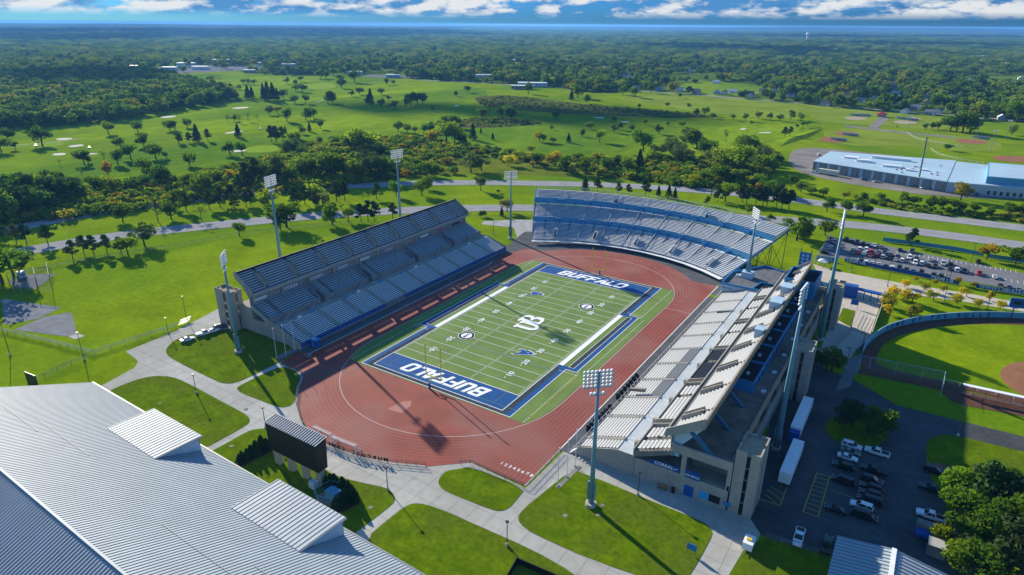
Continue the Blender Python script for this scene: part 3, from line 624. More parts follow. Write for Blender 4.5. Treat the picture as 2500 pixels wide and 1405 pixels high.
# interlocking midfield monogram, reading towards +Y with its top towards -X
Bsh = [[(0,0),(3.6,0),(4.7,0.7),(4.9,1.7),(4.6,2.6),(3.9,3.1),(4.5,3.7),(4.6,4.6),(4.2,5.5),(3.4,6),(0,6),(0,5.3),(0.7,5.3),(0.7,0.7),(0,0.7)],
       [(1.9,0.8),(1.9,2.7),(2.9,2.7),(3.5,2.2),(3.5,1.3),(2.9,0.8)], [(1.9,3.5),(1.9,5.2),(2.8,5.2),(3.3,4.8),(3.3,3.9),(2.8,3.5)]]
Ush = [[(0,6),(0,5.3),(0.5,5.3),(0.5,1.6),(1.1,0.5),(2.4,0),(3.7,0.5),(4.3,1.6),(4.3,5.3),(4.8,5.3),(4.8,6),(2.8,6),(2.8,5.3),(3.3,5.3),(3.3,1.8),(2.9,1.1),(2.4,0.95),(1.95,1.1),(1.7,1.7),(1.7,5.3),(2.2,5.3),(2.2,6)]]
logo('monogram_letter', [[(x-5.0, y-3.7) for x, y in l] for l in Ush], M_wline, 0.6, -0.6, 1.42, 90, Z3+0.02)
logo('monogram_letter', [[(x-1.3, y-2.6) for x, y in l] for l in Bsh], M_wline, 0.6, -0.6, 1.42, 90, Z3+0.035)
SH = [(0,2.6),(1.1,2.3),(2.1,1.6),(2.6,0.6),(2.7,-0.6),(2.2,-1.6),(1.0,-2.3),(0,-2.7),(-1.0,-2.3),(-2.2,-1.6),(-2.7,-0.6),(-2.6,0.6),(-2.1,1.6),(-1.1,2.3)]
NAVY = mat('logo_navy', (0.015,0.02,0.06), 0.9)
BULL = [(-3.2,-0.5),(-2.9,-1.0),(-2.2,-1.25),(-1.4,-1.15),(-0.6,-1.5),(0.2,-1.3),(0.9,-1.5),(1.7,-1.35),(2.3,-1.6),(2.9,-1.3),(3.1,-0.7),(2.7,-0.1),(2.2,0.4),(1.9,1.0),(1.3,1.3),(1.0,0.9),(0.5,1.6),(-0.4,2.0),(-1.3,1.7),(-0.8,1.4),(-0.5,0.8),(-0.9,0.2),(-1.5,-0.4),(-2.3,-0.7)]
def grow(P, k): 
    cx = sum(p[0] for p in P)/len(P); cy = sum(p[1] for p in P)/len(P)
    return [(cx+(x-cx)*k, cy+(y-cy)*k) for x, y in P]
for (cx, cy, rot) in ((*[(-11.99, -22.62)][0], 90), (*[(11.07, 22.89)][0], 90)):
    logo('shield', [SH], M_wline, cx, cy, 1.15, rot, Z3+0.02); logo('shield_field', [[(x*.93,y*.93) for x,y in SH]], NAVY, cx, cy, 1.15, rot, Z3+0.03)
    logo('shield_band', [[(x*.66,y*.66) for x,y in SH]], M_wline, cx, cy, 1.15, rot, Z3+0.04)
    place_text('shield_word', 'MAC', NAVY, field, (cx,cy,Z3+0.05), (0,1,0), (-1,0,0), size=1.6, bold=0.05)
for (cx, cy, rot) in ((*[(10.83, -22.33)][0], 33), (*[(-12.18, 23.02)][0], 33)):
    logo('emblem_outline', [grow(BULL,1.13)], M_wline, cx, cy, 1.12, rot, Z3+0.02); logo('bull_emblem', [BULL], M_blue, cx, cy, 1.12, rot, Z3+0.03)
    logo('emblem_eye', [[(1.0,0.1),(1.8,-0.2),(1.5,-0.4)]], M_wline, cx, cy, 1.12, rot, Z3+0.04)

# goal posts
for i, s in enumerate((-1, 1)):
    t = thing('goal_post', ('yellow goal post behind the near end zone' if s < 0 else 'yellow goal post behind the far end zone, before the curved stand'), 'goal post', (0, s*56.9, 0.1), group='goal posts')
    MB().tube((0,s*56.9,0.1),(0,s*56.9,2.0),0.32,0.32,10).build('pad', M_blpaint, t)
    n = MB(); pts = [(0,s*56.9,2.0),(0,s*56.85,2.5),(0,s*56.6,2.85),(0,s*56.1,3.03),(0,s*54.9,3.05)]
    for a, b in zip(pts, pts[1:]): n.tube(a, b, 0.14, 0.14, 8)
    n.build('gooseneck', M_yell, t)
    MB().tube((-2.82,s*54.86,3.05),(2.82,s*54.86,3.05),0.17,0.17,8).build('crossbar', M_yell, t)
    for x in (-2.82, 2.82):
        u = MB().tube((x,s*54.86,3.05),(x,s*54.86,12.3),0.15,0.15,8).build('upright', M_yell, t)
        MB().box(x-.02,x+.02,s*54.86-.1,s*54.86+.25,12.3,12.95).build('ribbon', M_red, u)

for P in ([(-1260, 598.2), (-1239.1, 709.6), (-1226.2, 825.9), (-1303.4, 902.9), (-1447.1, 850.2), (-1487, 731.1)], [(-891.1, 802.7), (-786.1, 830.8), (-795.7, 891.9), (-918.6, 853.6)], [(-1168.1, 836.1), (-1097.6, 857.3), (-1156.4, 920.9), (-1231.5, 899.4)]): sheet('far_car_lot', P, 0.09, M_asphl)

# ================================================================ the two long grandstands
UNIT = MB().box(-0.5,0.5,-0.5,0.5,-0.5,0.5).mesh('unit_bar')
UM = {}
def unit(m):
    if m.name not in UM:
        me = UNIT.copy(); me.materials.append(m); UM[m.name] = me
    return UM[m.name]
def ubar(name, m, parent, c, dims, rz=0.0):
    """a bar sharing one mesh: centre c in world metres, dims along its own axes"""
    o = bpy.data.objects.new(name, unit(m)); col.objects.link(o); o.parent = parent
    o.location = Vector(c)-WLOC[parent.name]; o.scale = dims; o.rotation_euler[2] = rz
    return o
def steps(d0, z0, d1, z1, n):
    """stepped line from the front edge up to the back"""
    run, rise = (d1-d0)/n, (z1-z0)/n; P = []
    for i in range(n):
        P += [(d0+i*run, z0+i*rise), (d0+(i+1)*run, z0+i*rise)]
    return P+[(d1, z1)]
SECL = [-61+5.4]+[-55.6+11.66*i for i in range(1, 11)]           # aisles of the lower deck
def side_stand(sx):
    W_ = 'west' if sx < 0 else 'east'
    lab = ('long concrete grandstand in shade on the left of the field, blue middle tier' if sx < 0
           else 'long grandstand on the right of the field with sunlit white benches, suites behind')
    t = thing('grandstand', lab, 'grandstand', (sx*51, 0, 0), group='long side grandstands')
    def X(prof): 
        p = [(sx*d, z) for d, z in prof]
        return p if sx < 0 else p[::-1]
    Y0, Y1 = -61, 61
    n1, n2, n3 = 12, 9, 9
    low = steps(51.3, 1.9, 61.3, 5.3, n1)
    MB().extr(X([(51.0,0.02),(51.0,2.2),(51.25,2.2)]+low+[(61.35,5.3),(61.35,0.02)]), Y0, Y1).build('lower_deck', M_step if sx < 0 else M_stepe, t)
    MB().extr(X([(61.35,0.02),(61.35,5.3),(65.8,5.3),(65.8,0.02)]), Y0, Y1).build('walkway', M_concs if sx < 0 else M_walkb, t)
    for y in (Y0-0.2, Y1): MB().extr(X([(50.9,0.02),(50.9,2.3),(61.4,5.75),(66.0,5.75),(66.0,0.02)]), y, y+0.2).build('end_wall', M_concs, t)
    mid = steps(66.0, 7.1, 74.0, 10.5, n2)
    VOM = [-37.7, -13.5, 14.3, 39.4] if sx < 0 else [-48, -24, 0, 24, 48]
    ys = [Y0]+[v for y in VOM for v in (y-1.2, y+1.2)]+[Y1]
    for a, b in zip(ys[::2], ys[1::2]):
        MB().extr(X([(65.8,5.3),(65.8,7.5),(66.0,7.5)]+mid+[(74.6,10.5),(74.6,9.3),(67.2,5.9)]), a, b).build('middle_deck', M_step if sx < 0 else M_stepe, t)
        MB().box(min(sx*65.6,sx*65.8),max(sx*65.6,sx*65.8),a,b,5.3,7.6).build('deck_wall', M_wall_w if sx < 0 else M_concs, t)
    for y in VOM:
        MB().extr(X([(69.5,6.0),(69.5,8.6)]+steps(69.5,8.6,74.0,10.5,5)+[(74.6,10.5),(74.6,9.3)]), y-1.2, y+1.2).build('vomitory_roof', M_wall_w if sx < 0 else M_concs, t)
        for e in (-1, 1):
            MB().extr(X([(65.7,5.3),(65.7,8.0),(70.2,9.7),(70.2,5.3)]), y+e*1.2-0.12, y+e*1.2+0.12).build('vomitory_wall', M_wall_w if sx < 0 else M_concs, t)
    # slanting stair blocks against the middle wall
    for y in [v for v in SECL[:-1]]:
        if min(abs(y-v) for v in VOM) < 2.2: continue
        e = 1 if sx < 0 else -1
        q = MB(); q.add([(sx*64.4,y-1.6*e,5.31),(sx*65.79,y-1.6*e,5.31),(sx*65.79,y+1.9*e,5.31),(sx*64.4,y+1.9*e,5.31),(sx*64.4,y+0.8*e,7.0),(sx*65.79,y+0.8*e,7.0),(sx*65.79,y+1.9*e,7.0),(sx*64.4,y+1.9*e,7.0)],
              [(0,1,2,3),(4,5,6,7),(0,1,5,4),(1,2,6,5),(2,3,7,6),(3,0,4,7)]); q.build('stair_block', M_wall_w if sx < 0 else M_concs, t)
    # base block, rear concourse and its end wall openings
    MB().box(min(sx*65.9,sx*88), max(sx*65.9,sx*88), Y0, Y1, 0.02, 5.2).build('base_wall', M_concs, t)
    if sx > 0:
        MB().extr(X([(74.7,11.0),(74.7,12.0),(88,12.0),(88,11.0)]), Y0, Y1).build('rear_deck', mat('deck_brown', (0.20,0.165,0.13), 0.9, 0.3, 0.3, detail=8), t)
        MB().extr(X([(87.7,12.0),(87.7,12.9),(88.1,12.9),(88.1,10.6),(87.7,10.6),(87.7,11.0)][::1]), Y0, Y1).build('rear_parapet', M_conct, t)
        MB().box(87.6,88.1,Y0,Y1,5.2,6.4).build('rear_rail_wall', M_concs, t)
        for y in range(-60, 62, 12): MB().box(87.2,87.9,y-0.4,y+0.4,5.2,11).build('column', M_concs, t)
        for y in (Y0, Y1-0.6):
            MB().box(77.1,78.2,y,y+0.6,5.2,11).build('column', M_concs, t); MB().box(87.3,88.2,y,y+0.6,5.2,11).build('column', M_concs, t)
            MB().box(74.6,88.2,y-0.01,y+0.5,10.4,12.6).build('end_beam', M_concs, t)
        MB().box(78.2,87.3,-56,-55.7,5.2,11).build('inner_wall', M_concd, t); MB().box(69.0,77.1,-55,-54.7,5.2,9.0).build('inner_wall', M_concd, t)
    else:
        MB().box(-82,-74.7,Y0,Y1,5.2,9.2).build('rear_block', M_concs, t)
        MB().extr([(-61.5,5.2),(-66,7.0),(-74.6,10.5),(-74.6,9.0),(-68,6.3),(-68,5.2)], Y0-0.3, Y0).build('end_fascia', M_concs, t)
    # wall with posts behind the middle deck
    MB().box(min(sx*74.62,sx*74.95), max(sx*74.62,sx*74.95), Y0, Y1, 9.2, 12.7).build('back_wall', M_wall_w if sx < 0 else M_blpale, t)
    for i in range(11):
        y = -60.4+i*12.08
        MB().box(min(sx*74.2,sx*74.6), max(sx*74.2,sx*74.6), y-0.2, y+0.2, 10.4, 14.9).build('post', M_concd, t)
    for i in range(10):
        y = -60.2+i*12.08
        MB().box(min(sx*74.3,sx*74.55), max(sx*74.3,sx*74.55), y+0.4, y+9.4+(i%3)*0.9, 12.72, 13.75).build('glass_panel', M_blmid, t)
    # upper deck
    up = steps(73.8, 14.7, 81.0, 20.2, n3)
    MB().extr(X([(72.8,13.8),(72.8,14.62)]+up+[(81.0,20.8),(81.0,18.6)]), Y0, Y1).build('upper_deck', M_step if sx < 0 else M_stepe, t)
    MB().extr(X([(81.0,18.6),(81.0,20.8),(81.4,20.8),(81.4,18.8)]), Y0, Y1).build('back_parapet', M_concs if sx < 0 else M_conct, t)
    MB().extr(X([(72.5,13.75),(72.5,14.9),(72.8,14.9),(72.8,13.75)]), Y0, Y1).build('front_fascia', M_concs if sx < 0 else M_conc, t)
    for y in (Y0-0.25, Y1):
        MB().extr(X([(72.8,13.8),(72.8,15.9),(81.0,21.3),(81.4,21.2),(81.4,18.8)]), y, y+0.25).build('end_parapet', M_concs, t)
    for i in range(11):
        y = -60+i*12
        MB().extr(X([(74.0,9.0),(74.0,14.2),(80.6,18.4),(81.3,18.6),(76.2,12.0),(76.2,9.0)]), y-0.3, y+0.3).build('raker_frame', M_concs if sx < 0 else M_paleb, t)
        if sx > 0 and (y < -30 or y > 44):
            MB().extr([(82.6,12.0),(84.0,12.0),(78.6,17.0),(77.6,16.4)], y-0.35, y+0.35).build('strut', mat('strut_blue', (0.03,0.12,0.22), 0.7), t)
    # sunken stair mouths of the upper deck
    for i in range(9):
        y = -54+i*13.5; d0, d1 = (74.6, 78.8); k = (20.2-14.7)/7.2
        z0, z1 = 14.7+(d0-73.8)*k, 14.7+(d1-73.8)*k
        MB().extr(X([(d0,z0-0.2),(d0,z0+0.55),(d1,z1+0.5),(d1,z1-0.2)]), y-0.7, y+0.7).build('stair_mouth', M_conct if sx < 0 else M_concd, t)
        for e in (-1, 1):
            MB().extr(X([(d0-0.3,z0-0.4),(d0-0.3,z0+1.15),(d1,z1+1.15),(d1,z1-0.3)]), y+e*0.85-0.13, y+e*0.85+0.13).build('stair_mouth_wall', M_concs, t)
    # benches, row by row and section by section
    def rows(d0, z0, d1, z1, n, secs, pick, bw):
        run, rise = (d1-d0)/n, (z1-z0)/n
        for i in range(n):
            d, z = d0+(i+0.62)*run, z0+i*rise+0.40
            for j, (a, b) in enumerate(secs):
                ubar('bench', pick(i, j), t, (sx*d, (a+b)/2, z), (bw, b-a-1.7, 0.07))
    edges = [Y0]+[y for y in SECL[:-1]]+[Y1]
    secs = list(zip(edges, edges[1:]))
    rows(51.3,1.9,61.3,5.3,n1, secs, lambda i,j: M_alumg if (sx > 0 and j in (3,4,5) and i >= 8) else (M_alum if sx < 0 else M_alumw), 0.46 if sx < 0 else 0.50)
    e2 = sorted([Y0, Y1]+[v for y in VOM for v in (y-1.2, y+1.2)]+[y for y in (SECL[:-1])[::2] if min(abs(y-v) for v in VOM) > 3])
    sec2 = [(a, b) for a, b in zip(e2, e2[1:]) if b-a > 3]
    rows(66.0,7.1,74.0,10.5,8, sec2, lambda i,j: M_alumd if (sx > 0 and 4 <= j <= 5) else (M_alumw if sx > 0 else mat('bench_teal', (0.42,0.58,0.66), 0.5, 0.06, 0.8)), 0.48 if sx < 0 else 0.64)
    e3 = [Y0]+[-54+i*13.5 for i in range(9)]+[Y1]
    run, rise = 7.2/9, 5.5/9
    for i in range(9):
        d, z = 73.8+(i+0.62)*run, 14.7+i*rise+0.40
        gap = 1.15 if 1 <= i <= 6 else 0.55
        for a, b in zip(e3, e3[1:]):
            a2 = a+(gap if a > Y0 else 0.3); b2 = b-(gap if b < Y1 else 0.3)
            ubar('bench', M_alumw if sx > 0 else M_alum, t, (sx*d, (a2+b2)/2, z), (0.42 if sx < 0 else 0.54, b2-a2, 0.07))
    # pale aisle steps of the lower deck
    for y in SECL[:-1]:
        MB().extr(X([(51.3,1.95),(51.3,2.25)]+steps(51.3,2.25,61.3,5.6,24)+[(61.3,5.35)]), y-0.62, y+0.62).build('aisle_steps', M_concs, t)
    # front rail
    rl = MB(); rl.tube((sx*50.95,Y0,3.1),(sx*50.95,Y1,3.1),0.05,0.05,6)
    for i in range(52): rl.tube((sx*50.95,Y0+i*2.39,2.2),(sx*50.95,Y0+i*2.39,3.1),0.04,0.04,5)
    rl.build('front_rail', M_steel if sx < 0 else M_white, t)
    MB().box(min(sx*50.9,sx*50.98), max(sx*50.9,sx*50.98), Y0+0.1, Y0+ (40 if sx<0 else 20), 0.9, 2.2).build('front_banner', M_banner, t)
    if sx < 0: MB().box(-50.98,-50.9, -10, Y1-0.1, 0.9, 2.2).build('front_banner', M_banner, t)
    return t
westst = side_stand(-1); eastst = side_stand(1)
# banners on the west stand's wall and walkway
for i, (y, w, c) in enumerate(((-57,5,M_bannerw),(-44,5.5,M_bannerw),(-32,5.5,M_bannerw),(-19,5.2,M_bannerw),(-7,5.2,M_bannerw),(7,4.6,mat('banner_pink',(0.5,0.3,0.42),0.7)),(20,3.5,mat('banner_amber',(0.35,0.25,0.18),0.7)),(30,5,M_bannerw),(42,5,mat('banner_maroon',(0.35,0.10,0.14),0.7)),(53,6,mat('banner_navy',(0.02,0.03,0.08),0.7)))):
    MB().box(-74.6,-74.5, y-w/2, y+w/2, 10.95, 12.0).build('wall_banner', c, westst)
    if i in (1, 2, 3):
        for k in range(4): MB().tube((-74.5,y-2+k*1.3,11.45),(-74.46,y-2+k*1.3,11.45),0.34,0.34,10).build('banner_disc', mat('banner_ink',(0.03,0.08,0.2),0.7), westst)
for i, y in enumerate((-52,-46,-30,-24,-12,0,9,22,33,46)):
    MB().box(-61.7,-61.55, y-0.9, y+0.9, 5.4, 6.3).build('walkway_sign', M_bannerw if i % 3 == 0 else M_blmid, westst)
# seated-area boxes on the east stand
for (y0, y1, d0, d1, z0, z1) in ((14.5,20.0,77.2,80.6,17.6,21.0),(29.5,34.0,77.4,80.6,17.8,21.0),(-9.2,-6.0,78.6,80.8,18.8,21.4)):
    b = MB().box(d0,d1,y0,y1,z0,z1).build('camera_booth', M_paleb, eastst)
    MB().box(d0-0.15,d1+0.15,y0-0.15,y1+0.15,z1+0.003,z1+0.15).build('booth_roof', M_paleb, b)
    MB().box(d0-0.03,d0-0.004,y0+0.6,y1-0.6,z0+2.0,z1-0.5).build('booth_window', M_glass, b)
# suites on the rear deck
for i in range(6):
    y0 = -28.4+i*12.1; y1 = y0+12.05
    s = MB().box(76.0,84.0,y0,y1,12.01,14.9).build('suite', M_blmid, eastst)
    MB().box(76.3,83.7,y0+0.3,y1-0.3,14.903,14.95).build('suite_roof', M_tar, s)
    for e in (0, 1):
        MB().box(76.0,84.0,y0 if e == 0 else y1-0.28,y0+0.28 if e == 0 else y1,14.904,15.35).build('roof_kerb', M_blmid, s)
    MB().box(83.72,84.0,y0+0.28,y1-0.28,14.904,15.35).build('roof_kerb', M_blmid, s)
    MB().box(81.0,81.8,y0+4,y0+4.7,14.96,15.7).build('vent', M_paleb, s); MB().box(78.4,80.2,y0+9.4,y0+9.8,14.96,15.2).build('duct', M_white, s)
    for k in range(3): MB().box(84.003,84.03,y0+1.2+k*3.8,y0+3.6+k*3.8,12.6,14.2).build('window', M_glass, s)
    MB().box(84.03,84.06,y0+10.9,y0+11.7,12.03,14.0).build('door', M_blpaint, s)
    MB().box(85.6,86.8,y0+2,y0+3.6,12.02,12.25).build('deck_hatch', M_bannerw, s)
b = MB().box(75.5,85.5,46,60,12.01,17.8).build('corner_suite', M_blmid, eastst)
MB().box(75.8,85.2,46.3,59.7,17.803,17.85).build('suite_roof', M_tar, b)
for (x0,x1,y0,y1) in ((75.5,85.5,46,46.3),(75.5,85.5,59.7,60),(75.5,75.8,46.3,59.7),(85.2,85.5,46.3,59.7)): MB().box(x0,x1,y0,y1,17.804,18.6).build('roof_kerb', M_blmid, b)
# near end wall details: banners, doors, mural, signs
e = eastst
MB().add([(69.6,-61.06,5.3),(77.0,-61.06,5.3),(77.0,-61.06,6.75),(69.6,-61.06,6.35)],[(0,1,2,3)]).build('corral_banner', M_banner, e)
place_text('banner_word', 'CORRAL', M_white, e, (73.2,-61.07,5.95), (1,0,0), (0,0,1), size=1.15, bold=0.03)
MB().add([(75.2,-61.08,6.3),(75.6,-61.08,6.0),(76.2,-61.08,6.0),(76.6,-61.08,6.3),(76.2,-61.08,5.8),(75.9,-61.08,5.4),(75.6,-61.08,5.8)],[(0,1,5),(1,2,4,5),(2,3,4),(4,6,5)]).build('bull_emblem', M_white, e)
MB().box(78.3,81.6,-61.10,-61.04,5.0,7.0).build('bulls_banner', M_banner, e)
place_text('banner_word', 'GO BULLS', M_white, e, (79.95,-61.11,5.75), (1,0,0), (0,0,1), size=0.72, bold=0.02)
MB().box(78.4,80.6,-61.03,-60.99,0.05,2.9).build('blue_doors', M_blpaint, e)
MB().box(79.47,79.53,-61.05,-61.03,0.05,2.9).build('door_gap', M_black, e)
MB().box(81.8,84.1,-61.04,-60.99,0.9,2.8).build('mural', mat('mural_blue',(0.03,0.32,0.62),0.6), e)
MB().box(84.12,86.6,-61.04,-60.99,0.9,2.8).build('mural', M_black, e)
MB().box(63.2,64.8,-61.06,-60.99,1.9,3.7).build('blue_poster', M_blmid, e)
MB().box(87.4,88.9,-61.12,-60.9,1.3,2.3).build('wall_sign', M_blmid, e)
for i in range(7): MB().box(66+i*3.2,66.08+i*3.2,-61.02,-60.99,0.1,5.1).build('panel_joint', M_concd, e)
MB().box(51,66,-61.03,-60.99,3.35,3.42).build('panel_joint', M_concd, e) if False else None
MB().box(65.7,65.78,-61.03,-60.99,0.1,5.6).build('panel_joint', M_concd, e)
# club seats, tarps and steel stairs on the east stand
for (y, d) in ((-31,52.0),(36,56.5)):
    MB().extr([(d,3.6),(d,4.4),(d+4.4,5.6),(d+4.4,4.6)], y, y+0.9).build('walk_cover', M_alumd if y > 0 else M_concd, e)
st = MB()
for k in range(7): st.box(49.2+k*0.28,49.5+k*0.28,-61.6,-60.2,0.1+k*0.3,0.2+k*0.3)
st.bar((49.2,-61.6,1.0),(51.2,-61.6,3.1),0.06,0.06); st.bar((49.2,-60.2,1.0),(51.2,-60.2,3.1),0.06,0.06); st.build('steel_stair', M_alum, e)
for i, y in enumerate(SECL[:-1]):
    gt = MB(); gt.bar((62.2,y-1.0,6.4),(65.6,y-1.0,6.4),0.06,0.06); gt.bar((62.2,y+1.0,6.4),(65.6,y+1.0,6.4),0.06,0.06)
    for d in (62.2,65.6): gt.bar((d,y-1.0,5.3),(d,y-1.0,6.4),0.06,0.06); gt.bar((d,y+1.0,5.3),(d,y+1.0,6.4),0.06,0.06)
    gt.build('walkway_rail', M_paleb, e)

# stair towers
def tower(label, x0, x1, y0, y1, h, m):
    t = thing('stair_tower', label, 'tower', ((x0+x1)/2, (y0+y1)/2, 0.02), group='concrete stair towers')
    w = 0.35
    xa, xb = x0+(x1-x0)*0.45, x0+(x1-x0)*0.62       # slots in the short faces
    for (a, b) in ((x0, xa), (xb, x1)):
        for y in (y0, y1-w): MB().box(a,b,y,y+w,0.02,h).build('wall', m, t)
    for x in (x0, x1-w): 
        MB().box(x,x+w,y0+w,y0+(y1-y0)*0.42,0.02,h).build('wall', m, t); MB().box(x,x+w,y0+(y1-y0)*0.58,y1-w,0.02,h).build('wall', m, t)
    MB().box(x0+w,x1-w,y0+w,y1-w,h-1.1,h-0.75).build('roof', M_conct, t)
    for k in range(1, int(h//3)): 
        MB().box(x0+w,x1-w,y0+w,y1-w,k*3.0,k*3.0+0.25).build('landing', M_concd, t)
    return t
tower('concrete stair tower at the near corner of the right stand', 88.4,93.5,-60.9,-52.7,16.3,M_concs)
tower('concrete stair tower behind the middle of the right stand', 88.4,93.6,-4.0,4.0,16.3,M_concs)
tower('concrete stair tower at the far end of the right stand, by the blue gate', 88.4,93.5,52.7,60.9,16.3,M_concs)
tower('concrete stair tower at the near end of the left stand', -89.6,-80.6,-64.1,-59.9,14.6,M_concs)

# ================================================================ curved end stand
def ES(s, u):
    a = R_(35.6)*s; b = R_(26.2)*s
    f = (79.8*math.sin(a), 12.3+79.8*math.cos(a)); k = (146*math.sin(b), -21+146*math.cos(b)); t = u/33.8
    return (f[0]+(k[0]-f[0])*t, f[1]+(k[1]-f[1])*t)
ends = thing('end_stand', 'curved three-tier bleacher stand of white benches and blue walls behind the far end zone', 'bleachers', (0, 92, 0))
NS = 9; SB = [-1+2*i/NS for i in range(NS+1)]
M_ebench = mat('bench_bright', (0.80,0.82,0.83), 0.5, 0.05, 0.6)
M_edeck = mat('bleacher_deck', (0.17,0.24,0.31), 0.6, 0.1, 0.4)
TIERS = ((0.8, 2.1, 12.6, 6.9, 13), (14.0, 8.7, 24.6, 13.2, 12), (25.9, 15.3, 33.6, 18.6, 8))
for ti, (u0, z0, u1, z1, n) in enumerate(TIERS):
    run, rise = (u1-u0)/n, (z1-z0)/n
    for j in range(NS):
        sa, sb = SB[j], SB[j+1]; mb = MB()
        for i in range(n):
            a0, b0 = ES(sa, u0+i*run), ES(sb, u0+i*run); a1, b1 = ES(sa, u0+(i+1)*run), ES(sb, u0+(i+1)*run); z = z0+i*rise
            mb.add([(*a0,z),(*b0,z),(*b1,z),(*a1,z)], [(0,1,2,3)]); mb.add([(*a1,z),(*b1,z),(*b1,z+rise),(*a1,z+rise)], [(0,1,2,3)])
            c0, c1 = ES(sa, u0+(i+0.6)*run), ES(sb, u0+(i+0.6)*run)
            dx, dy = c1[0]-c0[0], c1[1]-c0[1]; l = math.hypot(dx, dy)
            ubar('bench', M_ebench, ends, ((c0[0]+c1[0])/2, (c0[1]+c1[1])/2, z+0.42), (l-1.3, 0.52, 0.07), math.atan2(dy, dx))
        mb.build('deck', M_edeck, ends)
        # blue wall under the front of the tier and a white walkway before it
        a, b = ES(sa, u0-0.05), ES(sb, u0-0.05)
        zb = z0-1.9 if ti else 0.9
        mb = MB(); mb.add([(*a,zb),(*b,zb),(*b,z0+0.9),(*a,z0+0.9)], [(0,1,2,3)]) 
        a2, b2 = ES(sa, u0+0.1), ES(sb, u0+0.1); mb.add([(*a2,zb),(*b2,zb),(*b2,z0+0.9),(*a2,z0+0.9)], [(3,2,1,0)]); mb.add([(*a,z0+0.9),(*b,z0+0.9),(*b2,z0+0.9),(*a2,z0+0.9)],[(0,1,2,3)])
        if ti: mb.build('blue_wall', mat('stand_blue', (0.05,0.24,0.42), 0.6, 0.12, 0.3), ends)
        else:
            r = MB()
            for zz in (2.3, 3.0): r.bar((*a,zz),(*b,zz),0.07,0.07)
            for k in range(7):
                q = (a[0]+(b[0]-a[0])*k/6, a[1]+(b[1]-a[1])*k/6); r.bar((*q,0.9),(*q,3.0),0.06,0.06)
            r.build('front_rail', M_white, ends)
            w0, w1 = ES(sa, -1.2), ES(sb, -1.2); MB().add([(*w0,1.75),(*w1,1.75),(*b,1.75),(*a,1.75),(*w0,1.55),(*w1,1.55)],[(0,1,2,3),(4,5,1,0)]).build('walkway', M_alum, ends)
        if ti:
            w0, w1 = ES(sa, u0-1.3), ES(sb, u0-1.3); MB().add([(*w0,z0-1.75),(*w1,z0-1.75),(*b,z0-1.75),(*a,z0-1.75)],[(0,1,2,3)]).build('walkway', M_alum, ends)
    for j in range(1, NS):
        # aisle: handrail and light steps; landings of the upper tiers stand proud of the wall
        s = SB[j]; mb = MB()
        for i in range(n):
            p, q = ES(s-0.012, u0+i*run), ES(s+0.012, u0+i*run); p1, q1 = ES(s-0.012, u0+(i+1)*run), ES(s+0.012, u0+(i+1)*run); z = z0+i*rise+0.12
            mb.add([(*p,z),(*q,z),(*q1,z),(*p1,z)], [(0,1,2,3)])
        mb.build('aisle_steps', M_white, ends)
        hr = MB(); p, q = ES(s, u0+0.4), ES(s, u1-0.2); hr.bar((*p,z0+1.2),(*q,z1+0.7),0.16,0.10)
        for k in range(5):
            c = ES(s, u0+0.4+(u1-u0-0.6)*k/4); zz = z0+(z1-z0)*k/4; hr.bar((*c,zz),(*c,zz+1.1),0.07,0.07)
        hr.build('handrail', M_white, ends)
        if ti:
            P = [ES(s-0.022,u0-1.2), ES(s+0.022,u0-1.2), ES(s+0.022,u0), ES(s-0.022,u0)]
            MB().prism(P, z0-1.7, z0-0.2).build('landing', M_blmid, ends)
            r = MB()
            for a, b in ((0,1),(1,2),(3,0)):
                r.bar((*P[a],z0+0.8),(*P[b],z0+0.8),0.08,0.08); r.bar((*P[a],z0-0.2),(*P[a],z0+0.8),0.07,0.07); r.bar((*P[b],z0-0.2),(*P[b],z0+0.8),0.07,0.07)
            r.build('landing_rail', M_white, ends)
# stair mouths: flat black sheets stand in for the shade inside them
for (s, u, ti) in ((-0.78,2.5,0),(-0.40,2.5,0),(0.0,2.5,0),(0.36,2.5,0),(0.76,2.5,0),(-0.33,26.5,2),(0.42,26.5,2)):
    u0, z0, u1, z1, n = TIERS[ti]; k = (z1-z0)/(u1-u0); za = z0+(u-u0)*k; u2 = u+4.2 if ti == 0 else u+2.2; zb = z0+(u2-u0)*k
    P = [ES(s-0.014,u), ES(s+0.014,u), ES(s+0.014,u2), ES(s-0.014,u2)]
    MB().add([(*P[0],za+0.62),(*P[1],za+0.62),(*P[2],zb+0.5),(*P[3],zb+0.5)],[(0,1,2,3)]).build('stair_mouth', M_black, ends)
    w = MB()
    for a, b in ((0,3),(1,2)): w.bar((*P[a],za+1.1),(*P[b],zb+1.2),0.12,1.0)
    w.bar((*P[3],zb+1.2),(*P[2],zb+1.2),0.12,1.0); w.build('stair_mouth_rail', M_white if ti == 0 else M_paleb, ends)
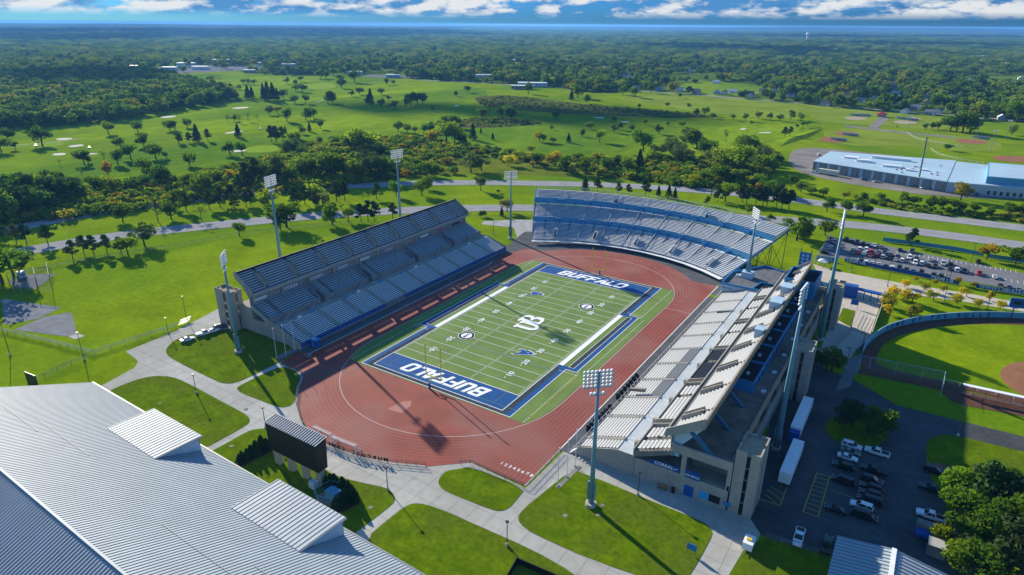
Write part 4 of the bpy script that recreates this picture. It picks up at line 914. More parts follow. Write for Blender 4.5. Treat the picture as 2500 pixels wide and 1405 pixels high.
# back rail with mesh, end rails, steel legs
br = MB(); bp = MB()
for j in range(NS*3):
    a, b = ES(-1+2*j/(NS*3), 33.7), ES(-1+2*(j+1)/(NS*3), 33.7)
    br.bar((*a,18.6),(*a,20.3),0.07,0.07); br.bar((*a,20.3),(*b,20.3),0.07,0.07)
    bp.add([(*a,18.6),(*b,18.6),(*b,20.3),(*a,20.3)],[(0,1,2,3)])
br.build('back_rail', M_white, ends); bp.build('back_mesh', M_mesh, ends)
for s in (-1, 1):
    er = MB(); er.bar((*ES(s,0.8),3.2),(*ES(s,12.6),8.0),0.09,0.09); er.bar((*ES(s,14),9.8),(*ES(s,24.6),14.3),0.09,0.09); er.bar((*ES(s,25.9),16.4),(*ES(s,33.7),20.3),0.09,0.09); er.build('end_rail', M_white, ends)
    MB().bar((*ES(s,1),1.6),(*ES(s,33.6),17.7),0.5,0.5).build('side_girder', M_blmid, ends)
for i in range(0, 19):
    s = -1+2*i/18
    for u, z in ((3,2.4),(10,5.2),(18,9.4),(25,12.6),(32.5,17.2)):
        p = ES(s, u); MB().tube((*p,0.05),(*p,z),0.14,0.14,6).build('leg', M_steel, ends)
    p, q = ES(s,18), ES(s,25); MB().bar((*p,0.5),(*q,12),0.12,0.12).build('brace', M_steel, ends); p, q = ES(s,25), ES(s,32.5); MB().bar((*p,12),(*q,0.5),0.12,0.12).build('brace', M_steel, ends); MB().bar((*p,0.5),(*q,16),0.12,0.12).build('brace', M_steel, ends)
    MB().bar((*ES(s,1),1.7),(*ES(s,33.4),17.8),0.25,0.4).build('raker', M_steel, ends)
# panel with club marks hung at the right end
t = thing('sign_panel', 'blue sign panel with white roundels on posts at the right end of the curved stand', 'sign', (73.5, 103.5, 0))
MB().box(71.0,75.6,103.4,103.6,5.0,11.0).build('panel', M_blmid, t)
for i in range(2):
    for k in range(3): MB().tube((72.4+i*1.8,103.38,6.4+k*1.6),(72.4+i*1.8,103.34,6.4+k*1.6),0.62,0.62,12).build('roundel', M_bannerw, t)
for x in (71.2, 75.4): MB().tube((x,103.7,0),(x,103.7,12.5),0.14,0.14,8).build('post', M_steel, t)

# low building in the corner with blue coping
bl = thing('corner_building', 'low building with dark gravel roof and royal blue coping between the two stands', 'building', (58, 72, 0))
CB = [(50.6,61.2),(50.8,76.0),(60.2,91.0),(69.5,87.5),(74.0,70),(74.0,61.2)]
MB().prism(CB, 0.05, 5.6).build('wall', M_paleb, bl); MB().prism(grow(CB, 0.985), 5.603, 5.7).build('roof', M_gravel, bl)
MB().sheet([(62.2,61.5),(63.5,70),(73.5,70),(73.5,61.6)], 5.72).build('lower_roof', M_tar, bl)
for a, b in zip(CB, CB[1:]+CB[:1]): MB().bar((*a,6.0),(*b,6.0),0.34,0.8).build('coping', M_blmid, bl)
MB().bar((62.2,61.5,6.0),(63.5,70,6.0),0.3,0.7).build('coping', M_blmid, bl); MB().bar((63.5,70,6.0),(73.8,70,6.0),0.3,0.7).build('coping', M_blmid, bl)
place_text('wall_word', 'Alumni', M_steel, bl, (52.9,61.1,4.5), (1,0,0), (0,0,1), size=1.3, lift=0.03)
for k, (x, y) in enumerate(((53.0,72.5),(53.9,73.3),(54.6,72.3))): MB().box(x,x+0.7,y,y+0.7,5.71,6.6).build('roof_unit', M_white, bl)

# ================================================================ floodlight masts
LAMP = MB()
for k in range(8):
    pass
def lamp_mesh():
    mb = MB(); n = 10; prof = [(0.0,-0.34),(0.2,-0.29),(0.33,-0.11),(0.36,0.1),(0.28,0.18),(0.0,0.16)]
    vs = []; fs = []
    for r, y in prof:
        for i in range(n): vs.append((r*math.cos(2*math.pi*i/n), y, r*math.sin(2*math.pi*i/n)))
    for j in range(len(prof)-1):
        for i in range(n): fs.append((j*n+i, j*n+(i+1)%n, (j+1)*n+(i+1)%n, (j+1)*n+i))
    mb.add(vs, fs); me = mb.mesh('floodlamp'); me.materials.append(M_white)
    me.polygons.foreach_set('use_smooth', [True]*len(me.polygons)); return me
LAMPM = lamp_mesh()
def mast(label, x, y, h, aim, cols, rws, base=0.0, r0=0.62):
    t = thing('floodlight_mast', label, 'floodlight', (x, y, base), group='stadium floodlight masts')
    MB().tube((0,0,0.6),(0,0,h-base-0.2),r0,0.26,12).build('pole', M_pole, t, local=True, smooth=True)
    MB().tube((0,0,0),(0,0,0.9),1.25,1.25,18).build('footing', M_conc, t, local=True)
    MB().box(-0.95,-0.55,-0.3,0.3,1.6,6.4).build('cabinet', M_pole, t, local=True); MB().box(0.6,0.9,-0.3,0.3,1.8,6.0).build('cabinet', M_pole, t, local=True)
    dx, dy = aim[0]-x, aim[1]-y; rz = math.atan2(dy, dx)-math.pi/2
    rk = bpy.data.objects.new('lamp_rack', MB().box(-cols*0.41,cols*0.41,-0.06,0.06,-0.05,0.05).mesh('rack')); col.objects.link(rk)
    rk.data.materials.append(M_pole); rk.parent = t; rk.location = (0, 0, h-base-0.5-(rws-1)*0.84); rk.rotation_euler[2] = rz; WLOC[rk.name] = Vector((0,0,0))
    mb = MB()
    for j in range(1, rws): mb.box(-cols*0.41,cols*0.41,-0.06,0.06,j*0.84-0.05,j*0.84+0.05)
    mb.box(-cols*0.24,cols*0.24,-0.06,0.06,-1.85,-1.75); mb.build('crossarms', M_pole, rk, local=True)
    for j in range(rws):
        for i in range(cols):
            l = bpy.data.objects.new('floodlamp', LAMPM); col.objects.link(l); l.parent = rk
            l.location = ((i-(cols-1)/2)*0.82, 0.28, j*0.84+0.25); l.rotation_euler[0] = R_(-28)
    for i in (-1.5, -0.6, 0.4, 1.6):
        l = bpy.data.objects.new('floodlamp', LAMPM); col.objects.link(l); l.parent = rk; l.location = (i*0.85, 0.28, -1.55); l.rotation_euler[0] = R_(-28)
    return t
mast('tall blue-grey floodlight mast on the near lawn left of the field', -66.6,-73.5,34.2,(0,-10),8,5)
mast('tallest floodlight mast behind the left stand, nearer one', -95.4,-31.5,47.0,(0,-10),8,5,r0=0.8)
mast('tall floodlight mast behind the left stand, farther one', -95.3,37.6,46.6,(0,10),8,5,r0=0.8)
mast('floodlight mast at the far left corner beside the curved stand', -59.4,77.9,34.2,(0,10),8,5)
mast('floodlight mast with white lamps on the near lawn by the right stand', 62.35,-76.0,34.2,(0,-10),8,5)
mast('tall floodlight mast behind the right stand beside the parked trailers', 92.2,-31.0,44.5,(0,-27),8,5,r0=0.85)
mast('tall floodlight mast beside the far stair tower of the right stand', 90.6,42.5,45.2,(0,33),8,5,r0=0.85)
m4 = mast('floodlight mast rising from the roof of the low blue-edged building', 57.2,74.0,34.2,(-30,10),8,5,base=5.72)
MB().box(55.0,59.4,72.2,75.8,5.71,8.2).build('plinth', M_paleb, m4)

# ================================================================ field house (lower left) and shed (lower right)
fh = thing('field_house', 'huge field house with ribbed pale metal gable roof in the lower left corner', 'building', (0, -150, 0))
XA, XB, YE, YR, YB = -67.0, 84.0, -117.7, -152.6, -187.5
ZE, ZR = 10.0, 24.2
sl = (ZR-ZE)/(YE-YR)
MB().box(XA+0.8,XB-0.8,YB+1,YE-1,0.05,9.6).build('wall', M_paleb, fh)
for x in (XA+0.8, XB-1.0): MB().add([(x,YB+1,9.5),(x,YE-1,9.5),(x,YR,ZR-0.6),(x+0.2,YB+1,9.5),(x+0.2,YE-1,9.5),(x+0.2,YR,ZR-0.6)],[(0,1,2),(5,4,3),(0,2,5,3),(1,4,5,2)]).build('gable', M_paleb, fh)
for s, (ya, yb) in enumerate(((YE, YR), (YB, YR))):
    p = MB().add([(XA,ya,ZE),(XB,ya,ZE),(XB,yb,ZR),(XA,yb,ZR),(XA,ya,ZE-0.3),(XB,ya,ZE-0.3),(XB,yb,ZR-0.3),(XA,yb,ZR-0.3)],
               [(0,1,2,3),(7,6,5,4),(0,4,5,1),(0,3,7,4),(1,5,6,2)]).build('roof_slope', M_roofm, fh)
    sm = MB(); dz = ZR-ZE; dy = yb-ya; L_ = math.hypot(dy, dz)
    sm.add([(x, yy*1.0, zz) for yy, zz in ((0,0),(dy,dz)) for x, zz2 in ((-0.09,0),(0.09,0))] , [])
    k = 0
    h_ = 0.07; nrm = (-dz/L_*math.copysign(1,dy), abs(dy)/L_)
    me = MB().add([(-0.11,0,0.0),(0.11,0,0.0),(0.07,0+nrm[0]*h_,nrm[1]*h_),(-0.07,0+nrm[0]*h_,nrm[1]*h_),(-0.11,dy,dz),(0.11,dy,dz),(0.07,dy+nrm[0]*h_,dz+nrm[1]*h_),(-0.07,dy+nrm[0]*h_,dz+nrm[1]*h_)],
                  [(0,4,5,1),(1,5,6,2),(2,6,7,3),(3,7,4,0),(0,1,2,3),(7,6,5,4)]).mesh('seam'); me.materials.append(M_seam)
    for i in range(159 if s == 0 else 88):
        x = (XA+0.4 if s == 0 else -36)+i*0.76
        o = bpy.data.objects.new('roof_seam', me); col.objects.link(o); o.parent = fh; o.location = Vector((x, ya, ZE+0.002))-WLOC[fh.name]
MB().bar((XA,YR,ZR+0.12),(XB,YR,ZR+0.12),0.4,0.16).build('ridge_cap', M_roofm, fh)
MB().bar((XA,YE+0.15,ZE-0.1),(XB,YE+0.15,ZE-0.1),0.3,0.35).build('gutter', M_alumg, fh)
for (x0, x1, y) in ((-62,-36,-141.0),(-44,-20,-138.5),(12,48,-141.5),(32,62,-137.5)):
    z = ZE+(YE-y)*sl+0.16; MB().bar((x0,y,z),(x1,y,z),0.08,0.05).build('snow_guard', M_seam, fh)
for (x0, x1) in ((-33.4,-13.6),(12.6,32.4)):
    yi, yo = -129.3, -118.6; zi = ZE+(YE-yi)*sl+0.12; zo = zi-0.35
    d = MB().add([(x0,yi,zi),(x1,yi,zi),(x1,yo,zo),(x0,yo,zo),(x0,yi,zi-0.4),(x1,yi,zi-0.4),(x1,yo,zo-0.4),(x0,yo,zo-0.4)],[(3,2,1,0),(4,5,6,7),(2,3,7,6),(0,3,7,4)[::-1],(1,2,6,5)]).build('canopy', M_roofm, fh)
    zr = ZE+(YE-(-119.4))*sl
    for x in (x0+0.5, x1-0.7): MB().add([(x,yi,zi-0.4),(x,-119.2,zo-0.4),(x,-119.2,ZE+0.4),(x+0.2,yi,zi-0.4),(x+0.2,-119.2,zo-0.4),(x+0.2,-119.2,ZE+0.4)],[(0,1,2),(5,4,3),(0,3,4,1),(1,4,5,2)]).build('canopy_cheek', M_paleb, d)
    MB().box(x0+0.5,x1-0.5,-119.4,-119.2,ZE+0.2,zo-0.4).build('canopy_front', M_paleb, d)
    n = 20; me = MB().add([(-0.1,yi-yi,0.0),(0.1,0,0),(0.06,0,0.07),(-0.06,0,0.07),(-0.1,yo-yi,zo-zi),(0.1,yo-yi,zo-zi),(0.06,yo-yi,zo-zi+0.07),(-0.06,yo-yi,zo-zi+0.07)],[(0,4,5,1),(1,5,6,2),(2,6,7,3),(3,7,4,0),(0,1,2,3),(7,6,5,4)]).mesh('seam'); me.materials.append(M_seam)
    for i in range(n):
        o = bpy.data.objects.new('roof_seam', me); col.objects.link(o); o.parent = d; o.location = Vector((x0+0.3+i*(x1-x0-0.6)/(n-1), yi, zi+0.002))-WLOC[fh.name]

fh.rotation_euler[2] = R_(-1.05); fh.location.y -= 0.6
sh = thing('storage_shed', 'storage shed with pale blue ribbed metal gable roof at the lower right edge', 'shed', (120, -75, 0))
MB().box(110.8,129.6,-95,-62.6,0.05,5.0).build('wall', M_paleb, sh)
for (xa, xb, za, zb) in ((110.2,120.0,5.0,6.6),(130.2,120.0,5.0,6.6)):
    q = [(xa,-62,za),(xb,-62,zb),(xb,-96,zb),(xa,-96,za)]
    MB().add(q+[(x,y,z-0.25) for x,y,z in q], [(0,1,2,3) if xa > xb else (3,2,1,0),(4,5,6,7),(0,1,5,4),(0,3,7,4)]).build('roof_slope', M_roofm, sh)
    me = MB().bar((0,0,0),(xb-xa,0,zb-za),0.2,0.16).mesh('seam'); me.materials.append(M_seam)
    for i in range(34):
        o = bpy.data.objects.new('roof_seam', me); col.objects.link(o); o.parent = sh; o.location = Vector((xa,-62.3-i*1.0,za+0.05))-WLOC[sh.name]
MB().bar((120,-62,6.72),(120,-96,6.72),0.8,0.18).build('ridge_cap', M_white, sh)

# ================================================================ scoreboard
sb = thing('scoreboard', 'black scoreboard seen from behind on four concrete piers, ribbed metal top', 'scoreboard', (-0.8, -104.2, 0))
MB().add([(-9.2,-105.6,4.6),(7.9,-105.6,4.6),(7.9,-102.8,4.6),(-9.2,-102.8,4.6),(-9.2,-105.6,12.0),(7.9,-105.6,12.0),(7.9,-102.4,12.6),(-9.2,-102.4,12.6)],[(3,2,1,0),(0,1,5,4),(1,2,6,5),(2,3,7,6),(3,0,4,7)]).build('cabinet', M_black, sb)
MB().add([(-9.4,-105.8,12.02),(8.1,-105.8,12.02),(8.1,-102.2,12.64),(-9.4,-102.2,12.64)],[(0,1,2,3)]).build('top_cover', mat('dark_metal_roof',(0.10,0.13,0.17),0.4,metal=0.3), sb)
for i in range(24):
    x = -9.3+i*0.754
    ubar('rib', M_roofm, sb, (x,-104.0,12.42), (0.24,3.5,0.10)).rotation_euler[0] = math.atan2(0.62,3.6)
for i in range(23): ubar('panel_batten', M_black, sb, (-9.0+i*0.75,-105.66,8.3), (0.08,0.1,7.2))
for i in range(4): MB().box(-9.0+i*4.9+0.2,-9.0+i*4.9+1.9,-104.9,-103.7,0.06,4.6).build('pier', M_concs, sb)
MB().box(5.2,7.0,-106.6,-105.2,0.06,1.9).build('switch_box', M_paleb, sb)

# free-standing letters facing the field along the fence, seen from behind
CURB = [(-36.8,-72.7),(-32.2,-78.3),(-26.5,-83.9),(-17.9,-89.3),(-10.4,-92.3),(-3.5,-93.0),(6.9,-91.9),(15.3,-89.2),(22.7,-85.7)]
fl = thing('letter_fence_sign', 'black free-standing letters on the track fence near the scoreboard, seen from behind', 'sign', (0,-92.8,0))
txt = 'MURCHIE FAMILY FIELD'; L0, L1 = (15.0,-89.6), (-13.0,-91.6)
SG = smooth_line([(14.6,-89.9),(7.0,-92.2),(-3.5,-93.3),(-10.4,-92.6),(-15.5,-90.6)], 2)
def along(P, t):
    ds = [math.hypot(b[0]-a[0], b[1]-a[1]) for a, b in zip(P, P[1:])]; d = t*sum(ds)
    for (a, b), l in zip(zip(P, P[1:]), ds):
        if d <= l: return (a[0]+(b[0]-a[0])*d/l, a[1]+(b[1]-a[1])*d/l), ((b[0]-a[0])/l, (b[1]-a[1])/l)
        d -= l
    return P[-1], ((P[-1][0]-P[-2][0])/ds[-1], (P[-1][1]-P[-2][1])/ds[-1])
for i, ch in enumerate(txt):
    if ch == ' ': continue
    (x, y), (dx, dy) = along(SG, (i+0.5)/len(txt))
    place_text('letter', ch, M_black, fl, (x,y,1.15), (dx,dy,0), (0,0,1), size=1.55, bold=0.05, extrude=0.06)

# fences: posts, rails and a see-through mesh
def fence(name, label, P, h, step, m, mesh=True, group=None, rails=1, rr=0.045):
    t = thing(name, label, 'fence', (P[0][0], P[0][1], 0.0), group=group)
    ds = sum(math.hypot(b[0]-a[0], b[1]-a[1]) for a, b in zip(P, P[1:])); n = max(1, int(ds/step))
    me = MB().tube((0,0,0),(0,0,h),rr*1.2,rr*1.2,6).mesh('post'); me.materials.append(m)
    for i in range(n+1):
        (x, y), _ = along(P, i/n); o = bpy.data.objects.new('post', me); col.objects.link(o); o.parent = t; o.location = (x-P[0][0], y-P[0][1], 0.02)
    for k in range(rails):
        r = MB()
        for a, b in zip(P, P[1:]): r.tube((*a,h*(1-k*0.45)),(*b,h*(1-k*0.45)),rr,rr,6)
        r.build('rail', m, t)
    if mesh:
        r = MB()
        for a, b in zip(P, P[1:]): r.add([(*a,0.05),(*b,0.05),(*b,h),(*a,h)],[(0,1,2,3)])
        r.build('mesh', M_mesh, t)
    return t
fence('track_fence', 'low black fence curving round the near end of the track', CURB, 1.2, 2.4, M_steel, rails=2)
MB().strip(CURB, 0.6, 0.11).build('edge_kerb', M_conc, track)
fence('track_fence', 'low black fence along the right edge of the near track chute', [(29,-80.3),(31.2,-78.9),(47.2,-79.0),(47.2,-62.5)], 1.2, 2.4, M_steel, rails=2)
fence('track_fence', 'low black fence round the near left corner of the track', [(-50.9,-62.5),(-49.8,-71.2),(-38.0,-71.9)], 1.2, 2.0, M_steel, rails=2)
GY = mat('fence_timber', (0.42,0.43,0.40), 0.8)
fence('paddock_fence', 'double-rail fence from the left edge to the gate by the throwing sectors', [(-156.8, -111.11), (-146.41, -108.91), (-124.77, -104.24), (-103.9, -100.16)], 1.6, 4.0, GY, rails=2, rr=0.07)
fence('paddock_fence', 'double-rail fence from the gate towards the left stand', [(-103.83, -99.43), (-103.24, -91.32), (-101.71, -80.22), (-101.08, -73.87)], 1.6, 4.0, GY, rails=2, rr=0.07)
fence('paddock_fence', 'dark fence running from the gate to the field house', [(-99.33, -120.09), (-101.59, -112.16), (-102.57, -103.94), (-104.26, -99.72)], 1.8, 4.0, M_steel, rails=1)
fence('roadside_fence', 'thin wire fence along the lawn below the parkway on the left', [(-204.6, -78.66), (-201.5, -60.45), (-194.73, -42.38), (-186.23, -23.64), (-178.5, 1.99), (-165.12, 26.47), (-145.32, 53.67)], 1.4, 6.0, M_steel, rails=1)
fence('roadside_fence', 'thin wire fence by the far lawn behind the left stand', [(-101.59, 98.12), (-92.13, 100.56), (-78.48, 112.86), (-70.92, 118.01)], 1.4, 5.0, M_steel, rails=1)
fence('car_park_fence', 'tall grey wire fence along the left end of the upper car park', [(74.63, 121.92), (74.66, 148.39), (74.27, 170.12)], 3.2, 3.0, GY, rails=2)
fence('field_fence', 'white temporary fence curving across the far ball field', smooth_line([(81.5, 597), (86.59, 572.1), (94.47, 553.8), (109.93, 539.5), (129.1, 526.8)],2), 1.6, 5, M_white, mesh=True, rails=1)
fence('site_fence', 'white boundary fence curving behind the construction site', smooth_line([(105.59, 500.3), (110.36, 477.5), (121, 460.5), (143.14, 447.2)],2), 1.6, 5, M_white, mesh=True, rails=1)

# softball outfield fence with its lettering and the pale rail on the foul line
OF = smooth_line([(104.14, 36.42), (104.2, 43.42), (105.56, 51.66), (108.55, 62.97), (115.41, 74.96), (125.29, 86.27), (135.46, 94.83), (145.68, 101.23), (155.77, 105.79)], 2)
of = thing('outfield_fence', 'curved pale blue outfield fence lettered HOME OF THE BULLS', 'fence', (OF[0][0], OF[0][1], 0))
q = MB()
for a, b in zip(OF, OF[1:]): q.bar((*a,1.15),(*b,1.15),0.14,2.2)
q.build('boards', mat('fence_blue', (0.09,0.30,0.42), 0.6, 0.15, 0.3), of)
q = MB()
for a, b in zip(OF, OF[1:]): q.bar((*a,2.3),(*b,2.3),0.2,0.14)
q.build('top_rail', M_paleb, of)
txt = 'HOME OF THE BULLS'
a0 = 0.30; a1 = 0.80
for i, ch in enumerate(txt):
    if ch == ' ': continue
    (x, y), (dx, dy) = along(OF, a0+(a1-a0)*i/(len(txt)-1))
    place_text('letter', ch, NAVY, of, (x+dy*0.1, y-dx*0.1, 1.15), (dx,dy,0), (0,0,1), size=2.2, bold=0.06)
fence('bullpen_fence', 'tall dark netting with pale posts round the softball bullpen', [(104.35, 23.62), (104.73, 28.26), (126.77, 30.75), (126.49, 22.14)], 4.2, 6.2, M_paleb, rails=1)
fence('foul_line_fence', 'low fence with white top rail along the softball foul line', [(126.75, 31.61), (137.08, 31.91), (148.82, 32.42)], 1.4, 4.0, M_white, rails=1)
sheet('foul_apron', [(104.35, 23.62), (125.86, 26.14), (130.07, 19.98), (148.22, 22.71), (148.65, 29.72), (126.8, 29.61), (104.8, 27.67)], 0.10, M_warn)
bs = thing('bleacher_bench', 'white canopied spectator bench beside the softball foul line', 'bleachers', (*[(139, 28.56)][0], 0))
A, B = [(131.5, 27.1)][0], [(146.21, 28.1)][0]
for k in range(4): MB().bar((A[0]+k*0.4,A[1]-k*0.75,0.5+k*0.35),(B[0]+k*0.4,B[1]-k*0.75,0.5+k*0.35),0.35,0.06).build('bench', M_alumg, bs)
MB().bar((*A,3.2),(*B,3.2),1.5,0.14).build('canopy', M_white, bs)
for k in range(6): 
    x, y = A[0]+(B[0]-A[0])*k/5, A[1]+(B[1]-A[1])*k/5; MB().tube((x,y,0),(x,y,3.2),0.07,0.07,6).build('post', M_steel, bs)
sbd = thing('softball_scoreboard', 'blue softball scoreboard on two posts at the right edge', 'scoreboard', (*[(147.62, 102.96)][0], 0))
a, b = [(144.76, 99.73)][0], [(156.11, 102.17)][0]
MB().bar((*a,6.6),(*b,6.6),0.5,3.6).build('cabinet', M_blpaint, sbd)
for f in (0.15, 0.6): MB().tube((a[0]+(b[0]-a[0])*f,a[1]+(b[1]-a[1])*f,0),(a[0]+(b[0]-a[0])*f,a[1]+(b[1]-a[1])*f,4.8),0.2,0.2,8).build('post', M_steel, sbd)
for f in (0.2, 0.5, 0.8): MB().bar((a[0]+(b[0]-a[0])*(f-.1)+.2,a[1]+(b[1]-a[1])*(f-.1)-.32,6.7),(a[0]+(b[0]-a[0])*(f+.1)+.2,a[1]+(b[1]-a[1])*(f+.1)-.32,6.7),0.1,1.2).build('display', M_black, sbd)

# blue-banner fences round the upper car park
def banner_fence(label, P, m, h, words, facing=1):
    t = thing('banner_fence', label, 'fence', (*P[0], 0), group='banner fences of the car park')
    q = MB()
    for a, b in zip(P, P[1:]): q.bar((*a,0.2+h/2),(*b,0.2+h/2),0.08,h)
    q.build('banner', m, t)
    for w, f, sz in words:
        (x, y), (dx, dy) = along(P, f); place_text('banner_word', w, M_white, t, (x+dy*0.07*facing, y-dx*0.07*facing, 0.25+h/2), (dx*facing,dy*facing,0), (0,0,1), size=sz, bold=0.04)
    for i in range(12):
        (x, y), _ = along(P, i/11); o = bpy.data.objects.new('post', unit(M_steel)); col.objects.link(o); o.parent = t; o.location = (x-P[0][0], y-P[0][1], 0.2+h/2); o.scale = (0.1,0.1,h+0.3)
    return t
M_teal = mat('banner_teal', (0.06,0.27,0.36), 0.7)
banner_fence('royal blue banner fence along the lower edge of the car park reading TEAM UB', [(85.88, 134.79), (102.35, 132.95), (118.08, 131.42), (129.97, 129.71)], M_banner, 1.7, [('TEAM UB',0.10,2.0),('TEAM UB',0.86,2.0)])
banner_fence('short blue banner fence by the white tent', [(73.87, 131.42), (81.8, 132.04)], M_blmid, 1.7, [('UB BULLS',0.5,1.5)])
banner_fence('blue banner fence with a web address at the right of the car park', [(135.97, 129.9), (144.07, 130.51), (154.91, 131.55)], M_banner, 1.7, [('WWW.UBBULLS.COM',0.55,1.9)])
banner_fence('teal banner fence on the bank above the car park', [(97.34, 179.22), (114.15, 181.17), (127.78, 182.09), (139.23, 179.73)], M_teal, 1.9, [], 1)
banner_fence('teal banner fence at the far right below the parkway', [(140.81, 178.69), (157.81, 178.66)], M_teal, 1.9, [], 1)

# gate building and steps
gt = thing('entrance_gate', 'royal blue stadium gate with flat canopy beside the far stair tower', 'gate', (*[(94.56, 96.22)][0], 0))
A, B, Cc = [(91.27, 90.38)][0], [(96, 90.51)][0], [(105.93, 89.3)][0]
MB().bar((*A,4.6),(*B,4.6),3.2,0.9).build('canopy', M_blpaint, gt); MB().bar((*B,3.9),(*Cc,3.9),2.2,0.6).build('canopy', M_blpaint, gt)
MB().bar((*A,2.2),(*B,2.2),2.6,4.0).build('ticket_office', M_banner, gt)
for k in range(5): 
    x, y = B[0]+(Cc[0]-B[0])*k/4, B[1]+(Cc[1]-B[1])*k/4; MB().tube((x,y,0),(x,y,3.7),0.14,0.14,6).build('post', M_steel, gt)
r = MB()
for k in range(16):
    x, y = B[0]+(Cc[0]-B[0])*k/15, B[1]+(Cc[1]-B[1])*k/15; r.bar((x,y,0.1),(x,y,2.2),0.05,0.05)
r.build('railings', M_steel, gt)
st = thing('entrance_steps', 'broad concrete steps with dark handrails below the blue gate', 'steps', (*[(101.07, 65.37)][0], 0))
for k in range(5):
    a, b = [(98.44, 59.46)][0], [(104.56, 57.53)][0]; MB().bar((a[0]-k*0.1,a[1]-k*0.5,0.2-k*0.03),(b[0]-k*0.1,b[1]-k*0.5,0.2-k*0.03),0.45,0.2).build('tread', M_conc, st)
for k in range(4):
    a = [(98.24, 74.37), (99.42, 73.81), (100.59, 73.26), (101.74, 72.71)][k]; b = [(97.85, 59.89), (98.98, 59.41), (100.1, 58.94), (101.21, 58.47)][k]; MB().bar((*a,1.1),(*b,1.0),0.07,0.07).build('handrail', M_steel, st)
wl = thing('retaining_wall', 'pale concrete retaining wall curving from the ramp to the softball fence', 'wall', (*[(101.49, 35.33)][0], 0))
P = [(90.41, 30.71), (96.07, 38.72), (98.4, 54.6), (98.2, 59.3)]; q = MB()
for a, b in zip(P, P[1:]): q.bar((*a,0.6),(*b,0.6),0.4,1.2)
q.build('wall', M_concs, wl)
P = [(99.8, 31.51), (104.84, 48.94), (105.68, 103.68)]; q = MB()
for a, b in zip(P, P[1:]): q.bar((*a,0.7),(*b,0.7),0.3,1.4)
q.build('wall', M_conc, wl)
sg = thing('blue_sign', 'small blue sign board on posts on the gate forecourt', 'sign', (*[(96.58, 78.77)][0], 0))
x, y = [(96.58, 78.77)][0]; MB().box(x-1.3,x+1.3,y-0.06,y+0.06,1.4,3.6).build('board', M_blpaint, sg)
for d in (-1.1, 1.1): MB().tube((x+d,y,0),(x+d,y,1.4),0.06,0.06,6).build('post', M_steel, sg)
tn = thing('canopy_tent', 'white pop-up tent on the grass beside the short blue banner', 'tent', (*[(78.22, 123.04)][0], 0))
x, y = [(78.22, 123.04)][0]
MB().add([(x-2,y-2,2.3),(x+2,y-2,2.3),(x+2,y+2,2.3),(x-2,y+2,2.3),(x,y,3.6)],[(0,1,4),(1,2,4),(2,3,4),(3,0,4)]).build('roof', M_white, tn)
for a in (-1.9, 1.9):
    for b in (-1.9, 1.9): MB().tube((x+a,y+b,0),(x+a,y+b,2.4),0.05,0.05,6).build('leg', M_white, tn)

# soccer goals stored on the track, with nets
def soccer_goal(label, a, b):
    t = thing('soccer_goal', label, 'goal', (a[0], a[1], 0.1), group='soccer goals on the track')
    d = Vector((b[0]-a[0], b[1]-a[1], 0)).normalized(); nn = Vector((-d.y, d.x, 0)); A = Vector((*a,0.1)); B = Vector((*b,0.1)); up = Vector((0,0,2.44))
    q = MB(); q.tube(A, A+up, 0.09); q.tube(B, B+up, 0.09); q.tube(A+up, B+up, 0.09); q.build('frame', M_white, t)
    q = MB(); C_, D = A+nn*2.2, B+nn*2.2; q.tube(A, C_, 0.06); q.tube(B, D, 0.06); q.tube(C_, D, 0.06); q.tube(A+up, A+up+nn*0.9, 0.05); q.tube(B+up, B+up+nn*0.9, 0.05); q.tube(A+up+nn*0.9, C_, 0.05); q.tube(B+up+nn*0.9, D, 0.05); q.build('back_frame', M_white, t)
    q = MB(); q.add([A+up+nn*0.9, B+up+nn*0.9, D, C_],[(0,1,2,3)]); q.add([A+up, B+up, B+up+nn*0.9, A+up+nn*0.9],[(0,1,2,3)]); q.add([A, A+up, A+up+nn*0.9, C_],[(0,1,2,3)]); q.add([B, B+up, B+up+nn*0.9, D],[(0,1,2,3)]); q.build('net', M_netw, t)
ga = [(-10.32, -91.57), (-4.03, -91.72), (-2.71, -92.11), (4.9, -91.59)]
soccer_goal('white soccer goal with net on the track, the one nearer the scoreboard', ga[0], ga[1]); soccer_goal('white soccer goal with net on the track, farther from the scoreboard', ga[2], ga[3])

# fenced transformer by the hedge
tr_ = thing('transformer', 'teal transformer inside a small fence below the scoreboard', 'transformer', (*[(12.45, -105.75)][0], 0.1))
x, y = [(12.45, -105.75)][0]
MB().box(x-1.6,x+1.6,y-1.0,y+1.0,0.1,2.0).build('cabinet', M_blpale, tr_); MB().box(x-1.2,x+1.0,y+1.0,y+1.5,0.3,1.7).build('fins', M_paleb, tr_)
q = MB(); c8 = [(x-3.6,y-2.2),(x-1.5,y-3.2),(x+2.6,y-2.4),(x+3.6,y+1.2),(x+1.2,y+2.8),(x-3.0,y+2.0)]
for a, b in zip(c8, c8[1:]+c8[:1]):
    q.tube((*a,2.2),(*b,2.2),0.06); q.tube((*a,0.1),(*a,2.2),0.07); q.tube((*a,1.1),(*b,1.1),0.04)
q.build('fence', M_blpale, tr_)
MB().prism(c8, 0.1, 0.14).build('pad', M_concd, tr_)

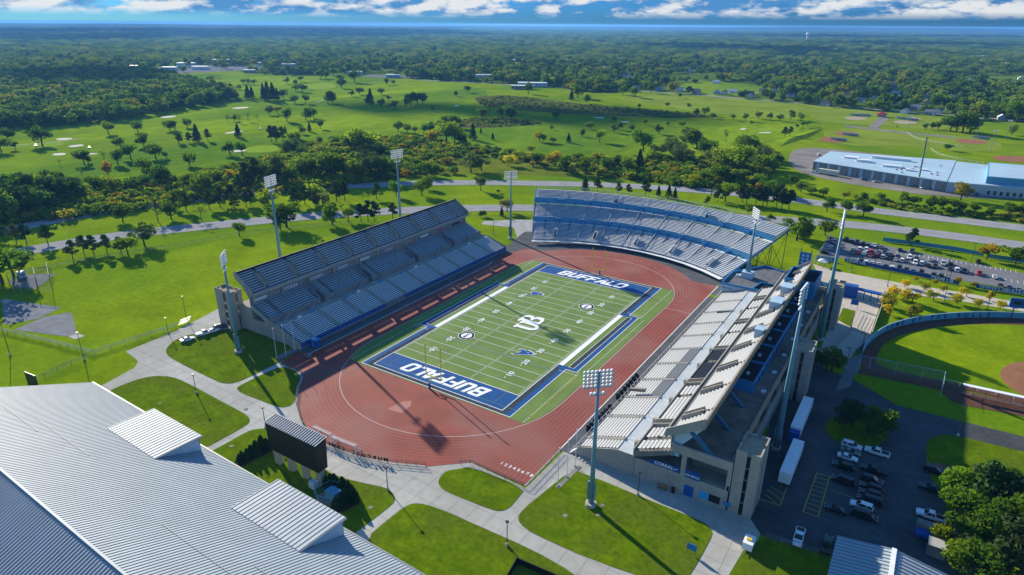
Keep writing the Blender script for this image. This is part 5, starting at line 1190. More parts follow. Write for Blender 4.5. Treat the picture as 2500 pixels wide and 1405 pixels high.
# barrels along the right stand
BAR = MB(); n = 14; prof = [(0.0,0.02),(0.55,0.02),(0.66,0.9),(0.72,0.95),(0.66,0.99),(0.58,0.94),(0.5,0.15),(0.0,0.15)]
vs = [(r*math.cos(2*math.pi*i/n), r*math.sin(2*math.pi*i/n), z) for r, z in prof for i in range(n)]
BAR.add(vs, [(j*n+i, j*n+(i+1)%n, (j+1)*n+(i+1)%n, (j+1)*n+i) for j in range(len(prof)-1) for i in range(n)])
bm = BAR.mesh('tub'); bm.materials.append(M_black); bm.polygons.foreach_set('use_smooth',[True]*len(bm.polygons))
BP = [(48.53, -17.44), (48.59, -19.76), (48.74, -22.26), (48.8, -24.49), (48.75, -26.75), (48.8, -29.18), (48.75, -31.35), (49.27, -37.98), (49.21, -40.5), (49.16, -42.47), (49.11, -44.66), (48.97, -46.63), (49.01, -48.91), (48.89, -50.35), (49.68, -40.18), (49.62, -42.65), (49.64, -45.25), (49.67, -47.55)]
for i, (x, y) in enumerate(BP):
    o = bpy.data.objects.new('black_tub', bm); col.objects.link(o); o.location = (x, y, 0.06); o.scale = (1.25,1.25,1.35)
    tag(o, 'round black tub before the right stand, %s counted from the far end' % nth(i), 'tub', 'black tubs before the right stand')

# lamp posts, flagpoles, small poles
def lamp_post(label, x, y, h, arm=False, z=0.1):
    t = thing('lamp_post', label, 'lamp post', (x, y, z), group='lamp posts')
    MB().tube((0,0,0),(0,0,0.7),0.35,0.3,10).build('footing', M_conc, t, local=True)
    MB().tube((0,0,0.7),(0,0,h),0.11,0.08,8).build('pole', M_steel, t, local=True)
    if arm: MB().box(-1.0,0.1,-0.22,0.22,h-0.05,h+0.1).build('lamp_head', M_steel, t, local=True)
    else: MB().tube((0,0,h),(0,0,h+0.22),0.42,0.34,10).build('lamp_head', M_steel, t, local=True)
for lab, (x, y), h, arm in zip(('lamp post on the lawn island left of the scoreboard path','lamp post on the lawn corner behind the scoreboard','lamp post at the rounded lawn tip right of the scoreboard','lamp post on the big lawn at the bottom centre','lamp post on the lawn edge before the right stand end wall','lamp post at the bend of the left service drive','lamp post by the double-rail fence near the left stand','tall dark lamp post by the throwing sector gate','very tall dark lamp post at the left edge of the picture'),
        [(-54.34, -96.31), (-23.21, -96.52), (20.92, -97.13), (53.49, -96.59), (69.78, -66.91), (-98.98, -78.01), (-103.71, -68.19), (-102.46, -103.86), (-125.6, -115.3)], (6.2,6.2,6.2,6.2,6.2,5.5,9.0,9.5,17.0), (0,0,0,0,0,0,0,0,0)):
    lamp_post(lab, x, y, h, arm)
for lab, (x, y), h in zip(('twin-arm lamp post on the road verge at the right','street lamp by the softball fence corner','street lamp by the ramp wall','tall street lamp at the left of the upper car park','tall street lamp beside the yellow trees','tall street lamp in the middle of the car park','tall street lamp left of the red pickup','tall lamp pole on the forecourt path','tall lamp pole beside the softball scoreboard','lamp post on the far lawn left of the curved stand','lamp pole over the upper row of cars'),
        [(131.06, 1.17), (103.66, 37.46), (101.01, 25.15), (90.04, 122.17), (105.16, 111.39), (125.34, 141.06), (133.41, 151.38), (125.29, 106.66), (138.53, 96.88), (-70.68, 79.33), (97.95, 133.14)], (9,8,7,9,10,11,13,12,12,8,11)):
    lamp_post(lab, x, y, h, True)
FP = [(-52.72, -69.42), (-52.37, -66.16), (-52.24, -62.63), (53.03, -74.37), (53.22, -70.33), (52.95, -65.68)]
sheet('flagpole_base', [(-54.05, -69.64), (-53.62, -62.15), (-50.9, -62.09), (-51.39, -69.85)], 0.13, M_concd); sheet('flagpole_base', [(52.61, -74.99), (53.4, -64.81), (54.36, -64.94), (53.77, -74.92)], 0.13, M_concd)
for i, (x, y) in enumerate(FP):
    t = thing('flagpole', 'slim %s flagpole %s' % (('nearest','middle','farthest')[i%3] if i < 3 else ('nearest','middle','farthest')[i%3], 'beside the end of the left stand' if i < 3 else 'on the slab beside the near end of the right stand'), 'flagpole', (x, y, 0.13), group='flagpoles')
    MB().tube((0,0,0),(0,0,10.5),0.09,0.05,8).build('pole', M_alum, t, local=True); MB().tube((0,0,10.5),(0,0,10.7),0.12,0.12,8).build('finial', M_alum, t, local=True); MB().tube((0,0,0),(0,0,0.15),0.3,0.3,10).build('collar', M_alumg, t, local=True)
# throwing cages on the left
def cage(label, pts, h):
    t = thing('throwing_cage', label, 'cage', (pts[0][0], pts[0][1], 0.05), group='throwing cages')
    q = MB(); 
    for x, y in pts: MB().tube((x,y,0),(x,y,h),0.09,0.09,6).build('post', M_steel, t)
    r = MB(); n_ = MB()
    for a, b in zip(pts, pts[1:]): r.tube((*a,h),(*b,h),0.06,0.06,6); n_.add([(*a,0.1),(*b,0.1),(*b,h),(*a,h)],[(0,1,2,3)])
    r.build('top_rail', M_steel, t); n_.build('net', M_mesh, t)
cage('tall netted throwing cage at the right of the cinder pad', [(-192.12, -79.56), (-177.25, -84.7), (-171.78, -82.06), (-188.12, -75.73)], 7.5)
cage('low netted throwing cage round the cinder pad', [(-190.64, -73.98), (-197.07, -81.75), (-197.14, -87.39), (-186.07, -90.62), (-180.16, -88.72), (-181.6, -83.43)], 4.5)
bc = thing('equipment_crate', 'stack of pale blue equipment beside the throwing cage', 'equipment', (*[(-200.9, -80.92)][0], 0))
x, y = [(-200.9, -80.92)][0]
for k in range(3): MB().box(x-2.2+k*0.3,x+2.0-k*0.2,y-1.4,y+1.0,0.1+k*0.8,0.8+k*0.8).build('box', M_blpale if k % 2 else M_paleb, bc)
bb = thing('bleacher', 'small aluminium bleacher beside the left service drive', 'bleachers', (*[(-101.46, -70.87)][0], 0.1))
a, b = [(-101.31, -72.81)][0], [(-101.36, -68.73)][0]
for k in range(4): MB().bar((a[0]-k*0.3,a[1]+k*0.5,0.5+k*0.35),(b[0]-k*0.3,b[1]+k*0.5,0.5+k*0.35),0.35,0.06).build('bench', M_alum, bb)
for p in (a, b): MB().bar((p[0],p[1],0.2),(p[0]-1.0,p[1]+1.7,1.4),0.08,0.1).build('frame', M_alumg, bb)
# dark billboard corner behind the field house
dk = thing('wind_screen', 'black wind screen behind the far corner of the field house', 'screen', (*[(-97.33, -120.17)][0], 0))
a, b = [(-101.39, -120.31)][0], [(-95.82, -119.73)][0]; MB().bar((*a,2.0),(*b,2.0),0.2,3.9).build('panel', M_black, dk)
for p in (a, b): MB().tube((*p,0),(*p,4.1),0.1,0.1,6).build('post', M_steel, dk)
# bench, bin, sign, hydrant, generator near the right stand
bn = thing('wooden_bench', 'wooden bench against the end wall of the right stand', 'bench', (73.6,-61.6,0.05))
for k in range(3): MB().box(72.6,74.8,-62.3+k*0.2,-62.14+k*0.2,0.45,0.52).build('slat', M_wood, bn)
MB().box(72.6,74.8,-61.66,-61.6,0.55,1.0).build('backrest', M_wood, bn)
for x in (72.8,74.6): MB().box(x-0.06,x+0.06,-62.3,-61.7,0.05,0.45).build('leg', M_steel, bn)
tag(MB().tube((76.2,-61.7,0.05),(76.2,-61.7,1.3),0.42,0.46,12).build('litter_bin', M_black), 'black litter bin against the end wall of the right stand', 'bin')
x, y = [(85.92, -77.67)][0]; sn = thing('blue_sign', 'blue notice board on two posts on the lower lawn', 'sign', (x,y,0.1)); MB().box(x-1.0,x+1.0,y-0.05,y+0.05,0.9,2.4).build('board', M_blmid, sn)
for d in (-0.9,0.9): MB().tube((x+d,y,0),(x+d,y,0.9),0.05,0.05,6).build('post', M_steel, sn)
x, y = [(95.23, -69.65)][0]; gn = thing('generator_trailer', 'white generator trailer at the corner of the lower lawn', 'trailer', (x,y,0.08))
MB().box(x-1.0,x+1.0,y-1.5,y+1.5,0.5,2.2).build('housing', M_white, gn)
for d in (-1.05,1.05): MB().tube((x+d-0.1,y,0.4),(x+d+0.1,y,0.4),0.36,0.36,12).build('wheel', M_tyre, gn)
MB().bar((x,y-1.5,0.5),(x,y-2.8,0.5),0.12,0.12).build('tow_bar', M_steel, gn); MB().box(x-0.5,x+0.5,y-0.4,y+0.4,2.2,2.4).build('hatch', M_yline, gn)
fence('lot_fence', 'dark wire fence between the lower lawn and the parking lot', [(97.32, -64.66), (102.5, -64.32), (107.88, -63.48), (110.58, -63.02)], 1.6, 2.6, M_steel, rails=1)
bs2 = thing('blind_kiosk', 'royal blue ticket kiosk on the near left corner of the track', 'kiosk', (*[(-49.18, -56.71)][0], 0.1))
x, y = [(-49.18, -56.71)][0]; MB().box(x-1.4,x+1.4,y-0.9,y+0.9,0.1,2.6).build('body', M_blpaint, bs2); MB().box(x-1.6,x+1.6,y-1.1,y+1.1,2.603,2.8).build('roof', M_blmid, bs2); MB().box(x-0.5,x+0.5,y-0.93,y-0.905,0.2,2.2).build('door', M_blmid, bs2)
hd = thing('hurdle_cart', 'cart of stacked white hurdles on the shaded track corner', 'cart', (*[(-45.55, -63.3)][0], 0.1))
x, y = [(-45.55, -63.3)][0]
for k in range(7): MB().bar((x-1.8+k*0.5,y-0.6,0.1),(x-1.2+k*0.5,y+0.6,1.1),0.05,0.05).build('hurdle', M_white if k % 2 else M_red, hd)
MB().box(x-2.0,x+2.0,y-0.7,y+0.7,0.12,0.22).build('platform', M_steel, hd)

en = thing('screened_enclosure', 'black-screened enclosure at the bottom edge of the picture', 'enclosure', (*[(60.92, -100.27)][0], 0.1))
P = [(58.78, -106.47), (57.68, -99.38), (67.85, -98.74), (68.17, -104.82)]
for a, b in zip(P, P[1:]+P[:1]): MB().bar((*a,0.8),(*b,0.8),0.15,1.4).build('screen', M_black, en)
for p in P: MB().tube((*p,0),(*p,1.6),0.08,0.08,6).build('post', M_steel, en)
MB().sheet(grow(P,0.97), 0.12).build('floor', M_rough, en)
for i, (x, y) in enumerate([(-63.75, -112.45), (-58.32, -105.04), (-23.8, -106.49), (21.83, -103.62), (12.64, -39.81), (59.12, -68.94), (64.52, -74.66), (65.09, -77.91), (59.2, -82.1), (-35.47, -93.68)]):
    tag(MB().tube((x,y,0.09),(x,y,0.125),0.55,0.55,14).build('manhole_cover', M_concd), 'round grey manhole cover in the near lawns, %s from the left' % nth((0,1,2,4,5,8,9,7,6,3)[i]), 'manhole cover', 'manhole covers in the lawns')

# ================================================================ vehicles
def car_meshes(kind):
    """meshes of one vehicle, nose towards +X, wheels on z = 0"""
    L = {'sedan':4.7,'suv':4.8,'pickup':5.7,'van':5.2}[kind]; w = {'sedan':0.9,'suv':0.95,'pickup':0.98,'van':0.98}[kind]
    zb, zs, zr = 0.28, {'sedan':0.92,'suv':1.08,'pickup':1.12,'van':1.15}[kind], {'sedan':1.44,'suv':1.74,'pickup':1.85,'van':2.0}[kind]
    h = L/2
    body = MB()
    # lower shell: stations along the length (x, sill, shoulder, half width)
    if kind == 'sedan': S = [(-h,0.42,0.78,w*.82),(-h+.12,0.30,0.92,w*.93),(-h+1.0,zb,0.97,w),(0.2,zb,0.95,w),(h-1.2,zb,0.90,w),(h-.25,0.30,0.74,w*.93),(h,0.40,0.62,w*.78)]
    elif kind == 'suv': S = [(-h,0.45,0.98,w*.88),(-h+.1,0.32,1.06,w*.96),(-h+1.0,zb,1.08,w),(0.4,zb,1.06,w),(h-1.1,zb,1.02,w),(h-.2,0.32,0.92,w*.94),(h,0.42,0.78,w*.82)]
    elif kind == 'pickup': S = [(-h,0.5,1.08,w*.95),(-h+.1,0.42,1.12,w),(-0.7,0.36,1.12,w),(0.9,0.36,1.12,w),(h-1.2,0.36,1.10,w),(h-.15,0.40,1.02,w*.95),(h,0.5,0.9,w*.88)]
    else: S = [(-h,0.45,1.10,w*.93),(-h+.1,0.34,1.15,w),(-1.0,zb,1.15,w),(0.8,zb,1.12,w),(h-1.0,zb,1.05,w),(h-.2,0.34,0.92,w*.94),(h,0.45,0.78,w*.82)]
    vs = []; fs = []
    for x, a, b, ww in S: vs += [(x,-ww*.92,a),(x,-ww,(a+b)/2),(x,-ww*.93,b),(x,ww*.93,b),(x,ww,(a+b)/2),(x,ww*.92,a)]
    for i in range(len(S)-1):
        for k in range(6): fs.append((i*6+k, i*6+(k+1)%6, (i+1)*6+(k+1)%6, (i+1)*6+k))
    fs += [tuple(range(6))[::-1], tuple(range((len(S)-1)*6, len(S)*6))]
    body.add(vs, fs)
    c = {'sedan':((-h+.75,-h+1.45,h-2.35,h-1.45)),'suv':((-h+.12,-h+.45,h-2.15,h-1.25)),'pickup':((-0.75,-0.55,h-2.35,h-1.5)),'van':((-h+.1,-h+.35,h-1.75,h-0.85))}[kind]
    glass = MB(); wi = w*.90; wt = w*.72; z0 = zs-0.02
    q = [(c[0],-wi,z0),(c[3],-wi,z0),(c[3],wi,z0),(c[0],wi,z0),(c[1],-wt,zr-.06),(c[2],-wt,zr-.06),(c[2],wt,zr-.06),(c[1],wt,zr-.06)]
    glass.add(q, [(0,1,5,4),(1,2,6,5),(2,3,7,6),(3,0,4,7)])
    roof = MB(); e = 0.03
    roof.add([(c[1]-.05,-wt-e,zr-.06),(c[2]+.05,-wt-e,zr-.06),(c[2]+.05,wt+e,zr-.06),(c[1]-.05,wt+e,zr-.06),(c[1]+.15,-wt*.85,zr),(c[2]-.15,-wt*.85,zr),(c[2]-.15,wt*.85,zr),(c[1]+.15,wt*.85,zr)],[(0,1,5,4),(1,2,6,5),(2,3,7,6),(3,0,4,7),(4,5,6,7)])
    for sgn in (-1, 1):       # pillars
        roof.bar((c[0],sgn*wi,z0),(c[1],sgn*(wt+.01),zr-.05),0.1,0.08); roof.bar((c[3],sgn*wi,z0),(c[2],sgn*(wt+.01),zr-.05),0.07,0.06)
        m_ = (c[1]+c[2])/2; roof.bar((m_,sgn*(wi+.01),z0),(m_,sgn*(wt+.02),zr-.05),0.1,0.05)
        if kind in ('suv','van'): roof.bar((c[1]+.9,sgn*(wi+.01),z0),(c[1]+.9,sgn*(wt+.02),zr-.05),0.12,0.05)
    bed = None
    if kind == 'pickup': bed = MB().box(-h+.18,-0.9,-w*.78,w*.78,1.121,1.13)
    P = {'body':(body,M_carp,True),'windows':(glass,M_glass,False),'roof':(roof,M_carp,False)}
    if bed: P['cargo_bed'] = (bed, M_black, False)
    out = [(n_, m_mesh(mb_, n_, mm, s)) for n_, (mb_, mm, s) in P.items()]
    wh = MB().tube((0,-.11,0),(0,.11,0),0.34,0.34,14); whm = m_mesh(wh, 'wheel', M_tyre)
    rm = m_mesh(MB().tube((0,-.13,0),(0,.13,0),0.2,0.2,10), 'rim', M_rim)
    hl = m_mesh(MB().box(-.06,.06,-.2,.2,-.07,.07), 'headlight', M_headl); tl = m_mesh(MB().box(-.05,.05,-.17,.17,-.1,.1), 'tail_light', M_taill)
    return dict(parts=out, wheel=whm, rim=rm, wx=(h-0.95, -h+0.95), w=w*.9, hl=hl, tl=tl, h=h, hz=0.72 if kind == 'sedan' else 0.9)
def m_mesh(mb, name, m, smooth=False):
    me = mb.mesh(name); me.materials.append(m)
    return me
CARM = {k: car_meshes(k) for k in ('sedan','suv','pickup','van')}
CARC = {'white':(0.72,0.73,0.74),'silver':(0.42,0.44,0.46),'grey':(0.14,0.155,0.17),'black':(0.012,0.013,0.015),'dark blue':(0.025,0.045,0.085),'blue':(0.03,0.12,0.34),'red':(0.55,0.02,0.015),
        'maroon':(0.16,0.02,0.03),'sage':(0.14,0.20,0.17),'dark green':(0.02,0.045,0.03)}
def car(label, kind, colr, x, y, rz, group, z=0.06):
    K = CARM[kind]; t = thing('parked_car' if kind in ('sedan','suv') else ('pickup_truck' if kind == 'pickup' else 'van'), label, {'sedan':'car','suv':'car','pickup':'pickup','van':'van'}[kind], (x,y,z), rz, group)
    for n_, me in K['parts']:
        o = bpy.data.objects.new(n_, me); col.objects.link(o); o.parent = t; o.color = (*CARC[colr], 1)
    for wx in K['wx']:
        for s in (-1, 1):
            o = bpy.data.objects.new('wheel', K['wheel']); col.objects.link(o); o.parent = t; o.location = (wx, s*K['w'], 0.34)
            r = bpy.data.objects.new('rim', K['rim']); col.objects.link(r); r.parent = o
    for s in (-1, 1):
        o = bpy.data.objects.new('headlight', K['hl']); col.objects.link(o); o.parent = t; o.location = (K['h']-0.08, s*K['w']*.72, K['hz'])
        o = bpy.data.objects.new('tail_light', K['tl']); col.objects.link(o); o.parent = t; o.location = (-K['h']+0.03, s*K['w']*.8, K['hz']+.05)
    return t
for (x, y), k, c, rz, lab in zip([(-87.84, -77.77), (-87.41, -71.83), (-86.7, -69.02), (-87.38, -65.52)], ('sedan','pickup','sedan','suv'), ('white','white','white','dark blue'), (75,72,74,72),
        ('white sedan nearest the lawn bend left of the left stand','white pickup on the lawn by the left stand','white sedan between the pickup and the dark car by the left stand','dark blue off-roader closest to the left stand tower')):
    car(lab, k, c, x, y, R_(rz), 'cars by the left stand', 0.12)
LOTC = [('suv','white',0),('sedan','sage',0),('sedan','white',0),('pickup','white',180),('suv','black',180),('pickup','black',180),('van','black',180),('suv','black',0),('suv','black',180),('suv','black',180),('van','black',180),('suv','white',180),('sedan','black',180),('van','black',0),('suv','black',0),('pickup','black',180),('pickup','white',180),('pickup','white',-90),('pickup','dark green',90)]
LOTL = ['white off-roader topmost in the left column of the shaded lot','sage green sedan below the topmost white car in the shaded lot','white sedan third down in the left column of the shaded lot','white pickup topmost in the right column of the shaded lot','black off-roader fourth down in the left column of the shaded lot','black pickup second down in the right column of the shaded lot','black van beside the hatched bay of the shaded lot','black off-roader third down in the right column of the shaded lot','black off-roader fourth down in the right column of the shaded lot','black off-roader fifth down in the right column of the shaded lot','black van just above the lone white car of the shaded lot','white off-roader between black vans in the shaded lot','black sedan lowest in the left column of the shaded lot','black van lowest in the right column of the shaded lot','black off-roader by the brick strip at the right side of the shaded lot','black pickup under the trees at the right side of the shaded lot','white pickup under the trees at the right side of the shaded lot','white pickup by the wire fence at the bottom of the shaded lot','dark green pickup in shade beside the pale shed']
for (k, c, rz), (x, y), lab in zip(LOTC, [(108.27, -19.93), (108.34, -22.76), (108.08, -25.74), (114.01, -19.42), (107.67, -30.27), (114.05, -27.94), (108.51, -36.33), (114.14, -32.25), (114.29, -35.32), (114.4, -37.97), (114.58, -40.5), (113.27, -43.62), (108.59, -47.82), (114.2, -46.76), (126.44, -19.94), (126.4, -28.18), (126.41, -38.71), (103.47, -61.46), (108.83, -60.7)], LOTL):
    car(lab, k, c, x, y, R_(rz+random.uniform(-2,2)), 'cars in the shaded lot')
ROWS = [('left column', 0, [(75.7, 166.98), (76.08, 163.22), (76.11, 159.29), (76.08, 154.63), (75.99, 149.29), (75.94, 142.66)], 'dark blue,grey,dark blue,silver,silver,black'),
        ('top row', 90, [(81.84, 170.33), (84.46, 168.89), (86.95, 168.2), (89.75, 167.75), (92.09, 166.24), (94.61, 167.94), (97.57, 166.89), (105.78, 167.21), (110.74, 167.63), (137.19, 168.07)], 'black,black,maroon,black,dark blue,white,grey,black,dark blue,black'),
        ('second row', 90, [(86.66, 155.76), (89.47, 157.66), (92.17, 157.27), (94.52, 156.67), (97.44, 157.19), (99.88, 158.84), (102.66, 156.44), (105.56, 156.28), (110.38, 156.76), (113.08, 155.84), (118.66, 158.93), (123.74, 155.69), (126.56, 156.94)], 'silver,white,white,red,grey,dark blue,black,grey,white,dark blue,silver,silver,black'),
        ('third row', 90, [(87.01, 150.14), (89.37, 151.01), (91.95, 151.33), (94.89, 149.78), (97.14, 151.3), (99.9, 151.06), (102.57, 151.48), (105.37, 149.96), (107.83, 150.27), (113.09, 149.82), (115.62, 150.87), (118.42, 148.86), (120.91, 149.89), (126.69, 149.97), (129.16, 149.76), (131.9, 149.13), (137.31, 149.72), (142.89, 148.7)], 'grey,red,white,maroon,maroon,silver,black,silver,white,white,white,black,black,dark blue,white,black,red,white'),
        ('bottom row', 90, [(86.89, 137.49), (89.33, 137.11), (92.14, 137.68), (94.31, 137.81), (96.93, 138.27), (99.5, 137.39), (102.29, 137.34), (104.94, 136.58), (107.58, 137.73), (110.37, 136.48), (113.01, 137.02), (116.15, 136.69), (120.75, 136.77), (123.48, 136.82), (144.54, 136.75), (147.62, 137.18), (150.61, 136.5)], 'dark blue,grey,black,white,white,white,black,white,black,dark blue,blue,black,black,black,black,dark blue,grey')]
kk = ['sedan','suv','sedan','suv','suv','sedan','suv','pickup','sedan','suv']
for rn, hd_, P, cs in ROWS:
    for i, ((x, y), c) in enumerate(zip(P, cs.split(','))):
        k = 'pickup' if (rn == 'third row' and i == 16) else kk[(i*3+len(rn)) % 10]
        car('%s %s in the %s of the upper car park, %s along it' % (c, {'sedan':'sedan','suv':'off-roader','pickup':'pickup'}[k], rn, nth(i)), k, c, x, y, R_(hd_+(180 if (i*7+len(rn)) % 3 == 0 else 0)+random.uniform(-3,3)), 'cars in the upper car park')
# painted bays
pk = MB()
for a, b in zip([(81.6, 163.79), (88.81, 164.79), (96.04, 164.35), (102.92, 166.02), (103.75, 166.58), (116.59, 165.14), (117.11, 164.78)], [(81.99, 160.94), (89.14, 161.95), (96.31, 161.55), (103.14, 163.23), (103.97, 163.78), (116.71, 162.42), (117.22, 162.07)]): pass
x0, y0 = [(104.79, 164.34)][0]; x1, y1 = [(151.03, 163.24)][0]
for i in range(26):
    x = x0+(x1-x0)*i/25; y = y0+(y1-y0)*i/25; pk.strip([(x,y-2.2),(x,y+2.2)],0.14,0.075)
x0, y0 = [(129.78, 148.93)][0]; x1, y1 = [(153.14, 148.09)][0]
for i in range(12):
    x = x0+(x1-x0)*i/11; y = y0+(y1-y0)*i/11; pk.strip([(x,y-2.4),(x,y+2.4)],0.14,0.075)
tag(pk.build('bay_lines', M_wline), kind='structure')
hz = MB(); q = [(102.75, -35.78), (105.6, -35.37), (105.71, -51.9), (102.59, -51.93)]
for a, b in zip(q, q[1:]+q[:1]): hz.strip([a,b],0.16,0.062)
for i in range(1, 9):
    t = i/9; a = (q[0][0]+(q[3][0]-q[0][0])*t, q[0][1]+(q[3][1]-q[0][1])*t); b = (q[1][0]+(q[2][0]-q[1][0])*t, q[1][1]+(q[2][1]-q[1][1])*t); hz.strip([a,b],0.14,0.066)
q = [(93.37, -52.85), (97.91, -52.8), (97.82, -45.15)]
hz.strip([q[0],q[1]],0.15,0.062); hz.strip([q[1],q[2]],0.15,0.066)
for a, b in zip([(94.2, -50.63), (94.1, -48.64), (94.46, -47.01)], [(97.32, -52.54), (97.79, -50.59), (97.83, -48.23)]): hz.strip([a,b],0.13,0.07)
for a, b in zip([(96.46, -46.05), (93.47, -4.04), (106.2, -40.48)], [(93.52, -4.28), (93.57, -3.98), (111.76, -40.72)]): hz.strip([a,b],0.13,0.062)
tag(hz.build('bay_lines', M_yline), kind='structure')
# trailers beside the right stand
for lab, (x, y0_, y1_), bl_ in (('white semi-trailer with blue nose behind the right stand', (95.2,-24.6,-7.0), 1), ('plain white box trailer by the hatched bay behind the right stand', (97.0,-45.6,-30.0), 0)):
    t = thing('trailer', lab, 'trailer', (x, y0_, 0.05), group='trailers behind the right stand')
    MB().box(x-1.3,x+1.3,y0_,y1_,1.1,4.0).build('box', M_white, t); MB().box(x-1.2,x+1.2,y0_+.4,y1_-.4,0.8,1.1).build('chassis', M_steel, t)
    if bl_: MB().box(x-1.28,x+1.28,y0_-1.9,y0_-0.05,0.5,3.4).build('blue_nose', M_banner, t)
    for yy in (y0_+2,y0_+3.2,y1_-2): 
        for s in (-1,1): MB().tube((x+s*1.0-.15,yy,0.5),(x+s*1.0+.15,yy,0.5),0.5,0.5,12).build('wheel', M_tyre, t)
tb = thing('utility_trailer', 'dark blue utility trailer under the trees at the lower right', 'trailer', (*[(126.41, -46.35)][0], 0.05)); x, y = [(126.41, -46.35)][0]
MB().box(x-2.6,x+3.0,y-1.1,y+1.1,0.6,1.5).build('bed', M_banner, tb); MB().box(x-2.6,x+3.0,y+1.1,y+3.0,1.0,2.4).build('cover', M_concd, tb)
for s in (-1.2,1.2): MB().tube((x,y+s-.12,0.4),(x,y+s+.12,0.4),0.4,0.4,12).build('wheel', M_tyre, tb)
bx = thing('storage_box', 'pale storage box under the trees beside the shed', 'box', (*[(127.72, -50.15)][0], 0.05)); x, y = [(127.72, -50.15)][0]
MB().box(x-1.6,x+1.6,y-1.4,y+1.4,0.05,2.6).build('body', M_concd, bx); MB().box(x-1.7,x+1.7,y-1.5,y+1.5,2.603,2.75).build('lid', M_conc, bx)
for i, ((x, y), c) in enumerate(zip([(-466.2, 240.4), (-491.3, 88.45), (-538.3, 67.59)], ('white','white','grey'))):
    t = thing('golf_cart', '%s golf cart on the golf course, %s from the right' % (c, nth(i)), 'golf cart', (x,y,0.1), R_(40*i), 'golf carts')
    MB().box(-1.2,1.2,-.6,.6,0.3,0.8).build('body', M_white if c == 'white' else M_alumg, t, local=True); MB().box(-.9,.8,-.6,.6,1.8,1.88).build('roof', M_white, t, local=True)
    for a in (-.8,.7):
        for b in (-.55,.55): MB().tube((a,b,.8),(a,b,1.8),0.03,0.03,5).build('post', M_steel, t, local=True); MB().tube((a,b-.1,.25),(a,b+.1,.25),0.25,0.25,10).build('wheel', M_tyre, t, local=True)

# ================================================================ construction site, far buildings
cb = thing('school_building', 'long white-roofed building under construction with grey panel walls', 'building', (80, 360, 0.1))
Q = [(35.3,345.5),(120,320.5),(124,410),(39,397)]
MB().prism(Q, 0.1, 6.4).build('wall', mat('site_wall', (0.20,0.27,0.32), 0.7), cb)
MB().prism(grow(Q,1.004), 6.403, 6.9).build('roof', mat('roof_white', (0.34,0.47,0.55), 0.7, 0.08, 0.05), cb)
for i in range(34):
    a = (Q[0][0]+(Q[1][0]-Q[0][0])*(i+.15)/34, Q[0][1]+(Q[1][1]-Q[0][1])*(i+.15)/34); b = (Q[0][0]+(Q[1][0]-Q[0][0])*(i+.72)/34, Q[0][1]+(Q[1][1]-Q[0][1])*(i+.72)/34)
    MB().add([(a[0]-.06,a[1]-.2,0.4),(b[0]-.06,b[1]-.2,0.4),(b[0]-.06,b[1]-.2,6.3),(a[0]-.06,a[1]-.2,6.3)],[(0,1,2,3)]).build('wall_panel', (M_concd, M_paleb, M_alumg)[i % 3], cb)
for (x, y, w, d, h) in ((62,362,9,5,1.6),(80,352,12,4,1.4),(95,345,5,3,1.2),(70,384,26,3,1.8),(104,352,4,3,1.0),(52,372,10,6,1.2)): MB().box(x,x+w,y,y+d,6.91,6.9+h).build('roof_unit', M_white, cb)
for k in range(14): x = 84+random.random()*34; y = 335+random.random()*50; MB().box(x,x+1.2,y,y+0.8,6.91,7.6).build('material_stack', (M_red, M_white, M_concd)[k%3], cb)
MB().prism([(120.3,321),(170,330),(178,400),(124.3,408)], 0.1, 6.6).build('wing', mat('wing_wall', (0.40,0.46,0.50), 0.7), cb); MB().prism(grow([(120.3,321),(170,330),(178,400),(124.3,408)],0.985), 6.603, 6.75).build('roof', MATS['roof_white'], cb)
MB().prism([(141,330),(178,336.5),(182,392),(143,388)], 6.76, 11.2).build('hall', M_blpale, cb); MB().prism(grow([(141,330),(178,336.5),(182,392),(143,388)],0.95), 11.203, 11.3).build('roof', MATS['roof_white'], cb)
for i in range(9):
    a = (143+i*3.4, 325.05+i*0.615); MB().add([(a[0],a[1]-.12,0.8),(a[0]+1.5,a[1]+.15,0.8),(a[0]+1.5,a[1]+.15,3.2),(a[0],a[1]-.12,3.2)],[(0,1,2,3)]).build('window', M_glass, cb)
cr = thing('crawler_crane', 'tall green crane with a thin lattice boom in front of the construction building', 'crane', (104,327,0.1))
MB().box(101.5,106,325.5,328.5,0.5,2.2).build('carrier', mat('crane_green',(0.05,0.22,0.16),0.6), cr); MB().box(102,104,325.8,328.2,2.2,3.6).build('cab', M_white, cr)
q = MB(); q.bar((104.5,327,2.2),(103.2,329,33),0.7,0.7); q.build('boom', mat('crane_dark',(0.03,0.09,0.09),0.6), cr); MB().bar((104.5,327,33),(103.2,326.2,8),0.06,0.06).build('cable', M_steel, cr)
for s in (326,328): MB().tube((102,s,.5),(105.5,s,.5),0.5,0.5,10).build('track', M_tyre, cr)
for i, (x, y) in enumerate([(48.19, 334), (93.39, 336.4), (73.81, 338.6)]):
    t = thing('site_trailer', ('long cream site trailer at the left end of the construction building','white site container in front of the construction building','dark tool container among the site vehicles')[i], 'trailer', (x,y,0.1), R_(-12), 'construction site trailers')
    MB().box(-7 if i < 2 else -2,7 if i < 2 else 2,-1.4,1.4,0.6,3.8).build('box', (mat('cream',(0.60,0.56,0.44),0.6), M_white, M_blmid)[i], t, local=True); MB().box(-6 if i<2 else -1.8,6 if i<2 else 1.8,-1.2,1.2,0.2,0.6).build('chassis', M_steel, t, local=True)
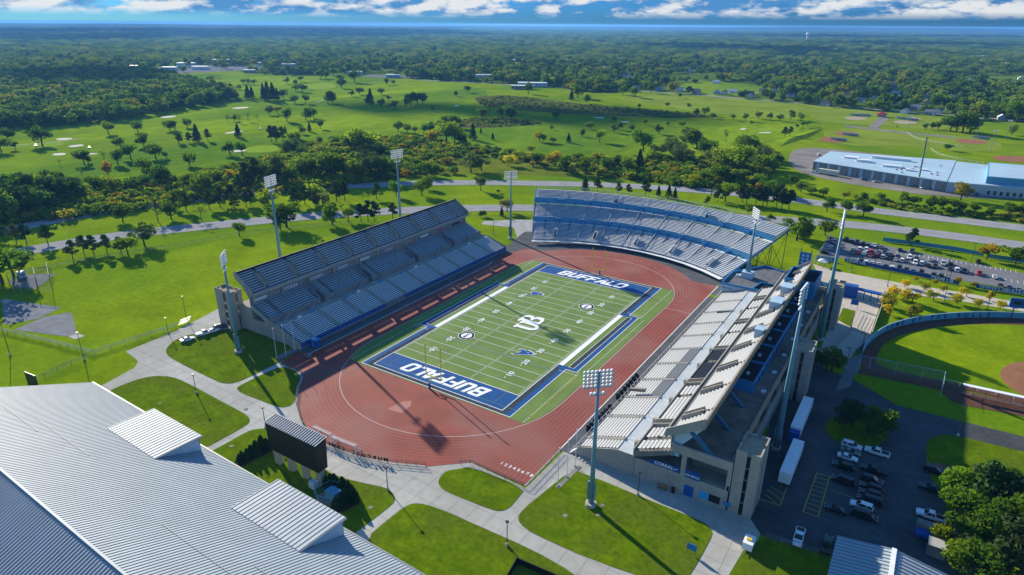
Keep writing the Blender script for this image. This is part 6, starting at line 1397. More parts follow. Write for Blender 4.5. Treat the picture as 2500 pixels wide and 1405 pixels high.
for i, ((x, y), c, k) in enumerate(zip([(39.23, 334.6), (72.2, 329.5), (80.11, 327.2), (108.41, 324.6), (113.09, 325), (138.03, 321.8), (28.37, 413.3)], ('white','blue','silver','white','black','grey','white'), ('pickup','suv','sedan','pickup','van','pickup','van'))):
    car('%s %s on the construction site, %s from the left' % (c, k if k != 'suv' else 'off-roader', nth((1,2,3,4,5,6,0)[i])), k, c, x, y, R_(-12+20*i), 'construction site vehicles', 0.12)
# far floodlight poles, backstops and dugouts of the ball fields
for i, (x, y) in enumerate([(140.55, 616.5), (149.56, 521.4), (163.66, 611.5), (81.3, 600.1)]):
    t = thing('field_light', 'far ball field light pole with lamp bar, %s from the left' % ('second','third','fourth','first')[i], 'light pole', (x,y,0.1), group='far ball field lights')
    MB().tube((0,0,0),(0,0,17),0.22,0.14,6).build('pole', M_pole, t, local=True); MB().box(-2,2,-.3,.3,16.6,17.6).build('lamp_bar', M_white, t, local=True)
for i, (x, y) in enumerate([(20, 716.9), (78.4, 710.2), (30.25, 505.6), (35.37, 545), (143.69, 597.4), (28.21, 722.9), (69.69, 716.8)]):
    t = thing('dugout', 'low grey dugout shelter on the far ball fields, %s in order from the left' % nth((2,5,0,1,6,3,4)[i]), 'dugout', (x,y,0.1), R_(-8), 'far dugouts')
    MB().box(-7,7,-1.2,1.2,2.4,2.6).build('roof', M_alumg, t, local=True); MB().box(-7,7,1.0,1.2,0,2.4).build('back_wall', M_paleb, t, local=True)
    for a in (-6.8,0,6.8): MB().tube((a,-1,0),(a,-1,2.4),0.08,0.08,6).build('post', M_steel, t, local=True)
rp = thing('field_pavilion', 'red-roofed pavilion between the far ball diamonds', 'pavilion', (*[(46.28, 726.7)][0], 0.2))
MB().add([(-6,-5,3),(6,-5,3),(6,5,3),(-6,5,3),(0,0,6)],[(0,1,4),(1,2,4),(2,3,4),(3,0,4)]).build('roof', M_red, rp, local=True); MB().box(-4.5,4.5,-3.8,3.8,0,3).build('wall', M_concs, rp, local=True)
# houses: wall box, gable roof, windows, garage door
def house_proto():
    w = MB().box(-6,6,-4,4,0,3.4); w.add([(-6,-4,3.4),(-6,4,3.4),(-6,0,6.2)],[(0,1,2)]); w.add([(6,-4,3.4),(6,4,3.4),(6,0,6.2)],[(2,1,0)])
    r = MB().add([(-6.4,-4.6,3.1),(6.4,-4.6,3.1),(6.4,0,6.35),(-6.4,0,6.35),(-6.4,4.6,3.1),(6.4,4.6,3.1)],[(0,1,2,3),(3,2,5,4)])
    win = MB().box(-0.7,0.7,-0.05,0.05,-0.6,0.6); gar = MB().box(-1.4,1.4,-0.05,0.05,0,2.3)
    return [m_mesh(a, n_, m) for a, n_, m in ((w,'wall',M_siding),(r,'roof',M_shingle),(win,'window',M_glass),(gar,'garage_door',M_white))]
HP = house_proto()
FARW = [(-1744.7, 442.2), (-1501.1, 567.4), (-1250.6, 605.6), (-1258.3, 763.3), (-1097.5, 727), (-937.3, 780.4), (-779.3, 823.1), (-610.7, 832.8), (-516.5, 850.6), (-361.5, 781.7), (-320.4, 864), (-219.3, 848.3), (-94.83, 832.9), (-4.94, 801.2), (106.97, 770.5), (119.72, 752.9), (216.1, 768.4), (1874.4, 20546.7), (-2875.6, 13634.1), (-13343.1, 20553), (-19805.8, 14450.7), (-25171.4, 8676.7)]
HX = [(-55.53, 978.6), (-36.09, 946.8), (-15.41, 918.8), (-95.25, 917.7), (-135.61, 934.8), (-181.91, 916.6), (-199.27, 887.1), (16.53, 949.5), (53.04, 855), (75.5, 837.8), (101.39, 814.7), (125.39, 802.6), (-5.1, 1075.1), (50.62, 996.5), (102.27, 1483.3), (134.04, 1443), (164.52, 1911.6), (198.05, 2212.4), (241.4, 2538), (210, 1441.1), (180.08, 1309.4), (-263.2, 898.3), (-293.1, 884.6), (-232.2, 887.2), (223.2, 1577.4), (94.29, 1244.2), (126.05, 1052.5), (-68.02, 1120.9), (-94.31, 1007.9), (79.13, 1017.7), (25.27, 1143.3), (154.06, 1194.9), (186.08, 1027), (158.43, 887.4), (-151.76, 898.7), (3.96, 892.6), (-52.41, 905.5)]
for _k in range(120):
    # more roofs scattered through the wooded suburb
    _d = 620*(3.4**random.random()); _a = R_(random.uniform(-4, 26)) if _k < 80 else R_(random.uniform(20, 60)); HX.append((110.98-_d*math.sin(_a), -184.52+_d*math.cos(_a)))
HX = [h for h in HX if inpoly(h[0], h[1], FARW)]
HC = [(0.55,0.60,0.64),(0.68,0.68,0.66),(0.30,0.42,0.50),(0.45,0.36,0.28),(0.60,0.58,0.50),(0.25,0.33,0.40),(0.40,0.20,0.15)]
order = sorted(range(len(HX)), key=lambda i: (HX[i][0]-111)/(HX[i][1]+184))
for rank, i in enumerate(order):
    x, y = HX[i]; t = thing('house', 'small gabled house among the far suburban trees, %s from the left' % nth(rank), 'house', (x,y,0.1), random.choice((0,0.2,1.6,1.4)), 'houses in the far suburb')
    for k, me in enumerate(HP[:2]):
        o = bpy.data.objects.new(('wall','roof')[k], me); col.objects.link(o); o.parent = t; c = HC[(i*5+k) % len(HC)] if k == 0 else random.choice(((1.2,1.2,1.3),(2.6,2.5,2.5),(3.8,4.0,4.3),(1.8,1.2,1.0))); o.color = (*c, 1)
    for a in (-3.6,0.2):
        o = bpy.data.objects.new('window', HP[2]); col.objects.link(o); o.parent = t; o.location = (a,-4.04,1.7)
    o = bpy.data.objects.new('garage_door', HP[3]); col.objects.link(o); o.parent = t; o.location = (3.8,-4.04,0)
BX = [(-1560.6, 951.4), (-1356.1, 925.6), (-1227.8, 902.4), (-1465.7, 790.8), (-1357.3, 683.4), (-1468.5, 666.9), (-1331.2, 740.8), (-499.4, 822.5), (-489, 772.7), (-931.5, 1455.2), (-946.9, 846.4), (-1157.5, 741.9), (227.7, 2236.9), (24.36, 3856.7), (-6289.6, 10070.3), (-7131.2, 9551.4), (-7604.7, 5011.2), (177.05, 2769.5), (-684.6, 937.1), (-825.4, 826.8)]
BD = [(45,14,6),(22,12,6),(30,14,8),(40,16,7),(30,14,6),(26,12,6),(36,14,6),(50,16,6),(36,12,5),(40,16,7),(26,10,5),(24,10,5),(30,14,6),(40,16,8),(220,60,22),(120,50,20),(90,40,18),(40,16,6),(30,12,5),(26,12,5)]
ordb = sorted(range(len(BX)), key=lambda i: (BX[i][0]-111)/(BX[i][1]+184)); rk = {i: r for r, i in enumerate(ordb)}
for i, ((x, y), (l, d, h)) in enumerate(zip(BX, BD)):
    t = thing('commercial_building', 'pale flat-roofed commercial block on the wooded plain, %s from the left' % nth(rk[i]), 'building', (x,y,0.6), R_(33+random.uniform(-6,6)), 'far commercial blocks')
    MB().box(-l/2,l/2,-d/2,d/2,0,h).build('wall', (M_white, M_paleb, M_concs)[i % 3], t, local=True); MB().box(-l/2-.4,l/2+.4,-d/2-.4,d/2+.4,h+.003,h+.5).build('roof', M_white, t, local=True)
    for k in range(int(l//6)): 
        o = bpy.data.objects.new('window', HP[2]); col.objects.link(o); o.parent = t; o.location = (-l/2+3+k*6,-d/2-.05,h*.5); o.scale = (2.2,1,1.6)
x, y = -818.0, 5050.0; wt = thing('water_tower', 'pale blue water tower standing above the far woods', 'water tower', (x,y,0.5))
q = MB(); n = 16; prof = [(7.5,0),(7.0,34),(8.5,38),(13,44),(14,50),(11,56),(4,59),(0.1,59.5)]
q.add([(r*math.cos(2*math.pi*i/n), r*math.sin(2*math.pi*i/n), z) for r, z in prof for i in range(n)], [(j*n+i, j*n+(i+1)%n, (j+1)*n+(i+1)%n, (j+1)*n+i) for j in range(len(prof)-1) for i in range(n)])
q.build('tank', M_white, wt, local=True, smooth=True); MB().tube((0,0,59.4),(0,0,62),0.5,0.3,6).build('beacon', M_steel, wt, local=True)

# ================================================================ trees
def leaf_quads(P, Nn, size, rs):
    """quads at points P facing roughly along Nn"""
    n = len(P); Nn = Nn+rs.normal(0, 0.55, (n,3)); Nn /= np.linalg.norm(Nn, axis=1)[:,None]
    a = np.cross(Nn, rs.normal(0,1,(n,3))); a /= np.linalg.norm(a, axis=1)[:,None]; b = np.cross(Nn, a)
    s = size*rs.uniform(0.6, 1.35, (n,1)); a = a*s; b = b*s*rs.uniform(0.6,1.0,(n,1))
    V = np.stack([P-a-b*.4, P+a*.2-b, P+a+b*.3, P-a*.3+b], 1).reshape(-1,3)
    F = np.arange(4*n).reshape(-1,4)
    return V, F
def np_mesh(name, V, F, m):
    me = bpy.data.meshes.new(name); nv, nf = len(V), len(F)
    me.vertices.add(nv); me.vertices.foreach_set('co', V.astype(np.float32).ravel()); me.loops.add(nf*4); me.loops.foreach_set('vertex_index', F.astype(np.int32).ravel())
    me.polygons.add(nf); me.polygons.foreach_set('loop_start', np.arange(0, nf*4, 4, dtype=np.int32)); me.update(); me.validate(); me.materials.append(m); return me
def shell(rs, n, c, r):
    d = rs.normal(0,1,(n,3)); d /= np.linalg.norm(d, axis=1)[:,None]
    return c+d*np.array(r)*rs.uniform(0.72,1.04,(n,1)), d
def crown(kind, seed, n, leaf):
    rs = np.random.default_rng(seed); Ps = []; Ns = []
    if kind == 'broad' or kind == 'clump':
        K = int(rs.integers(10, 15)); zc, R0 = (0.56, 0.47) if kind == 'broad' else (0.5, 0.46)
        ax = rs.uniform(.78,1.15,3); ax[2] = rs.uniform(.85,1.1); lean = rs.normal(0,.05,2)
        for k in range(K):
            d = rs.normal(0,1,3); d /= np.linalg.norm(d); d[2] = d[2]*0.85+0.05
            c = np.array([lean[0]*(k%3),lean[1]*(k%3),zc])+d*ax*np.array([R0*.72,R0*.72,R0*.66])*rs.uniform(.5,1.12); r = R0*rs.uniform(.22,.52)
            c[2] = min(c[2], 0.98-r*.8)
            p, q = shell(rs, n//K, c, (r,r,r*.8)); Ps.append(p); Ns.append(q)
    elif kind == 'pine':
        K = 16
        for k in range(K):
            z = 0.34+0.62*(k/(K-1)); rad = 0.30*(1-((z-0.40)/0.62)**1.6)*rs.uniform(.55,1.1) if z < 0.97 else 0.02
            a = rs.uniform(0,6.28); c = np.array([math.cos(a)*rad*.75, math.sin(a)*rad*.75, z]); r = rs.uniform(.09,.15)*(1.15-0.45*z)
            p, q = shell(rs, n//K, c, (r*1.25,r*1.25,r*.6)); Ps.append(p); Ns.append(q)
    elif kind == 'spruce':
        z = rs.uniform(0,1,n)**0.8; z = 1-(1-z)*0.95; t = (1-z)
        a = rs.uniform(0,6.28,n); tier = 0.82+0.18*np.sin(z*60); rr = (0.02+0.30*t)*tier*rs.uniform(.6,1.05,n)
        Ps.append(np.stack([rr*np.cos(a), rr*np.sin(a), z*0.98+0.01], 1)); Ns.append(np.stack([np.cos(a), np.sin(a), 0.5+0*a], 1))
    elif kind == 'sparse':
        K = 10
        for k in range(K):
            a = rs.uniform(0,6.28); z = rs.uniform(.45,.95); rad = rs.uniform(.05,.3)
            c = np.array([math.cos(a)*rad, math.sin(a)*rad, z]); p, q = shell(rs, n//K, c, (.09,.09,.09)); Ps.append(p); Ns.append(q)
    elif kind == 'shrub':
        K = 9
        for k in range(K):
            d = rs.normal(0,1,3); c = np.array([d[0]*.26, d[1]*.26, 0.42+abs(d[2])*.12]); r = rs.uniform(.24,.4); p, q = shell(rs, n//K, c, (r,r,r)); Ps.append(p); Ns.append(q)
    elif kind == 'wide':
        K = 34
        for k in range(K):
            a = rs.uniform(0,6.28); rad = 0.5*math.sqrt(rs.uniform(0,1)); c = np.array([math.cos(a)*rad, math.sin(a)*rad, rs.uniform(.45,.8)]); r = rs.uniform(.09,.16)
            p, q = shell(rs, n//K, c, (r,r,r*1.7)); Ps.append(p); Ns.append(q)
    P = np.concatenate(Ps); Nn = np.concatenate(Ns); P[:,2] = np.maximum(P[:,2], 0.03)
    return leaf_quads(P, Nn, leaf, rs)
def trunk_mesh(kind, seed):
    r = random.Random(seed); mb = MB(); top = {'broad':0.6,'pine':0.92,'spruce':0.9,'sparse':0.75,'shrub':0.4}[kind]; r0 = {'broad':0.035,'pine':0.022,'spruce':0.025,'sparse':0.022,'shrub':0.03}[kind]
    P = [(r.uniform(-.01,.01)*i, r.uniform(-.01,.01)*i, top*i/4) for i in range(5)]
    for i in range(4): mb.tube(P[i], P[i+1], r0*(1-i*.2), r0*(1-(i+1)*.2), 7)
    if kind in ('broad','sparse','shrub'):
        for k in range(9 if kind != 'shrub' else 4):
            a = r.uniform(0,6.28); z = top*r.uniform(.45,.95); l = r.uniform(.14,.3); p = (0,0,z); q = (math.cos(a)*l, math.sin(a)*l, z+l*r.uniform(.5,1.1))
            mb.tube(p, q, r0*.42, r0*.12, 5)
            if kind == 'sparse':
                for j in range(3): b = a+r.uniform(-1,1); mb.tube(q, (q[0]+math.cos(b)*.1, q[1]+math.sin(b)*.1, q[2]+r.uniform(.04,.12)), r0*.13, r0*.05, 4)
    elif kind == 'pine':
        for k in range(10):
            a = r.uniform(0,6.28); z = r.uniform(.3,.85); l = .22*(1.1-z); mb.tube((0,0,z), (math.cos(a)*l, math.sin(a)*l, z+.03), r0*.35, r0*.12, 5)
    me = mb.mesh('trunk'); me.materials.append(M_bark); return me
L_broad = leafmat('leaves_broad', (0.092,0.175,0.016), 0.5); L_pine = leafmat('needles_pine', (0.045,0.085,0.030), 0.25); L_spr = leafmat('needles_spruce', (0.026,0.062,0.026), 0.15)
L_yel = leafmat('leaves_yellow', (0.36,0.33,0.012), 0.4); L_pale = leafmat('leaves_pale', (0.11,0.16,0.055), 0.35)
TP = {}
for key, kind, m, n, leaf, nv in (('b','broad',L_broad,1500,0.034,9),('p','pine',L_pine,1100,0.034,6),('s','spruce',L_spr,1000,0.036,2),('y','broad',L_yel,1300,0.036,3),('w','broad',L_pale,1300,0.034,4),('d','sparse',L_pale,170,0.03,2),('h','shrub',L_broad,700,0.06,3)):
    TP[key] = [(np_mesh('crown', *crown(kind, 100+ord(key)*7+i, n, leaf), m), trunk_mesh(kind, ord(key)*3+i)) for i in range(nv)]
TINT = {'b':[(1,1,1),(0.75,0.85,0.9),(1.25,1.1,0.9),(0.9,1.05,0.8)],'o':[(2.4,1.1,0.7)],'k':[(0.72,0.80,0.85)],'g':[(1.7,1.45,0.8)]}
WHAT = {'b':'leafy green tree','k':'dark green tree','g':'light green tree','o':'orange-tinged tree','p':'dark pine','s':'conical spruce','y':'yellow-leaved tree','w':'pale grey-green tree','d':'nearly bare tree','h':'round shrub'}
NAMES = {'b':'broadleaf_tree','k':'broadleaf_tree','g':'broadleaf_tree','o':'broadleaf_tree','p':'pine_tree','s':'spruce_tree','y':'young_tree','w':'broadleaf_tree','d':'bare_tree','h':'shrub'}
SPOTS = []
def plant(rows, place, group, wide=1.0):
    """each row x, y, height, kind; the label counts kinds from the left as the camera sees them"""
    rows = sorted(rows, key=lambda r: math.atan2(r[0]-111, r[1]+184.5)); cnt = {}
    for (x, y, h, k) in rows:
        i = cnt.get(k, 0); cnt[k] = i+1; fam = k if k in TP else 'b'
        cm, tm = random.choice(TP[fam]); t = thing(NAMES[k], '%s %s, %s such from the left' % (WHAT[k], place, nth(i)), 'shrub' if k == 'h' else 'tree', (x,y,0.02), random.uniform(0,6.28), group)
        sx = h*wide*random.uniform(.98,1.22); t.scale = (sx, sx, h); SPOTS.append((x,y,h*.4))
        o = bpy.data.objects.new('crown', cm); col.objects.link(o); o.parent = t
        c = random.choice(TINT.get(k, TINT['b'])); j = random.uniform(.85,1.15); o.color = (c[0]*j, c[1]*j, c[2]*j, 1)
        o = bpy.data.objects.new('trunk', tm); col.objects.link(o); o.parent = t
plant([(-536, 71.69, 19, 'b'), (-585.1, 65.5, 13.4, 'b'), (-534.9, 50.76, 7.9, 'b'), (-531.5, 39.36, 13.6, 'b'), (-556.3, 137.5, 13.2, 'k'), (-546.3, 160.32, 12.7, 'b'), (-528.8, 182.45, 12.1, 'b'), (-529.6, 188.49, 11, 'b'), (-535.4, 204.8, 10.9, 'b'), (-451.4, 143.99, 11.2, 'b'), (-449.7, 153.04, 9.2, 'p'), (-448.1, 159.53, 15.7, 's'), (-444.4, 167.58, 10.8, 'p'), (-440.1, 195.99, 12.7, 's'), (-530.4, 248.6, 8.5, 'd'), (-536, 260.1, 8.6, 'b'), (-520.6, 255.6, 10.2, 'd'), (-524, 268.8, 10.8, 'd'), (-527.1, 282.7, 6.1, 'd'), (-550.8, 317.5, 12.4, 'w'), (-549.2, 327.9, 10.2, 'w'), (-490.1, 293.1, 16, 'k'), (-484, 313.7, 14.1, 'b'), (-487.5, 327.9, 13.4, 'k'), (-394.4, 197.39, 14.4, 'p'), (-389.1, 198.49, 14.4, 'p'), (-384.6, 201.6, 13.7, 'p'), (-369.4, 201.8, 11.4, 'k'), (-424.5, 237.4, 7, 's'), (-413.7, 257.9, 9.5, 's'), (-407.4, 243.3, 8.5, 'b'), (-419.8, 276.9, 9.7, 'b'), (-466.1, 101.41, 12.1, 'b'), (-415.4, 82.03, 13.1, 'b'), (-460.1, 117.68, 12.6, 'k'), (-464, 119.88, 10.3, 'k'), (-402.9, 94.85, 14.4, 'b'), (-395.9, 99.74, 6.3, 'b'), (-404.5, 66.18, 12.6, 'k'), (-424.8, 52.04, 12, 'b'), (-425.6, 55.32, 7.3, 'b'), (-428.8, 68.69, 8.7, 'd'), (-368.8, 40.58, 10.6, 'o'), (-354, 58.9, 13.6, 'b'), (-356.7, 93.85, 11.5, 'b'), (-369.4, 137.33, 12.4, 'b'), (-359.8, 141.85, 13.6, 'b'), (-383.6, 14.77, 7.3, 'k'), (-395.6, 4.96, 4.9, 'd'), (-436.2, 40.41, 4.8, 'd'), (-377.6, 28.13, 6.1, 'd'), (-567.9, 61.85, 4.8, 'd')], 'on the left fairway', 'golf course trees')
plant([(-999.4, 512, 12.2, 'b'), (-990.8, 540.1, 15.1, 'b'), (-933.9, 562.3, 9.6, 'b'), (-919.7, 562.6, 10.9, 'b'), (-905.1, 563.3, 10.8, 'b'), (-841.5, 487.9, 10, 'b'), (-712.8, 408.6, 19.7, 's'), (-722, 422.2, 15.6, 's'), (-682.2, 411.6, 22.6, 's'), (-673.5, 411.6, 25.7, 's'), (-672, 419.2, 23.7, 's'), (-671.8, 425.8, 16.3, 's'), (-678.3, 440.9, 15.5, 'k'), (-868.2, 602.1, 13.6, 'b'), (-843, 600.6, 10.8, 'k'), (-621, 413.1, 13.6, 'b'), (-606, 418.2, 13.6, 'b'), (-750.1, 522.7, 13.5, 'b'), (-731.8, 520, 15.7, 'b'), (-889.7, 651.8, 12.8, 'b'), (-586.3, 438.6, 16.8, 'k'), (-581.1, 442.5, 17.9, 'k'), (-735.7, 604.1, 16.7, 'k'), (-626.9, 521.3, 10.4, 'b'), (-634.6, 545.4, 13, 'b'), (-542.8, 464.7, 8.4, 'b'), (-530.3, 462, 20.8, 's'), (-554.1, 480.8, 10.7, 's'), (-608.3, 565.1, 10.6, 'k'), (-545.1, 513.1, 7.7, 'k'), (-719.7, 695, 12.3, 'k'), (-716.3, 708, 9.6, 'b'), (-800.4, 698, 25.3, 'b'), (-913.4, 718.5, 20.9, 'b'), (-913.2, 731.6, 16.6, 'b'), (-940.5, 777.9, 20.3, 'b'), (-834.5, 694.5, 14.3, 'k'), (-470.9, 444.3, 10.9, 'b'), (-475.1, 468.3, 13.2, 'b'), (-482.1, 485.8, 17.6, 'k'), (-474.4, 491.4, 17.6, 'k'), (-475.3, 502.4, 15.7, 'k'), (-420.5, 455.4, 6.8, 'b'), (-503.6, 613.3, 9.3, 'k'), (-523.8, 668.1, 12.3, 'b'), (-500.4, 449.8, 11.2, 'b'), (-475, 436.1, 8.9, 'd'), (-342.9, 308.3, 10.3, 'b'), (-331.8, 309.7, 10.3, 'b'), (-320.5, 308.2, 9.4, 'b'), (-312, 311, 11.7, 'b'), (-313.8, 322.5, 11.9, 'b'), (-316, 361.6, 14.9, 'k'), (-309.7, 362.5, 14, 'k'), (-324.8, 362.4, 14.2, 'k'), (-252.9, 311.2, 14.9, 's'), (-238, 321.7, 6.7, 's'), (-269.8, 347.3, 5.5, 's'), (-297.6, 435.6, 18.5, 'k'), (-313, 449.6, 15.4, 'k'), (-293.9, 438.2, 16.8, 'k'), (-321.3, 422.6, 15.9, 'w'), (-259.4, 479.7, 9.9, 'k'), (-248.1, 287.2, 10.8, 'k')], 'on the middle fairway', 'golf course trees')
plant([(-197.8, 338.9, 11.1, 'y'), (-193.05, 336.8, 8.1, 'g'), (-183.5, 338.1, 6.6, 'k'), (-172.66, 348.5, 8.8, 's'), (-223.9, 406.4, 5.7, 'k'), (-178.47, 387.3, 8.5, 'b'), (-194.25, 434.4, 9.1, 'b'), (-150.33, 366.9, 13.2, 'g'), (-163.34, 426.2, 8.8, 'w'), (-167.64, 446.5, 9.8, 'b'), (-194.78, 493.4, 7.9, 'k'), (-152.84, 443.5, 8.9, 'b'), (-136.68, 423, 7, 'b'), (-115.33, 380.8, 10.2, 'k'), (-123.76, 444.7, 11.1, 'g'), (-137.47, 503.7, 6, 'b'), (-123.83, 506.1, 6.8, 'b'), (-120.65, 504.7, 7.6, 'b'), (-94.51, 440.8, 10, 'w'), (-158.55, 496.1, 6.9, 'b'), (-91.7, 592, 8.1, 'b'), (-64.87, 567.1, 5.2, 'b'), (-17.15, 501.6, 9.3, 'p'), (-13.38, 507.4, 9.3, 'p'), (-14.27, 577.1, 8.4, 'b'), (-19.33, 573.5, 4.2, 'k'), (-12.29, 593.3, 6.8, 'b'), (-78.86, 393.4, 12.2, 'w'), (-54.64, 434.4, 11.1, 'd')], 'on the right fairway', 'golf course trees')
plant([(-199.34, -88.87, 18.2, 'k'), (-203.9, -82.91, 14.5, 'b'), (-249.2, -13.24, 11, 'k'), (-199.38, -29.54, 12.3, 'w'), (-192.71, -41.02, 9.6, 'g'), (-210.6, -51.73, 8.8, 'p'), (-205.6, -49.7, 9.2, 'p'), (-203, -45.14, 8.9, 'p'), (-207.6, -57.94, 8.6, 'p'), (-197.67, -41.56, 7.7, 'p'), (-255.3, -61.28, 9.1, 'p'), (-249.8, -59.12, 9.5, 'p'), (-238.5, -54.52, 9.9, 'p'), (-262.8, -63.22, 7.6, 'p'), (-174.87, 5.28, 8, 'k'), (-232.4, 3.97, 12.1, 'b'), (-232.9, -3.14, 11.5, 'd'), (-240.4, 17.89, 11.7, 'p'), (-250.2, 17.7, 8.5, 'p'), (-216.7, 11.76, 10.3, 'd'), (-232.8, 27.43, 11.3, 'p'), (-232.6, 34.15, 11.9, 'p'), (-229.5, 39.59, 12.5, 'p'), (-219.3, 34.47, 9.4, 'p'), (-220.1, 42.68, 9.6, 'p'), (-222.9, 47.55, 10.2, 'p'), (-214.4, 53.37, 11.2, 'g'), (-218.9, 52.56, 9.8, 'b'), (-168.11, 28.92, 15.7, 'b'), (-166.56, 23.73, 7.4, 'k'), (-197.01, 58.46, 12, 'p'), (-196.51, 65.59, 11.7, 'p'), (-182.98, 61.43, 11, 'p'), (-195.5, 70.91, 12.8, 'g'), (-180.49, 65.32, 10.6, 'w'), (-152.27, 46.12, 13.8, 'b'), (-186.97, 81.47, 12.4, 'p'), (-184.38, 85.64, 12, 'p'), (-148.11, 53.67, 9.9, 'g'), (-143.03, 58.08, 10, 'p'), (-141.06, 61.35, 11.4, 'p'), (-138.31, 63.22, 10.9, 'p'), (-132.8, 71.85, 9.2, 'p'), (-170.58, 98.73, 10.1, 'p'), (-164.87, 110.09, 10.3, 'b'), (-153.95, 121.38, 11.4, 'b'), (-163.15, 136.33, 9.1, 'b'), (-131.12, 152.87, 10.7, 'w'), (-86.48, 110.45, 5.2, 's'), (-95.55, 102.23, 3.8, 'k'), (-93.77, 104.46, 3.8, 'k'), (-88.75, 119.33, 8.2, 'w'), (-118.04, 153.83, 2.7, 'k')], 'on the parkway verge left of centre', 'parkway trees')
plant([(-74.54, 189.07, 10.6, 's'), (-67.98, 193.58, 8.5, 'p'), (-53.83, 195.31, 7.4, 'p'), (-47.76, 196.86, 6.8, 'p'), (-37.28, 198.9, 10.9, 'p'), (-30.84, 204.6, 6.8, 's'), (-23.97, 204.2, 8.3, 's'), (-19.69, 203.4, 7.2, 's'), (1.97, 199.09, 5.5, 'p'), (4.93, 210.5, 9, 'p'), (8.09, 215.1, 12.6, 'b'), (-1.1, 216.2, 10.7, 'd'), (17.42, 219.1, 11, 'p'), (20.55, 216.5, 9.9, 'p'), (25.79, 217.7, 10.9, 'p'), (29.76, 218.1, 11.3, 'p'), (32.27, 217.5, 9.8, 'p'), (37.4, 218.7, 12.2, 'p'), (40.88, 216.6, 12.1, 'p'), (44.71, 217, 11.6, 'p'), (61.02, 156.22, 13.7, 'b'), (54.97, 163.75, 10.3, 'b'), (63.94, 158.2, 12.5, 'b'), (71.34, 174, 9, 'b'), (64.17, 224.8, 9.5, 'k'), (73.47, 226.9, 9, 'k'), (83.35, 224.2, 9.7, 'k'), (109.68, 179.68, 8.9, 'p'), (140.44, 175.68, 9.1, 'o'), (151.29, 175.59, 9.7, 'k'), (27.73, 191.45, 6.1, 'g'), (42.39, 181.43, 5.9, 'g'), (129.33, 301.8, 13, 'o')], 'on the parkway verge right of centre', 'parkway trees')
plant([(108.09, 99.13, 5.4, 'y'), (114.91, 96.77, 6.6, 'y'), (108.1, 86.96, 5.9, 'y'), (108.03, 79.58, 4.8, 'y'), (115.26, 79.56, 6.6, 'y'), (111, 115.31, 4.2, 'y'), (118.11, 114.14, 4.5, 'y'), (124.86, 118.14, 3.8, 'y'), (121.74, 105.27, 5, 'y'), (129.25, 106.87, 5.2, 'y'), (132.73, 116.67, 4.7, 'y'), (140.19, 116.66, 4.3, 'y'), (136.6, 107.47, 4.2, 'y'), (143.57, 109.78, 4.2, 'y'), (121.61, 125.21, 2.8, 'o'), (129.52, 131.08, 3.5, 'o'), (114.75, 125.13, 2.5, 'o'), (135.26, 129.42, 2.8, 'o'), (144.09, 131.05, 2.4, 'o'), (77.73, 129.29, 1.5, 'o')], 'on the lawn between car park and softball field', 'young trees by the car park')
plant([(96.08, 19.35, 9.8, 'k'), (97.49, 20.92, 8.8, 'k'), (105.35, -11.13, 8.7, 'p'), (107.27, -10.54, 8.4, 'p'), (112.69, -10.78, 9.4, 'b'), (111.17, -10.22, 7.4, 'b')], 'in the shaded lower lot', 'trees of the lower lot', 1.1)
plant([(135.81, -28.44, 11.9, 'p'), (131.92, -26.91, 9.2, 'b'), (130.85, -35.17, 7.9, 'k'), (137.53, -36.45, 10.5, 'k'), (133.85, -43.12, 10.3, 'k'), (139.95, -28.86, 10.7, 'p'), (143.45, -24.99, 11.7, 'k'), (141.74, -37.93, 12, 'k'), (138.51, -51.67, 14.8, 'p'), (132.47, -53.2, 8.1, 'b'), (135.16, -53.87, 8, 'b'), (129.57, -46.63, 5.7, 'b'), (141.98, -46.94, 9.7, 'p'), (146.04, -35.09, 12.8, 'k')], 'in the thicket at the lower right corner', 'thicket trees', 1.15)
plant([(-15.99, -108.95, 3.2, 's'), (-15.82, -107.67, 3.2, 's'), (-15.82, -106.49, 3.5, 's'), (-15.94, -104.97, 4, 's'), (-16.17, -103.09, 4.3, 's'), (-14.86, -102.63, 3.6, 's'), (-16.01, -109.73, 2.8, 's'), (8.44, -104.16, 3.4, 's'), (9.01, -103.44, 3.6, 's'), (9.8, -102.92, 3.6, 's'), (12.66, -103.09, 4.1, 's'), (15.01, -103.56, 4.3, 's'), (16.59, -103.84, 4, 's'), (15.72, -106.37, 3.3, 's'), (15.78, -108.24, 3.3, 's'), (16.09, -105.48, 3.8, 's'), (17.65, -104.12, 3.3, 's')], 'in the beds beside the scoreboard', 'scoreboard hedge shrubs', 1.5)
sheet('mulch_bed', smooth_poly([(-15.74, -111.08), (-17.39, -107.92), (-17.33, -102.2), (-14.62, -100.83), (-13.33, -102.84), (-13.93, -107.2), (-14.23, -110.46)],1), 0.125, M_mulch); sheet('mulch_bed', smooth_poly([(7.63, -105.04), (8.44, -102.41), (13.61, -102.47), (18.22, -103.42), (18.67, -105.38), (17.61, -108.75), (15.52, -109.67), (15.4, -105.44), (10.86, -104.28)],1), 0.125, M_mulch)
